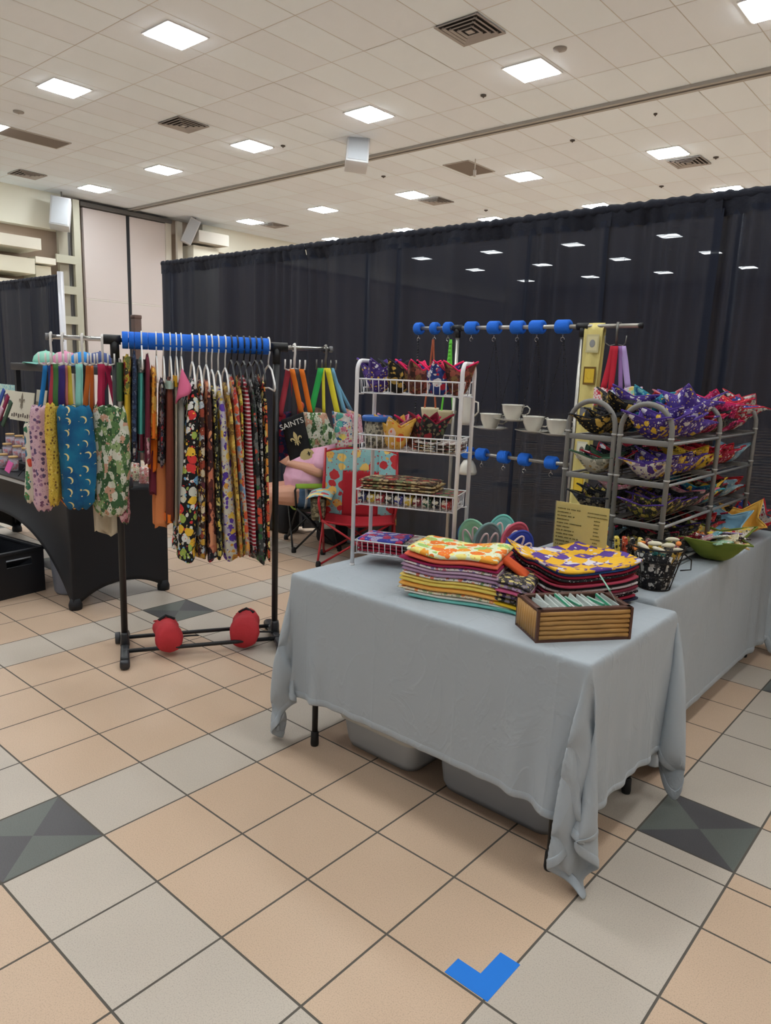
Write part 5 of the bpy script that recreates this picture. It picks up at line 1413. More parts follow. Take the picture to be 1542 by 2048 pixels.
# little packets at the stall's right end
for k, (u, v, rgb, lab) in enumerate([(268, 940, (226, 216, 180), 'cream printed packet at the right end of the stall table'), (290, 945, (216, 150, 150), 'pink and white printed packet at the right end of the stall table'), (300, 935, (220, 200, 196), 'tall white printed packet last on the stall table')]):
    p = PZ(u, v + 22, BZ); p.x = min(p.x, BX1 - .05); p.y = min(max(p.y, BY0 + .08), BY1 - .1)
    mb = MB(); mb.box(p + Vector((0, 0, .05)), (.07, .03, .10 + .02 * k), rotm(0, 4, 40), bev=.006)
    tag(mb.build('printed_packet', printed('print_pkt%d' % k, rgb, [(200, 120, 110), (240, 236, 228), (160, 150, 120)], 50, .45), None, loc=p), lab, 'packet', 'packets on the stall table')
p = PZ(248, 975, BZ); p.y = min(p.y, BY1 - .12)
mb = MB(); mb.lathe([(.055, 0), (.06, .02), (.055, .06), (.03, .085), (.001, .09)], p, 18); tag(mb.build('dark_pouch', plain('pouch_grey', (44, 46, 52), .4), None, loc=p), 'rounded dark glossy pouch on the stall table behind the leaf bag holder', 'pouch')

# ------------------------------------------------------------------ quilted bowl cozies
def cozy_fn(a, h, flare, pw_=2.0):
    def fn(u, v, off=0.0):
        x, y = 2 * u - 1, 2 * v - 1
        r = max(abs(x), abs(y)); e = min(1.0, (abs(x) ** 6 + abs(y) ** 6) ** (1 / 6))
        cnr = (abs(x) * abs(y)) ** 1.3
        k = .80 + .20 * cnr if r > 0 else 1
        px = x * a * (1 - .16 * r * r * (1 - cnr)); py = y * a * (1 - .16 * r * r * (1 - cnr))
        z = h * (e ** pw_) + flare * cnr * r
        s = 1 + .06 * math.sin(9 * x) * math.sin(8 * y) * 0
        return Vector((px * k * (1 - off / a * .9 * (r ** 2)), py * k * (1 - off / a * .9 * (r ** 2)), z + off))
    return fn
def cozy_meshes(key, a, h, flare, pw_=2.0):
    f = cozy_fn(a, h, flare, pw_)
    def proto(outer, lining, rim):
        root = thing('bowl_cozy', 'x', 'bowl cozy', (0, 0, 0))
        mb = MB(); mb.surf(lambda u, v: f(u, v), 16, 16); o = mb.build('outer_shell', outer, root, solid=.004)
        mb = MB(); mb.surf(lambda u, v: f(.02 + .96 * u, .02 + .96 * v, .006), 16, 16); mb.build('lining', lining, root, solid=.003)
        mb = MB(); ring = [f(k / 16, 0, .002) for k in range(16)] + [f(1, k / 16, .002) for k in range(16)] + [f(1 - k / 16, 1, .002) for k in range(16)] + [f(0, 1 - k / 16, .002) for k in range(16)]
        mb.tube(ring, .0042, 6, closed=True); mb.build('piping', rim, root)
        return root
    return proto
def solid_c(nm, rgb): return plain('quilt_' + nm, rgb, .9, bump=.25, bscale=60)
FAB = {
 'purple_gold': (printed('cz_purple', (66, 44, 122), [(226, 186, 60), (220, 214, 220), (90, 66, 150), (226, 186, 60)], 30, .40), solid_c('plum', (72, 44, 130)), 'purple cozy printed with gold shapes'),
 'purple_white': (printed('cz_purple_w', (84, 60, 150), [(236, 232, 236), (224, 190, 70), (110, 86, 170)], 26, .34), solid_c('violet', (84, 60, 150)), 'violet cozy with white print'),
 'white_purple': (printed('cz_white_purple', (214, 206, 196), [(84, 54, 130), (226, 180, 60), (150, 130, 150)], 26, .44), solid_c('plum', (72, 44, 130)), 'cream and purple cozy with a purple lining'),
 'gold_purple': (printed('cz_gold', (220, 178, 60), [(76, 50, 126), (70, 44, 118), (236, 210, 110)], 22, kind='check'), solid_c('gold', (214, 170, 50)), 'gold and purple checked cozy'),
 'crimson': (printed('cz_crimson', (168, 32, 58), [(214, 120, 140), (120, 20, 40), (226, 206, 206)], 34, .36), solid_c('crimson', (186, 24, 60)), 'crimson cozy with pale flecks'),
 'magenta': (printed('cz_magenta', (196, 40, 104), [(120, 30, 80), (226, 140, 180), (70, 30, 50)], 30, .44), solid_c('hotpink', (222, 24, 90)), 'magenta cozy'),
 'black_mix': (printed('cz_black', (24, 24, 28), [(120, 112, 90), (90, 92, 96), (60, 60, 70), (160, 150, 130)], 30, .44), solid_c('ink', (28, 28, 34)), 'black cozy with muted print'),
 'black_gold': (printed('cz_blackgold', (26, 24, 22), [(206, 170, 80), (170, 140, 70), (120, 100, 60)], 24, .40), solid_c('ink', (28, 28, 34)), 'black cozy with gold print'),
 'olive_mix': (printed('cz_olive', (56, 58, 44), [(150, 140, 60), (90, 60, 110), (200, 176, 90), (40, 44, 34)], 36, .50), solid_c('plum', (72, 44, 130)), 'dark olive speckled cozy with a purple edge'),
 'cream_green': (printed('cz_cream', (206, 200, 180), [(150, 146, 130), (120, 126, 110), (186, 150, 90)], 20, .44), solid_c('forest', (50, 82, 58)), 'cream cozy with a dark green lining'),
 'teal': (printed('cz_teal', (40, 130, 160), [(40, 90, 150), (120, 190, 190), (226, 190, 60)], 28, .5), solid_c('teal', (50, 150, 170)), 'teal and blue cozy'),
 'pink_pale': (printed('cz_pinkp', (214, 160, 164), [(176, 80, 90), (236, 214, 210), (150, 110, 110)], 34, .42), solid_c('rose', (210, 130, 150)), 'pale pink flowered cozy'),
 'lightblue': (printed('cz_lblue', (150, 190, 210), [(110, 150, 180), (214, 224, 226)], 26, .36), solid_c('sky', (140, 184, 206)), 'light blue cozy'),
 'white_mix': (printed('cz_white', (216, 212, 204), [(190, 60, 70), (90, 110, 140), (60, 60, 64), (230, 226, 220)], 28, .40), solid_c('red', (186, 30, 50)), 'white cozy with red and blue print'),
 'red': (printed('cz_red', (186, 40, 44), [(226, 200, 180), (120, 20, 24), (210, 120, 60)], 30, .34), solid_c('red', (186, 30, 50)), 'red printed cozy'),
 'yellow': (printed('cz_yellow', (226, 186, 52), [(70, 54, 40), (240, 214, 110)], 28, .36), solid_c('gold', (214, 170, 50)), 'yellow cozy with dark print'),
 'brown_flor': (printed('cz_brown', (96, 52, 44), [(150, 80, 66), (60, 34, 30), (130, 100, 60)], 36, .5), solid_c('hotpink', (222, 24, 90)), 'brown flowered cozy with a hot pink lining'),
 'blue_red': (printed('cz_bluered', (40, 60, 130), [(190, 40, 60), (226, 224, 226), (60, 90, 160)], 24, .46), solid_c('hotpink', (222, 24, 90)), 'blue and red cozy with a hot pink lining'),
 'black_red': (printed('cz_blackred', (30, 26, 28), [(90, 100, 70), (150, 40, 50), (120, 104, 80)], 26, .44), solid_c('wine', (146, 18, 50)), 'black cozy with a wine red lining'),
 'egg': (printed('cz_egg', (228, 178, 82), [(226, 96, 40), (232, 206, 200), (196, 120, 50)], 17, .34), solid_c('amber', (230, 180, 80)), 'yellow cozy with orange and white rounds'),
}
PL2 = {'purple_white': 'cz_purple', 'white_purple': 'cz_purple_w', 'crimson': 'cz_red', 'magenta': 'cz_crimson', 'black_mix': 'cz_olive', 'gold_purple': 'cz_purple_w', 'olive_mix': 'cz_blackgold', 'white_mix': 'cz_bluered', 'red': 'cz_white', 'pink_pale': 'cz_magenta', 'teal': 'cz_lblue'}
for k_, v__ in PL2.items(): FAB[k_] = (FAB[k_][0], MATS[v__], FAB[k_][2], FAB[k_][1])
low_proto = cozy_meshes('low', .108, .082, .030, 2.1)
PROTO = {}
def place_cozy(kind, key, loc, R, label, group, builder):
    k = (kind, key)
    if k not in PROTO:
        o = builder(FAB[key][0], FAB[key][1], FAB[key][3] if len(FAB[key]) > 3 else FAB[key][1]); PROTO[k] = o
    else: o = dup(PROTO[k])
    o.location = loc; o.rotation_euler = R.to_euler(); o['label'] = label; o['group'] = group
    return o

# ------------------------------------------------------------------ arched grey racks on the rear table
rackm = plain('rack_grey', (128, 126, 122), .45); clipm = plain('clip_pale', (176, 174, 170), .4)
TZ = (.775, .955, 1.132, 1.305)
FY = (1.95, 2.57, 3.18)
def arch_rack(x0, x1, label):
    root = thing('arched_rack', label, 'shelf rack', ((x0 + x1) / 2, FY[1], TT), 'arched grey racks on the rear table')
    cx, r = (x0 + x1) / 2, (x1 - x0) / 2
    for y in FY:
        mb = MB()
        path = [(x0, y, TT + .008), (x0, y, 1.355)] + [(cx - r * math.cos(a), y, 1.355 + r * math.sin(a)) for a in [math.pi * q / 16 for q in range(1, 16)]] + [(x1, y, 1.355), (x1, y, TT + .008)]
        vs = []
        mb.tube(path, .0115, 8, squash=1.0); o = mb.build('arch_frame', rackm, root)
        for z in TZ:
            mb = MB(); mb.box((cx, y, z), (x1 - x0 - .014, .013, .024), bev=.003); mb.build('crossbar', rackm, o)
            for x in (x0, x1):
                mb = MB(); mb.tube([(x, y, z + .018), (x, y, z + .026)], .0135, 10); mb.build('clip', clipm, o)
        for x in (x0, x1):
            mb = MB(); mb.tube([(x, y, TT + .002), (x, y, TT + .012)], .015, 10); mb.build('foot_pad', plain('rubber_black', (16, 16, 17), .6), o)
    for z in TZ:
        for x in (x0, x1):
            mb = MB(); mb.tube([(x, FY[0], z), (x, FY[2], z)], .0065, 8); mb.build('side_rail', plain('rail_grey', (150, 150, 150), .35, .4), root)
        for q in range(5):
            mb = MB(); x = x0 + .02 + (x1 - x0 - .04) * q / 4; mb.tube([(x, FY[0], z - .006), (x, FY[2], z - .006)], .003, 6); mb.build('shelf_wire', rackm, root)
    return root
arch_rack(.905, 1.122, 'grey arched three-frame rack on the rear table, the column beside the yellow towel')
arch_rack(1.148, 1.365, 'grey arched three-frame rack on the rear table, the column toward the table edge')
ordw = ['front one at the near arch', 'second from the near arch', 'third from the near arch', 'fourth from the near arch', 'fifth, near the middle frame', 'sixth, just past the middle frame', 'seventh from the near arch', 'eighth from the near arch', 'ninth from the near arch', 'tenth, close to the far arch', 'last one at the far arch']
tiern = ['bottom tier', 'third tier down', 'second tier down', 'top tier']
seqR = {3: ['purple_gold', 'purple_gold', 'purple_white', 'purple_white', 'white_purple', 'crimson', 'magenta', 'black_mix', 'magenta', 'crimson', 'white_mix'],
        2: ['white_purple', 'purple_gold', 'gold_purple', 'purple_gold', 'gold_purple', 'yellow', 'crimson', 'crimson', 'crimson', 'red', 'lightblue'],
        1: ['olive_mix', 'olive_mix', 'olive_mix', 'black_mix', 'black_mix', 'pink_pale', 'teal', 'yellow', 'black_red', 'lightblue', 'red'],
        0: ['black_mix', 'black_mix', 'black_red', 'black_mix', 'black_mix', 'olive_mix', 'black_mix', 'red', 'black_mix', 'crimson', 'black_mix']}
seqL = {3: ['black_gold', 'black_gold', 'black_mix', 'teal', 'cream_green', 'black_mix', 'purple_gold', 'black_mix', 'pink_pale', 'white_mix', 'black_mix'],
        2: ['cream_green', 'white_mix', 'black_mix', 'black_mix', 'black_mix', 'crimson', 'black_mix', 'red', 'black_mix', 'black_mix', 'crimson'],
        1: ['black_mix', 'black_mix', 'black_mix', 'pink_pale', 'black_mix', 'black_gold', 'black_mix', 'black_mix', 'teal', 'black_mix', 'black_mix'],
        0: ['magenta', 'lightblue', 'black_mix', 'black_mix', 'black_red', 'black_mix', 'black_mix', 'black_mix', 'red', 'black_mix', 'black_mix']}
rc = random.Random(21)
ordb = ['front one', 'second back', 'third back', 'fourth back', 'fifth back', 'sixth back', 'seventh back', 'eighth back', 'ninth back', 'tenth back', 'rearmost one']
tierb = ['bottom tier', 'third tier', 'second tier', 'top tier']
for (cx, seq, cn) in ((1.0135, seqL, 'column beside the yellow towel'), (1.2565, seqR, 'column toward the table edge')):
    for t_, z in enumerate(TZ):
        for k, key in enumerate(seq[t_]):
            y = 2.035 + .108 * k
            tilt = rc.uniform(-24, 8) if k else 3
            R = Matrix.Rotation(math.radians(rc.uniform(-7, 7)), 3, 'Y') @ Matrix.Rotation(math.radians(tilt if True else 0), 3, 'X') @ Matrix.Rotation(math.radians(rc.uniform(-5, 5)), 3, 'Z')
            dz = .0
            sc_ = 1.0
            o = place_cozy('low', key, (cx + rc.uniform(-.006, .006), y, z + .012 + dz * (tilt / 30)), R, '%s, %s on the %s of the %s arched rack' % (FAB[key][2].split(' with ')[0].split(' printed ')[0], ordb[k], tierb[t_], 'inner' if cx < 1.1 else 'outer'), 'bowl cozies in the arched racks', low_proto)
            if t_ < 3: o.scale = (.92, .92, .85)
# second layer heaped on the top tier
top2 = [(1.02, 2.16, 'black_gold'), (1.00, 2.36, 'purple_white'), (1.03, 2.52, 'teal'), (1.24, 2.42, 'purple_white'), (1.26, 2.58, 'white_purple'), (1.25, 2.76, 'magenta'), (1.27, 2.92, 'crimson'), (1.26, 3.08, 'white_mix'), (1.02, 2.74, 'red'), (1.01, 2.93, 'pink_pale'), (1.26, 3.24, 'white_mix')]
for q, (x, y, key) in enumerate(top2):
    R = Matrix.Rotation(math.radians(rc.uniform(-18, 18)), 3, 'Y') @ Matrix.Rotation(math.radians(rc.uniform(-30, 10)), 3, 'X') @ Matrix.Rotation(math.radians(rc.uniform(20, 70)), 3, 'Z')
    place_cozy('low', key, (x, y, 1.385 + rc.uniform(0, .012)), R, '%s on top of the %s arched rack, %s' % (FAB[key][2].split(' with ')[0].split(' printed ')[0].replace('flowered ', ''), 'inner' if x < 1.1 else 'outer', ['nearest the front arch', 'left of the small bags', 'below the small hanging bags', 'nearest its middle', 'just before the middle frame', 'just past the middle frame', 'midway to the far arch', 'before the far arch', 'red one', 'pink one', 'at the far arch'][q]), 'bowl cozies heaped over the arched racks', low_proto)
# cozies standing on the table past the green bowl
for q, (x, y, key, lab) in enumerate([(1.37, 2.92, 'lightblue', 'pale blue cozy standing right behind the green bowl'), (1.40, 3.08, 'egg', 'orange flowered cozy beyond the green bowl'), (1.42, 3.22, 'red', 'red cozy at the right frame edge beyond the green bowl'), (1.34, 3.30, 'white_mix', 'white printed cozy farthest along the rear table')]):
    place_cozy('low', key, (x, y, TT + .055), Matrix.Rotation(math.radians(35), 3, 'X') @ Matrix.Rotation(math.radians(20 * q), 3, 'Z'), lab, 'cozies on the rear table top', low_proto)

# ------------------------------------------------------------------ large green bowl cozy with packets
gb = cozy_meshes('big', .160, .105, .025, 2.4)
o = gb(plain('quilt_olive', (112, 128, 44), .85, bump=.2, bscale=50), printed('lining_multi', (206, 190, 150), [(40, 36, 36), (196, 40, 60), (232, 200, 80), (150, 60, 50), (236, 232, 220)], 30, .5), plain('quilt_olive', (112, 128, 44), .85))
GBL = Vector((1.435, 2.50, TT + .010)); o.location = GBL; o.rotation_euler = (math.radians(6), 0, math.radians(12)); o.name = 'fabric_bowl'
tag(o, 'large olive green fabric bowl filled with small packets on the rear table', 'fabric bowl')
pk = [('pale blue', (170, 206, 220)), ('aqua', (120, 190, 206)), ('white', (230, 228, 220)), ('red striped', (190, 60, 60)), ('navy starred', (60, 76, 130)), ('cream', (222, 210, 170)), ('yellow', (226, 190, 60)), ('pink', (214, 150, 160)), ('dark', (50, 44, 44)), ('orange', (226, 130, 50)), ('mint', (170, 210, 180)), ('lilac', (180, 160, 206)), ('wine', (150, 30, 60)), ('sand', (206, 180, 130))]
for q, (nm, rgb) in enumerate(pk):
    a = q * 2.4; r = .028 + .075 * math.sqrt(q / 14)
    c = GBL + Vector((r * math.cos(a), r * math.sin(a), .085 + .012 * (q % 3)))
    mb = MB(); mb.box(c, (.085, .085, .008), rotm(rc.uniform(-38, 38), rc.uniform(-38, 38), rc.uniform(0, 90)), bev=.003)
    tag(mb.build('fabric_packet', printed('packet_%d' % q, rgb, [(236, 232, 226), rgb, tuple(int(x * .6) for x in rgb)], 50, .4), None, loc=c), '%s square packet in the olive green fabric bowl' % nm, 'packet', 'packets in the green fabric bowl')

# ------------------------------------------------------------------ white wire rack
WA = Vector((.366, 1.132, 0)); wa = Vector((.93, .37, 0)).normalized(); wb = Vector((-.37, .93, 0)).normalized(); WW, WD = .438, .212
wm = plain('wire_white', (232, 231, 234), .35)
def WP(x, y, z): return WA + wa * x + wb * y + Vector((0, 0, z))
root = thing('wire_rack', 'white four-basket wire rack standing on the front table', 'wire rack', WP(WW / 2, WD / 2, TT))
for x in (0, WW):
    mb = MB(); r = .045; zt = 1.598
    path = [WP(x, 0, TT + .004), WP(x, 0, zt - r)] + [WP(x, r - r * math.cos(a), zt - r + r * math.sin(a)) for a in [math.pi / 2 * q / 5 for q in range(1, 6)]] + [WP(x, WD - r + r * math.sin(a), zt - r + r * math.cos(a)) for a in [math.pi / 2 * q / 5 for q in range(0, 5)]] + [WP(x, WD, zt - r), WP(x, WD, TT + .004)]
    mb.tube(path, .0085, 10); mb.build('side_frame', wm, root)
    for y in (0, WD):
        mb = MB(); mb.tube([WP(x, y, TT + .001), WP(x, y, TT + .014)], .0105, 10); mb.build('foot_sleeve', plain('sleeve_white', (222, 220, 218), .5), root)
WZ = [(1.525, 1.469), (1.299, 1.239), (1.069, 1.005), (.849, .794)]
for (zt, zb) in WZ:
    i_ = .006
    mb = MB(); mb.tube([WP(i_, i_, zt), WP(WW - i_, i_, zt), WP(WW - i_, WD - i_, zt), WP(i_, WD - i_, zt)], .0032, 6, closed=True)
    o = mb.build('basket_rim', wm, root)
    mb = MB(); g = .014
    mb.tube([WP(g, g, zb), WP(WW - g, g, zb), WP(WW - g, WD - g, zb), WP(g, WD - g, zb)], .0026, 6, closed=True)
    n = 16
    for k in range(n + 1):
        x = g + (WW - 2 * g) * k / n
        mb.tube([WP(x, i_, zt), WP(x, g, zb), WP(x, WD - g, zb), WP(x, WD - i_, zt)], .0018, 5)
    for k in range(1, 8):
        y = g + (WD - 2 * g) * k / 8
        mb.tube([WP(i_, y, zt), WP(g, y, zb), WP(WW - g, y, zb), WP(WW - i_, y, zt)], .0018, 5)
    mb.build('basket_grid', wm, root)
    for x in (0, WW):
        mb = MB(); s = 1 if x == 0 else -1
        mb.tube([WP(x, .01, zb - .004), WP(x + s * .018, .03, zb - .004), WP(x + s * .018, .03, zb + .022), WP(x + s * .018, WD - .03, zb + .022), WP(x + s * .018, WD - .03, zb - .004), WP(x, WD - .01, zb - .004)], .0032, 6); mb.build('bracket', wm, root)
tall = cozy_meshes('tall', .070, .092, .040, 3.6)
RW = Matrix.Rotation(math.atan2(wa.y, wa.x), 3, 'Z')
for (x, y, z, key, rz, lab) in [(.055, .10, WZ[0][1], 'purple_gold', 45, 'purple gold-print pointed cozy at the left end of the wire rack top basket'), (.140, .11, WZ[0][1], 'black_gold', 38, 'black and gold pointed cozy second in the top basket of the wire rack'),
                       (.225, .10, WZ[0][1], 'brown_flor', 45, 'brown flowered pointed cozy with hot pink lining in the middle of the top basket'), (.318, .10, WZ[0][1], 'blue_red', 45, 'blue and red pointed cozy with hot pink lining in the top basket'),
                       (.392, .12, WZ[0][1], 'brown_flor', 20, 'brown flowered pointed cozy at the right end of the top basket'),
                       (.150, .075, WZ[1][1], 'egg', 45, 'yellow pointed cozy with orange rounds in the second basket of the wire rack'), (.125, .150, WZ[1][1], 'pink_pale', 30, 'pink pointed cozy behind the yellow one in the second basket'),
                       (.290, .10, WZ[1][1] + .018, 'black_red', 45, 'black pointed cozy with a wine red lining in the second basket'), (.215, .160, WZ[1][1], 'brown_flor', 60, 'brown flowered pointed cozy at the back of the second basket')]:
    place_cozy('tall', key, WP(x, y, z + .004), RW @ Matrix.Rotation(math.radians(rz), 3, 'Z'), lab, 'pointed cozies in the wire rack', tall)
# jar with blue rim
c = WP(.062, .085, WZ[1][1] + .004)
root = thing('lidded_jar', 'newsprint covered jar with a bright blue rim in the second basket', 'jar', c)
news = printed('print_news', (172, 166, 146), [(110, 106, 96), (150, 144, 128), (80, 78, 72)], 60, .5)
mb = MB(); mb.lathe([(.044, 0), (.050, .01), (.054, .06), (.052, .095), (.050, .118)], c, 24); mb.build('jar_body', news, root)
mb = MB(); mb.lathe([(.050, .108), (.062, .110), (.064, .128), (.058, .132), (.054, .124), (.050, .12)], c, 24); mb.build('blue_rim', plain('rim_blue', (34, 100, 190), .4), root)
mb = MB(); mb.lathe([(.001, .128), (.052, .124)], c, 24); mb.build('foil_top', plain('foil', (210, 214, 206), .3, .6, bump=.8, bscale=60), root)
# folded and stacked flats
def folded(name, label, cat, c, ax, ay, W, D, t, mat, group, wave=.0, droop=0.0, seed=0, z_up=0.0, phase=0.0, solid_edge=None):
    r = random.Random(seed); ph = r.uniform(0, 6.28) + phase; ph2 = r.uniform(0, 6.28)
    ax = Vector(ax).normalized(); ay = Vector(ay).normalized(); c = Vector(c)
    mb = MB(); n = 22; m = 16; vs = []
    for i in range(n + 1):
        x = -1 + 2 * i / n
        for k in range(m):
            a = 2 * math.pi * k / m
            cy, sy = math.cos(a), math.sin(a)
            y = (abs(cy) ** .35) * (1 if cy > 0 else -1); z = (abs(sy) ** .8) * (1 if sy > 0 else -1)
            end = 1 if abs(x) < .99 else .55
            zz = t / 2 * z * end + wave * math.sin(2.2 * x + ph) + .3 * wave * math.sin(5.1 * x + 2 * y + ph2) - droop * max(0, x) ** 3 + z_up * (x * x)
            vs.append(c + ax * (x * W / 2 * (1 + .012 * math.sin(6 * y + ph2))) + ay * (y * D / 2 * (1 + .02 * math.sin(4 * x + ph))) + Vector((0, 0, zz)))
    fs = [(i * m + k, i * m + (k + 1) % m, (i + 1) * m + (k + 1) % m, (i + 1) * m + k) for i in range(n) for k in range(m)]
    fs += [tuple(range(m))[::-1], tuple(n * m + k for k in range(m))]
    mb.add(vs, fs, True)
    o = mb.build(name, mat, None, loc=c); tag(o, label, cat, group); return o
P_camo = printed('flat_brown', (84, 58, 44), [(190, 170, 130), (180, 60, 50), (60, 50, 40), (120, 130, 90)], 30, .5)
for k in range(5):
    z = WZ[2][1] + .062 + .0105 * k
    folded('fabric_pad', 'brown flowered fabric pad, %s of the pile over the third basket' % ['lowest', 'second', 'middle', 'fourth', 'topmost'][k], 'pad', WP(.175 + .006 * (k % 2), .105, z), wa, wb, .33 - .01 * (k % 3), .17, .012, [P_camo, printed('flat_tan', (176, 150, 104), [(90, 60, 40), (206, 190, 150)], 34, .4)][k % 2] if k < 4 else P_camo, 'brown flowered pads over the third basket', wave=.003, seed=k)
cols3 = [(40, 44, 90), (190, 160, 50), (150, 40, 50), (40, 40, 46), (60, 60, 130), (200, 170, 70), (110, 40, 50), (46, 80, 60), (30, 32, 44), (170, 60, 60)]
for k in range(10):
    x = .028 + .0405 * k
    folded('fabric_pad', '%s small folded pad packed in the third basket, %s' % (['navy', 'mustard', 'wine', 'charcoal', 'indigo', 'amber', 'maroon', 'pine green', 'black', 'brick red'][k], 'left half' if k < 5 else 'right half'), 'pad', WP(x, .10, WZ[2][1] + .028), wa, wb, .036, .165, .045, printed('pad3_%d' % k, cols3[k], [(210, 200, 180), tuple(int(c * .5) for c in cols3[k]), (120, 110, 100)], 50, .4), 'small pads packed in the third basket', seed=k)
folded('fabric_pad', 'dark green flowered pad at the right end above the third basket', 'pad', WP(.372, .10, WZ[2][1] + .062), wa, wb, .12, .17, .014, printed('flat_green', (50, 62, 48), [(150, 50, 60), (120, 130, 90)], 34, .45), 'small pads packed in the third basket')
for k in range(4):
    folded('round_coaster_pad' if False else 'fabric_pad', 'flat dark red edged pad, %s of the pile at the right of the second basket' % ['lowest', 'second', 'third', 'topmost'][k], 'pad', WP(.335, .105, WZ[1][1] + .010 + .009 * k), wa, wb, .19, .17, .009, [P_brown, printed('flat_white', (206, 200, 190), [(120, 60, 60), (90, 80, 70)], 34, .4)][k % 2], 'flat pads in the second basket', z_up=.006, seed=k)
P_bluered = printed('flat_bluered', (66, 78, 176), [(206, 60, 90), (186, 180, 214), (200, 80, 110), (60, 70, 160)], 26, .5)
for k in range(4):
    folded('fabric_pad', '%s, bottom basket' % ['lowest crimson pad of the left pile', 'second crimson pad of the left pile', 'third crimson pad of the left pile', 'blue and red flowered pad topping the left pile'][k], 'pad', WP(.115, .105, WZ[3][1] + .012 + .0155 * k), wa, wb, .20, .175, .016, P_bluered if k == 3 else plain('pad_crimson', (150, 24, 50), .9, bump=.2), 'pads in the bottom basket', wave=.002, seed=k + 3)
P_greyfl2 = printed('flat_greyflower', (176, 170, 156), [(120, 110, 104), (206, 200, 190), (150, 100, 110), (90, 90, 80)], 26, .5)
for k in range(4):
    folded('fabric_pad', '%s pad of the grey flowered pile in the bottom basket' % ['lowest', 'second', 'third', 'topmost'][k], 'pad', WP(.325, .105, WZ[3][1] + .012 + .0135 * k), wa, wb, .215, .175, .014, P_greyfl2 if k % 2 else P_bw, 'pads in the bottom basket', wave=.004, seed=k + 9)

# ------------------------------------------------------------------ folded towels on the front table
tx = Vector((.945, .326, 0)).normalized(); ty = Vector((-.326, .945, 0)).normalized()
TC = Vector((.968, 1.00, 0)) + ty * .13
def sol(nm, rgb, b=.25): return plain('towel_' + nm, rgb, .95, bump=b, bscale=70)
layers = [('white towel with teal edge at the very bottom of the left towel pile', sol('teal', (120, 196, 186)), .020, .40, .05), ('white folded towel second from the bottom of the left pile', sol('white', (222, 220, 210)), .014, .40, .03),
 ('pale print towel third from the bottom of the left pile', printed('tw_print0', (224, 216, 190), [(226, 150, 90), (150, 170, 130)], 40, .35), .014, .38, .0),
 ('orange yellow towel in the left pile', sol('orange', (240, 176, 84)), .022, .37, -.004), ('lemon yellow towel in the left pile', sol('lemon', (238, 212, 104)), .022, .37, -.006), ('second lemon yellow towel, just under the white print ones', sol('lemon2', (242, 216, 116)), .014, .36, -.004),
 ('white towel with small fruit print in the left pile', printed('tw_print1', (228, 222, 214), [(120, 110, 150), (220, 120, 90), (110, 150, 90)], 40, .35), .014, .355, .0),
 ('mauve ribbed towel in the left pile', sol('mauve', (176, 142, 172), .6), .018, .36, -.004), ('lilac towel in the left pile', sol('lilac', (198, 166, 192), .4), .016, .36, .0),
 ('white towel with berry print above the lilac one', printed('tw_print2', (226, 218, 216), [(200, 110, 130), (130, 120, 170), (150, 170, 120)], 40, .35), .014, .35, .0),
 ('dark magenta towel peeking out left below the coral one', sol('magenta', (150, 28, 78)), .014, .37, -.012), ('coral towel second from the top of the left pile', sol('coral', (238, 112, 84)), .022, .345, .004),
 ('white towel with sunflowers and green leaves topping the left pile', printed('tw_sunflower', (226, 232, 200), [(240, 160, 50), (236, 120, 40), (160, 200, 110), (240, 226, 130)], 19, .5), .026, .335, .004)]
z = TT + .006
for k, (lab, mat, t, W, sh) in enumerate(layers):
    folded('folded_towel', lab, 'towel', TC + tx * (sh + .004 * math.sin(k * 2.1)) + Vector((0, 0, z + t / 2)), tx, ty, W, .255, t * 1.02, mat, 'folded towels in the left pile', wave=.0035 + .0006 * k, droop=.012, seed=77)
    z += t * .82
# side pile slumping to the right of it
z = TT + .006
for k, (nm, rgb) in enumerate([('teal edged white', (110, 190, 180)), ('mustard yellow', (232, 190, 40)), ('black and yellow print', (40, 38, 34)), ('dark purple print', (58, 40, 70)), ('pink', (214, 100, 140)), ('lavender flowered', (190, 160, 190)), ('charcoal print', (50, 46, 50))]):
    c = TC + tx * (.222 + .002 * k) + ty * (-.02) + Vector((0, 0, z + .011))
    m_ = sol('s%d' % k, rgb) if k in (0, 1, 4) else printed('side_%d' % k, rgb, [(206, 190, 120), (120, 110, 120), tuple(int(c_ * .6) for c_ in rgb)], 40, .42)
    folded('folded_towel', '%s towel in the low pile right of the sunflower topped pile' % nm, 'towel', c, (tx + ty * -.25), ty, .13, .24, .017, m_, 'folded towels in the side pile', wave=.002, droop=.014, seed=5)
    z += .0165
c = TC + tx * .205 + Vector((0, 0, .885))
folded('pot_holder', 'burnt orange folded pot holder slanting off the left towel pile', 'pot holder', c + ty * .0 + Vector((0, 0, -.004)), (tx * 1 + Vector((0, 0, -.62))).normalized(), ty, .14, .075, .024, sol('rust', (206, 84, 36)), 'folded towels in the side pile', seed=2)
mb = MB(); c = TC + tx * .262 - ty * .09 + Vector((0, 0, .835)); mb.box(c, (.05, .03, .003), rotm(10, 14, 30)); tag(mb.build('paper_tag', plain('tag_pink2', (232, 110, 166), .7), None, loc=c), 'small bright pink paper tag beside the bamboo box', 'tag')

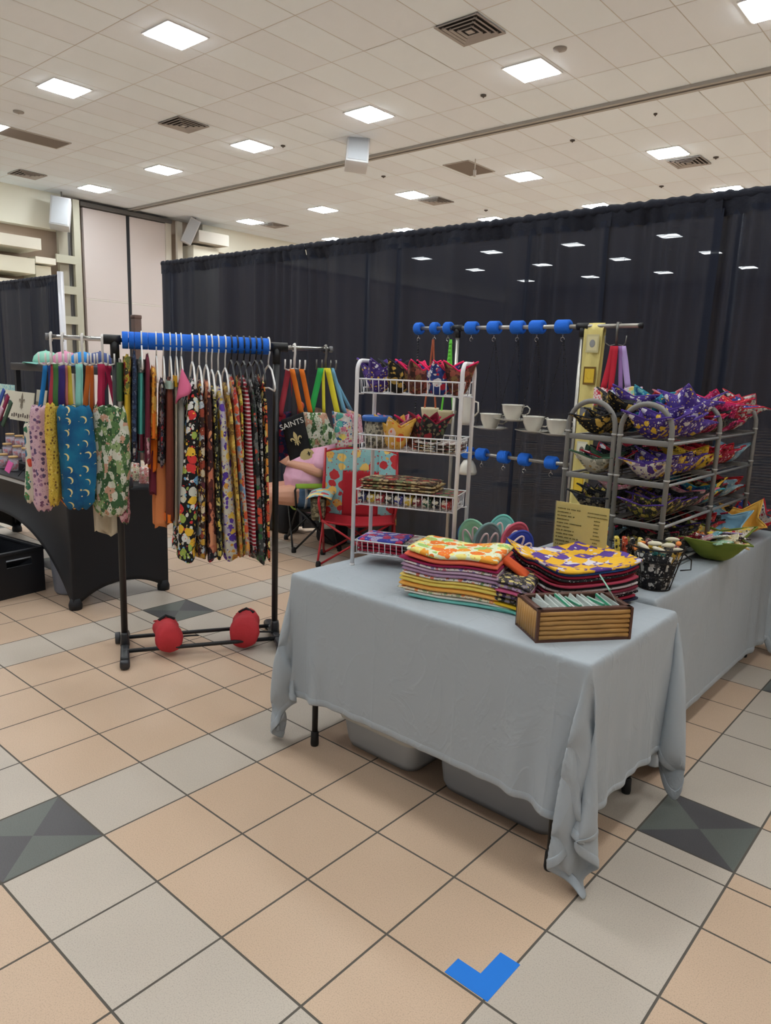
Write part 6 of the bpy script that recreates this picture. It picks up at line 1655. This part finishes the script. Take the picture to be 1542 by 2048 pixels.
# ------------------------------------------------------------------ purple and gold pile
u_ = Vector((.52, .85, 0)).normalized(); v_ = Vector((-.85, .52, 0)).normalized(); PC = Vector((1.225, 1.435, 0))
lay = [('navy', (30, 32, 56)), ('crimson', (150, 22, 52)), ('black print', (28, 26, 30)), ('pink and grey', (150, 110, 120)), ('maroon', (112, 20, 44)), ('white striped', (206, 196, 196)), ('black', (24, 24, 28)), ('rose', (176, 60, 84)), ('wine', (130, 16, 46)), ('black flecked', (30, 30, 34)), ('dark crimson', (140, 20, 50)), ('cobalt blue', (40, 86, 150))]
def sheet(k, z, W, D, t, mat, lab, top=False):
    mb = MB(); r = random.Random(k)
    ox, oy = r.uniform(-.008, .008), r.uniform(-.008, .008); rot = r.uniform(-.03, .03)
    def fn(a, b):
        x, y = 2 * a - 1, 2 * b - 1
        zz = z + (.022 + .0022 * k) * (abs(x) ** 2.2) + .010 * math.sin(3.2 * x + 1.2) * (k / 12) + (.018 * (k / 12)) * max(0, y) ** 2 + .004 * math.sin(5 * y + x * 3)
        zz += .012 * (abs(x * y)) * (k / 12)
        X, Y = x * W / 2 + ox, y * D / 2 + oy
        p = PC + u_ * (X + rot * Y) + v_ * (Y - rot * X); p.z = zz
        return p, Vector((0, 0, t))
    mb.slab(fn, 20, 16)
    o = mb.build('fabric_placemat', mat, None, loc=(PC.x, PC.y, z)); tag(o, lab, 'placemat', 'placemats in the purple and gold pile'); return o
z = TT + .006
for k, (nm, rgb) in enumerate(lay):
    m_ = printed('pm_%d' % k, rgb, [(206, 200, 200), tuple(int(c_ * .5) for c_ in rgb), rgb], 60, .3) if ('print' in nm or 'fleck' in nm or 'strip' in nm or 'grey' in nm) else sol('pm%d' % k, rgb)
    sheet(k, z, .395 - .002 * k, .30, .0075, m_, '%s placemat in the purple and gold topped pile, %s' % (nm, 'lowest third' if k < 4 else 'middle third' if k < 8 else 'upper third'))
    z += .0100
P_top = printed('pm_top', (232, 178, 40), [(84, 56, 140), (90, 60, 146), (214, 206, 214), (236, 186, 50)], 16, kind='check')
sheet(12, z, .40, .315, .008, P_top, 'gold and purple patchwork placemat draped on top of the pile', True)

# ------------------------------------------------------------------ bamboo box with zip bags
A_ = Vector((1.264, 1.0, 0)); B_ = Vector((1.39, .896, 0)); bu = Vector((.192, .251, 0)).normalized(); bv = Vector((-bu.y, bu.x, 0)); BL, BW, BH = .318, .163, .112
root = thing('bamboo_box', 'open bamboo box with dark brown rim holding small zip bags, on the front table', 'box', B_ + bu * BL / 2 + bv * BW / 2 + Vector((0, 0, TT)))
def BP(x, y, z): return B_ + bu * x + bv * y + Vector((0, 0, TT + .003 + z))
Rb = basis(bu, bv, Vector((0, 0, 1)))
brown = plain('box_brown', (82, 48, 34), .5, var=.15); cane = plain('bamboo', (178, 134, 74), .45, var=.28, bscale=70)
mb = MB(); mb.box(BP(BL / 2, BW / 2, .006), (BL + .006, BW + .006, .012), Rb); mb.build('box_base', brown, root)
for (x, y, sx, sy) in [(BL / 2, .007, BL, .014), (BL / 2, BW - .007, BL, .014), (.007, BW / 2, .014, BW), (BL - .007, BW / 2, .014, BW)]:
    mb = MB(); mb.box(BP(x, y, BH - .005), (sx + .004, sy + .004, .011), Rb, bev=.002); mb.build('rim_strip', brown, root)
    mb = MB(); mb.box(BP(x, y, BH / 2), (sx * (1 if sx > sy else .5), sy * (1 if sy > sx else .5), BH - .02), Rb); mb.build('inner_wall', brown, root)
n = 6
for y in (.002, BW - .002):
    for k in range(n):
        z = .018 + (BH - .034) * k / (n - 1); mb = MB()
        pts = [BP(.006 + (BL - .012) * q / 8, y, z + .0006 * math.sin(q * 2 + k)) for q in range(9)]
        mb.tube(pts, [.0074 + (.0010 if (q + k) % 4 == 0 else 0) for q in range(9)], 10); mb.build('bamboo_cane', cane, root)
n = 9
for x in (.002, BL - .002):
    for k in range(n):
        y = .010 + (BW - .020) * k / (n - 1); mb = MB(); mb.tube([BP(x, y, .013), BP(x, y, BH * .5), BP(x, y, BH - .011)], [.0082, .0088, .0082], 10); mb.build('bamboo_cane', cane, root)
for (x, y) in ((0, 0), (BL, 0), (0, BW), (BL, BW)):
    mb = MB(); mb.box(BP(x, y, BH / 2), (.009, .009, BH - .006), Rb); mb.build('corner_strip', brown, root)
zipm = plain('zip_plastic', (222, 230, 226), .25, alpha=.55); zipg = plain('zip_green', (60, 170, 130), .4); clothw = plain('bag_content', (234, 230, 216), .9)
for k in range(15):
    x = .030 + .0178 * k; lean = rc.uniform(-24, 14)
    c = BP(x, BW / 2 + rc.uniform(-.006, .006), .055 + rc.uniform(0, .006)); R = Rb @ rotm(0, 90 + lean, 0) @ rotm(0, 0, rc.uniform(-7, 7)); 
    rt = thing('zip_bag', 'small clear zip bag with %s standing in the bamboo box, %s' % (['a white pad', 'a cream pad', 'a pale green seal'][k % 3], 'among the first five' if k < 5 else 'in the middle five' if k < 10 else 'among the last five'), 'zip bag', c, 'zip bags in the bamboo box')
    rt['label'] = 'clear zip bag %s in the bamboo box' % ['leaning at the left end', 'second from the left end', 'third from the left end', 'fourth from the left end', 'fifth from the left end', 'sixth from the left end', 'just left of the middle', 'in the very middle', 'just right of the middle', 'sixth from the right end', 'fifth from the right end', 'fourth from the right end', 'third from the right end', 'second from the right end', 'against the right end'][k]
    mb = MB(); mb.box(c, (.112, .118, .006), R, bev=.002); mb.build('plastic_pouch', zipm, rt)
    mb = MB(); mb.box(c + R @ Vector((.008, 0, 0)), (.080, .100, .0045), R); mb.build('folded_pad', clothw, rt)
    if k in (5, 8, 12, 13):
        mb = MB(); mb.box(c + R @ Vector((-.050, 0, .0)), (.008, .118, .0072), R); mb.build('green_seal', zipg, rt)
R = Rb @ rotm(30, 50, 20); c = BP(.285, .085, .135)
rt = thing('zip_bag', 'clear zip bag with green seal sticking up out of the bamboo box', 'zip bag', c, 'zip bags in the bamboo box')
mb = MB(); mb.box(c, (.10, .085, .003), R); mb.build('plastic_pouch', zipm, rt); mb = MB(); mb.box(c + R @ Vector((-.044, 0, 0)), (.007, .085, .005), R); mb.build('green_seal', zipg, rt)

# ------------------------------------------------------------------ wicker basket with pinch mitts
WC = Vector((.845, 1.475, TT + .004))
wick = plain('wicker', (112, 86, 62), .8, bump=.9, bscale=130, var=.25)
root = thing('wicker_basket', 'brown wicker basket behind the sunflower towel, full of pinch mitts', 'basket', WC)
mb = MB(); mb.lathe([(.001, .004), (.080, .004), (.084, 0), (.10, .05), (.112, .10), (.116, .112), (.110, .114), (.104, .10), (.092, .05), (.078, .010), (.001, .010)], WC, 32); mb.build('woven_body', wick, root)
mb = MB(); mb.tube([WC + Vector((.113 * math.cos(a), .113 * math.sin(a), .113)) for a in [2 * math.pi * q / 32 for q in range(32)]], .007, 8, closed=True); mb.build('braided_rim', wick, root)
def mitt(c, R, rgb_edge, mat_in, lab, s=1.0):
    rt = thing('pinch_mitt', lab, 'pinch mitt', c, 'pinch mitts in the wicker basket')
    edge = plain('bind_%d_%d_%d' % rgb_edge, rgb_edge, .8)
    cr = printed('mitt_cream', (214, 200, 176), [(150, 80, 60), (120, 140, 90), (90, 70, 60)], 36, .3)
    def shell(u, v, off=0):
        a = 2 * math.pi * u; r = v
        x = .062 * s * r * math.cos(a); y = .085 * s * r * math.sin(a)
        return c + R @ Vector((x, y, off + .030 * s * (abs(math.sin(a)) ** 1.5) * r * r + .012 * r * r))
    mb = MB(); mb.surf(lambda u, v: shell(u, v), 28, 6, cu=True); mb.build('outer_pad', cr, rt, solid=.006)
    mb = MB(); mb.surf(lambda u, v: shell(u, v * .96, .007), 28, 6, cu=True); mb.build('inner_pad', mat_in, rt, solid=.004)
    mb = MB(); mb.tube([shell(k / 30, 1.0, .003) for k in range(30)], .0062, 8, closed=True); mb.build('binding', edge, rt)
    for sg in (-1, 1):
        mb = MB()
        mb.tube([c + R @ Vector((sg * .022 * s + .019 * s * math.cos(a), .055 * s * math.sin(a) - .01, .020 + .03 * abs(math.sin(a)))) for a in [math.pi * k / 12 for k in range(13)]], .0045, 6); mb.build('pocket_edge', plain('pocket_pale', (216, 190, 190), .8), rt)
mint = (150, 206, 176)
for (dx, dy, dz, rx, ry, rz, edge, inn, lab) in [
    (-.075, -.02, .125, 60, -20, -10, mint, solid_c('mintin', (150, 200, 160)), 'mint green edged pinch mitt at the left of the wicker basket'),
    (.00, -.055, .135, 78, 0, 32, (120, 150, 150), solid_c('greyin', (120, 132, 136)), 'grey pinch mitt with pink pocket edges at the front of the wicker basket'),
    (.015, .035, .150, 55, 10, 20, (110, 190, 180), solid_c('aquain', (120, 186, 180)), 'aqua edged pinch mitt standing highest in the wicker basket'),
    (.075, .03, .135, 70, 20, 30, (200, 90, 110), solid_c('rosein', (190, 80, 96)), 'rose red pinch mitt at the right of the wicker basket'),
    (.11, .00, .115, 50, 40, 20, (50, 70, 160), solid_c('cobaltin', (40, 56, 150)), 'cobalt blue pinch mitt at the right edge of the wicker basket'),
    (-.095, .03, .115, 50, -50, 0, (30, 120, 190), solid_c('azurein', (40, 130, 200)), 'bright blue pinch mitt behind the left of the wicker basket')]:
    mitt(WC + Vector((dx, dy, dz)), rotm(0, 0, 30) @ rotm(rx, ry, rz), edge, inn, lab)
# tan and grey fabric roll to the left of it
c = WC + Vector((-.13, -.02, .045)); folded('folded_towel', 'tan speckled folded cloth left of the wicker basket', 'towel', c, wa, wb, .12, .10, .085, printed('tan_roll', (150, 124, 92), [(90, 70, 50), (190, 170, 130), (60, 50, 44)], 50, .45), None, wave=.004)

# ------------------------------------------------------------------ price sheet
s0, s1 = PY(1112, 1008, 1.62), PY(1219, 1012, 1.62); sb_, st_ = TT + .006, (s0.z + s1.z) / 2
cx, W = (s0.x + s1.x) / 2, (s1.x - s0.x)
root = thing('price_sheet', 'yellow price list sheet standing against the arched rack', 'sign', (cx, 1.62, sb_))
mb = MB(); mb.box((cx, 1.625, (sb_ + st_) / 2), (W, .003, st_ - sb_)); mb.build('paper', plain('paper_yellow', (206, 190, 112), .8), root)
mb = MB(); mb.box((cx, 1.6215, (sb_ + st_) / 2), (W + .006, .002, st_ - sb_ + .004)); mb.build('clear_sleeve', plain('sleeve_clear', (232, 226, 180), .15, alpha=.12), root)
mb = MB(); mb.box((cx, 1.66, sb_ + .004), (W, .08, .006)); mb.build('stand_foot', plain('sleeve_clear2', (220, 220, 210), .2, alpha=.4), root)
inkm = plain('ink_olive', (110, 100, 56), .8); mb = MB(); rr = random.Random(4); top = st_ - .026
for k in range(17):
    z = top - .0148 * k
    if z < sb_ + .01: break
    L = [.105, .055, .072, .050, .104, .056, .076, .070, .092, .056, .08, .06, .07, .09, .06, .07, .05][k]; x = cx - W / 2 + .010
    while x < cx - W / 2 + .010 + L:
        w = rr.uniform(.003, .0075); mb.box((x + w / 2, 1.6195, z), (w, .0008, rr.uniform(.0035, .005))); x += w + (.0012 if rr.random() < .8 else .005)
    a, b = (cx + W * .12, cx + W * .47) if k < 2 else (cx + W * .25, cx + W * .34) if k % 7 else (cx + W * .21, cx + W * .38)
    x = a
    while x < b:
        w = rr.uniform(.003, .0065); mb.box((x + w / 2, 1.6195, z - .002), (w, .0008, rr.uniform(.0035, .005))); x += w + .0014
mb.build('printed_lines', inkm, root, kind='stuff')

# ------------------------------------------------------------------ wire basket of dark pouches on the rear table
KC = Vector((1.412, 1.80, TT + .004))
root = thing('wire_basket', 'dark wire basket packed with patterned pouches beside the purple and gold pile', 'basket', KC)
wk = plain('wire_dark', (40, 36, 34), .4, .5)
mb = MB()
for (r, z) in ((.062, .004), (.075, .06), (.090, .12), (.104, .175)): mb.tube([KC + Vector((r * math.cos(a), r * math.sin(a), z)) for a in [2 * math.pi * q / 28 for q in range(28)]], .0026 if z < .17 else .004, 6, closed=True)
for q in range(16):
    a = 2 * math.pi * q / 16; mb.tube([KC + Vector((r * math.cos(a), r * math.sin(a), z)) for (r, z) in ((.062, .004), (.075, .06), (.090, .12), (.104, .175))], .0016, 5)
mb.build('wire_cage', wk, root)
mb = MB()
for s in (-1, 1): 
    mb = MB(); mb.tube([KC + CF * s * .102 + Vector((0, 0, .15)), KC + CF * s * .140 + Vector((0, 0, .12)), KC + CF * s * .142 + Vector((0, 0, .08)), KC + CF * s * .10 + Vector((0, 0, .075))], .003, 6); mb.build('loop_handle', wk, root)
mb = MB(); mb.lathe([(.056, .006), (.068, .06), (.082, .12), (.090, .15), (.001, .155)], KC, 24); mb.build('inner_liner', P_bw, root)
tops = plain('pouch_top_cream', (222, 214, 190), .85, bump=.2)
for q in range(14):
    a = q * 2.399; r = .018 + .072 * math.sqrt(q / 14); d = Vector((math.cos(a), math.sin(a), 0)); c = KC + d * r + Vector((0, 0, .150 + .016 * (q % 3)))
    lab = '%s pouch in the dark wire basket, %s' % (['black', 'red', 'yellow', 'purple', 'green', 'grey', 'orange', 'navy', 'pink', 'brown', 'teal', 'olive', 'white', 'gold'][q], 'cream topped')
    rt = thing('small_pouch', lab, 'pouch', c, 'small pouches in the wire basket')
    rgb = [(30, 30, 32), (160, 40, 44), (226, 186, 60), (70, 50, 120), (60, 90, 60), (110, 110, 112), (220, 110, 50), (30, 40, 70), (190, 110, 130), (90, 60, 44), (60, 140, 140), (110, 110, 50), (206, 202, 190), (200, 160, 60)][q]
    R = basis(d, Vector((-d.y, d.x, 0)), Vector((0, 0, 1))) @ rotm(0, 12 + 300 * r * .25, 0)
    mb = MB(); mb.box(c + R @ Vector((0, 0, -.045)), (.014, .050, .10), R, bev=.005); mb.build('pouch_body', printed('pouch_%d' % q, rgb, [(30, 30, 30), (206, 190, 140), tuple(int(x * .6) for x in rgb)], 60, .42), rt)
    mb = MB(); mb.ball(c + R @ Vector((0, 0, .010)), (.011, .030, .009), 12, R @ rotm(rc.uniform(-25, 25), rc.uniform(-60, 60), 0)); mb.build('pouch_flap', tops if q % 4 else plain('flap_orange', (222, 130, 60), .8), rt)
# bundle of slim yellow and red printed pouches to its left
for q, (rgb, nm) in enumerate([((214, 190, 70), 'yellow'), ((190, 70, 40), 'orange red'), ((30, 30, 30), 'black'), ((226, 200, 90), 'pale yellow'), ((110, 30, 50), 'maroon')]):
    c = Vector((1.268 + .022 * q, 1.765 + .012 * q, TT + .10)); R = rotm(0, 4 * (q - 2), 30)
    mb = MB(); mb.box(c, (.018, .05, .19), R, bev=.005); tag(mb.build('slim_pouch', printed('slim_%d' % q, rgb, [(30, 30, 30), (240, 230, 200), rgb], 60, .4), None, loc=c), 'slim %s printed pouch standing left of the dark wire basket' % nm, 'pouch', 'slim pouches beside the wire basket')

# ------------------------------------------------------------------ second clothes rail with foam clips, teacups and macrame
YR = 2.9
def RY(u, v): return PY(u, v, YR)
zr = RY(1000, 655).z; zl = RY(1050, 919).z
xl, xr = RY(830, 657).x, RY(1280, 655).x; p1, p2 = RY(1166, 655).x, RY(916, 657).x
silver = plain('tube_silver', (176, 172, 164), .3, .7)
root = thing('display_rail', 'silver rail frame behind the wire rack carrying teacups on chains', 'rail frame', ((p1 + p2) / 2, YR, 0))
mb = MB(); mb.tube([(xl, YR, zr), (xr, YR, zr)], .0125, 10); mb.build('top_rail', silver, root)
mb = MB(); mb.tube([(p2, YR, zl), (p1, YR, zl)], .0115, 10); mb.build('lower_rail', silver, root)
for x in (p1, p2):
    mb = MB(); mb.tube([(x, YR, .03), (x, YR, zr)], .0125, 10); mb.build('upright', silver, root)
    mb = MB(); mb.tube([(x - .035, YR, zr), (x + .035, YR, zr)], .02, 10); mb.tube([(x, YR, zr - .06), (x, YR, zr)], .019, 10); mb.build('corner_joint', plain('joint_black', (20, 20, 22), .5), root)
    mb = MB(); mb.tube([(x, YR - .22, .03), (x, YR + .22, .03)], .014, 8); mb.build('base_bar', blk, root)
    for dy in (-.2, .2):
        mb = MB(); mb.ball((x, YR + dy, .016), (.016, .016, .016), 8); mb.build('caster', blk, root)
mb = MB(); mb.tube([(xr - .004, YR, zr), (xr + .014, YR, zr)], .016, 10); mb.build('end_plug', plain('joint_black', (20, 20, 22), .5), root)
mb = MB(); mb.tube([(xl + .004, YR, zr), (xl - .010, YR, zr)], .016, 10); mb.build('end_plug', plain('joint_black', (20, 20, 22), .5), root)
def foam_clip(x, z, w, lab):
    rt = thing('foam_clip', lab, 'foam clip', (x, YR, z), 'blue foam clips on the silver rails')
    mb = MB(); R = basis(Vector((0, 1, 0)), Vector((0, 0, 1)), Vector((1, 0, 0)))
    mb.lathe([(.013, -w / 2), (.036, -w / 2), (.040, -w / 2 + .006), (.040, w / 2 - .006), (.036, w / 2), (.013, w / 2), (.013, -w / 2)], (x, YR, z), 22, R); mb.build('foam_body', foam, rt)
    mb = MB(); mb.tube([(x, YR, z - .038), (x, YR, z - .060)], .003, 5); mb.tube([(x + .012 * math.cos(a), YR, z - .072 + .012 * math.sin(a)) for a in [2 * math.pi * q / 12 for q in range(10)]], .0022, 5); mb.build('screw_hook', chrome, rt)
names = ['farthest left', 'second from the left', 'third from the left, by the left upright', 'fourth, just right of the left upright', 'fifth from the left', 'sixth from the left', 'seventh from the left', 'last before the right upright']
for k, (u, w) in enumerate([(838, .048), (870, .045), (897, .048), (944, .075), (989, .075), (1036, .078), (1075, .085), (1127, .085)]): foam_clip(RY(u, 655).x, zr, w, 'blue foam clip on the top silver rail, ' + names[k])
for k, u in enumerate([936, 964, 1008, 1050, 1104]): foam_clip(RY(u, 915).x, zl, .068, 'blue foam clip on the lower silver rail, ' + ['at its left end behind the wire rack', 'second from its left end', 'in its middle', 'fourth along it', 'next to its right end'][k])
china = plain('china_white', (214, 208, 196), .2, coat=.4); chainm = plain('chain_dark', (44, 42, 40), .4, .8)
def teacup(u, v, top_u, lab, s=1.0):
    b = RY(u, v); x, z = b.x, b.z
    rt = thing('teacup', lab, 'teacup', (x, YR, z), 'teacups hanging from the silver rail')
    mb = MB(); mb.lathe([(.001, 0), (.035 * s, .001), (.060 * s, .006), (.088 * s, .016), (.090 * s, .019), (.060 * s, .011), (.030 * s, .006), (.001, .005)], (x, YR, z), 28); mb.build('saucer', china, rt)
    mb = MB(); mb.lathe([(.001, .008), (.026 * s, .008), (.030 * s, .014), (.036 * s, .022), (.050 * s, .050 * s), (.054 * s, .078 * s), (.058 * s, .084 * s), (.052 * s, .082 * s), (.046 * s, .050 * s), (.030 * s, .018), (.001, .014)], (x, YR, z), 28); mb.build('cup_bowl', china, rt)
    mb = MB(); h = Vector((.8, .6, 0)); mb.tube([Vector((x, YR, z)) + h * a * s + Vector((0, 0, b_ * s)) for a, b_ in ((.050, .072), (.070, .078), (.084, .066), (.080, .045), (.062, .034), (.042, .036))], .0042, 7); mb.build('handle', china, rt)
    mb = MB(); xt = RY(top_u, 690).x
    for dx, dy in ((-.085, 0), (.085, 0), (0, .08)):
        a = Vector((x + dx * s, YR + dy, z + .016)); m_ = Vector((xt, YR, zr - .40)) if False else Vector((xt, YR, zr - .075))
        mb = MB(); n = 46
        for q in range(n):
            p = a.lerp(m_, q / n); p2_ = a.lerp(m_, (q + .8) / n)
            mb.tube([p, p2_], .0022 if q % 2 else .0012, 4)
        mb.build('chain', chainm, rt)
teacup(980, 860, 990, 'low wide cream teacup on a saucer, leftmost of the clear row', 1.25); teacup(1024, 843, 1036, 'highest hanging teacup with a scalloped rim', 1.25)
teacup(1065, 866, 1075, 'straight sided teacup third along the hanging row', 1.22); teacup(1112, 872, 1127, 'teacup with curled handle hanging nearest the right upright', 1.18)
b = RY(932, 850)
rt = thing('teapot_stack', 'white china jug hanging behind the right legs of the wire rack', 'jug', (b.x, YR, b.z))
mb = MB(); mb.lathe([(.001, 0), (.05, .002), (.056, .03), (.05, .10), (.044, .17), (.050, .20), (.044, .198), (.001, .19)], (b.x, YR, b.z), 24); mb.build('jug_body', china, rt)
mb = MB(); mb.tube([(b.x + .045, YR, b.z + .16), (b.x + .085, YR, b.z + .15), (b.x + .09, YR, b.z + .09), (b.x + .05, YR, b.z + .05)], .006, 8); mb.build('jug_handle', china, rt)
rt.name = 'china_jug'
mb = MB(); mb.tube([(b.x, YR, b.z + .2), (RY(944, 690).x, YR, zr - .07)], .002, 5); mb.build('chain', chainm, rt)
b = RY(935, 948); rt = thing('china_bell', 'pale shell shaped china bell hanging under the lower silver rail', 'bell', (b.x, YR, b.z))
mb = MB(); mb.lathe([(.058, 0), (.060, .02), (.048, .06), (.03, .09), (.001, .10)], (b.x, YR, b.z), 20); mb.build('bell_body', china, rt, solid=.003)
mb = MB(); mb.tube([(b.x, YR, b.z + .1), (RY(936, 915).x, YR, zl - .04)], .002, 5); mb.build('chain', chainm, rt)
# cords
def cord(u, rgb, nm, v_end, knots, lab, pot):
    x = RY(u, 690).x; zt = zr - .072; ze = RY(u, v_end).z
    rt = thing('macrame_hanger', lab, 'plant hanger', (x, YR, zt), 'cord hangers on the silver rail')
    m_ = plain('cord_' + nm, rgb, .8, bump=.5, bscale=200)
    for s in (-1, 1):
        pts = [Vector((x + s * (.003 + .05 * (q / 12) ** 1.2), YR, zt + (ze - zt) * q / 12)) for q in range(13)]
        mb = MB(); mb.tube(pts, .0065, 7); mb.build('cord', m_, rt)
    if knots:
        mb = MB()
        for q in range(1, 9): mb.ball((x, YR, zt - .025 * q), (.013, .012, .014), 8)
        mb.build('knots', m_, rt)
    mb = MB(); mb.lathe([(.038, 0), (.052, .02), (.060, .07), (.062, .085), (.056, .085), (.05, .02), (.001, .01)], (x, YR, ze - .03), 20); mb.build('planter', pot, rt)
cord(866, (176, 90, 60), 'terracotta', 832, False, 'terracotta cord hanger with a cream planter behind the wire rack', plain('pot_cream', (216, 204, 170), .6))
cord(901, (110, 214, 70), 'lime', 838, True, 'knotted lime green cord hanger behind the wire rack', plain('pot_sand', (190, 176, 140), .6))
x = RY(836, 690).x; rt = thing('bead_chain', 'black bead chain hanging at the far left of the silver rail', 'chain', (x, YR, zr - .07)); mb = MB()
for q in range(28): mb.ball((x, YR, zr - .085 - .018 * q), .006, 6)
mb.build('beads', plain('bead_black', (28, 28, 30), .4), rt)
# yellow printed towel and small hanging bags at the right end
x0_, x1_ = RY(1172, 655).x, RY(1210, 655).x; zb_ = RY(1165, 1080).z
rt = thing('hanging_towel', 'long yellow printed towel with framed motifs folded over the silver rail', 'towel', ((x0_ + x1_) / 2, YR, zr))
mb = MB()
def fn(u, v):
    L = 2 * (zr - zb_)
    s = v * 2 - 1                                     # -1 back bottom, 0 over the rail, 1 front bottom
    z = zr + .018 - abs(s) * (zr - zb_); y = YR - .018 * (1 if s > 0 else -1) * min(1, abs(s) * 40) + .006 * math.sin(9 * u + 4 * s)
    sh = -.0 * abs(s)
    return (x0_ + (x1_ - x0_) * u * (1 - .30 * abs(s)), y, z), (0, -.003, 0)
mb.slab(fn, 10, 60); mb.build('towel_cloth', plain('towel_yellow', (224, 208, 132), .9, bump=.15, bscale=90, var=.06), rt)
W_ = x1_ - x0_
for k, (f, rgb, rgb2, nm) in enumerate([(.07, (206, 196, 150), (150, 150, 150), 'jar_motif'), (.215, (120, 90, 34), (226, 190, 60), 'frame_motif'), (.40, (110, 110, 116), (228, 186, 60), 'bee_panel'), (.56, (214, 210, 190), (120, 112, 100), 'sketch_panel'), (.72, (216, 170, 40), (236, 200, 60), 'gold_panel'), (.88, (120, 90, 34), (226, 190, 60), 'lower_motif')]):
    z = zr - f * (zr - zb_) - .01; w_ = W_ * (1 - .30 * f) * .68; x = x0_ + W_ * (1 - .30 * f) * .55; h_ = .10
    mb = MB(); mb.box((x, YR - .0285, z), (w_, .0015, h_)); o = mb.build(nm, plain('motif_%d' % k, rgb, .9), rt)
    mb = MB(); mb.box((x, YR - .0297, z), (w_ * .78, .0012, h_ * .78)); mb.build('motif_inner', plain('motif_in_%d' % k, rgb2 if k in (1, 4, 5) else tuple(min(255, c_ + 16) for c_ in rgb), .9), o)
    mb = MB(); mb.ball((x, YR - .0305, z), (w_ * .22, .0012, h_ * .22), 10); mb.build('motif_centre', plain('motif_c_%d' % k, rgb2, .9), o)
hx = RY(1238, 655).x; zh = RY(1238, 690).z
rt = thing('bag_hook', 'grey steel prong hook near the right end of the silver rail', 'hook', (hx, YR, zr), None)
mb = MB(); mb.tube([(hx, YR + .02, zr - .01), (hx, YR + .018, zr + .016), (hx, YR - .018, zr + .016), (hx, YR - .02, zr - .03), (hx, YR - .012, zh)], .0075, 8); mb.build('hook_stem', plain('hook_steel', (120, 118, 114), .3, .7), rt)
for s in (-1, 1):
    mb = MB(); mb.tube([(hx, YR - .012, zh + .004), (hx + s * .04, YR - .012, zh - .006), (hx + s * .06, YR - .03, zh + .01), (hx + s * .062, YR - .03, zh + .05)], .0035, 6); mb.build('prong', plain('hook_steel', (120, 118, 114), .3, .7), rt)
def pouch_bag(u0, v0, u1, v1, mat, lab, straps, rgb, nm):
    a, b = PY(u0, v0, YR - .04), PY(u1, v1, YR - .04); c = (a + b) / 2
    rt = thing('small_tote', lab, 'bag', c, 'small bags on the steel hook')
    W, H = abs(b.x - a.x), abs(a.z - b.z)
    mb = MB()
    def fn(u, v):
        an = 2 * math.pi * u
        return c + Vector((math.cos(an) * W / 2 * (1 + .08 * (v - .5)), math.sin(an) * .03 * (1 - .6 * v), H * (v - .5) + .006 * math.sin(3 * an)))
    mb.surf(fn, 24, 8, cu=True); mb.build('cloth_body', mat, rt, solid=.003)
    for q, (ut, ub, w) in enumerate(straps):
        p0 = PY(ut, 692, YR - .03 - .008 * q); p1_ = PY(ub, v0 + 3, YR - .04 - .008 * q)
        mb = MB(); mb.slab(lambda u, v: (p0.lerp(p1_, u) + Vector(((v - .5) * w, .004 * math.sin(5 * u), 0)), Vector((0, -.0025, 0))), 8, 2); mb.build('strap', plain('webbing_' + nm, rgb, .85), rt)
pouch_bag(1189, 776, 1215, 812, printed('mini_red', (224, 206, 204), [(190, 40, 60), (214, 90, 100)], 34, .45), 'small red and white bag on two red straps above the near arch', [(1227, 1207, .035), (1231, 1222, .032)], (190, 26, 50), 'red')
pouch_bag(1218, 778, 1246, 812, printed('mini_lilac', (190, 176, 214), [(110, 170, 180), (226, 220, 230), (150, 120, 190)], 30, .5), 'small lilac and aqua bag on a thin violet strap above the near arch', [(1240, 1242, .024)], (150, 110, 170), 'violet')
pouch_bag(1250, 774, 1281, 806, printed('mini_pastel', (206, 180, 206), [(226, 200, 110), (150, 200, 170), (214, 160, 190)], 24, .5), 'small pastel bag on a broad lilac strap above the near arches', [(1246, 1257, .034)], (186, 160, 214), 'lilac')
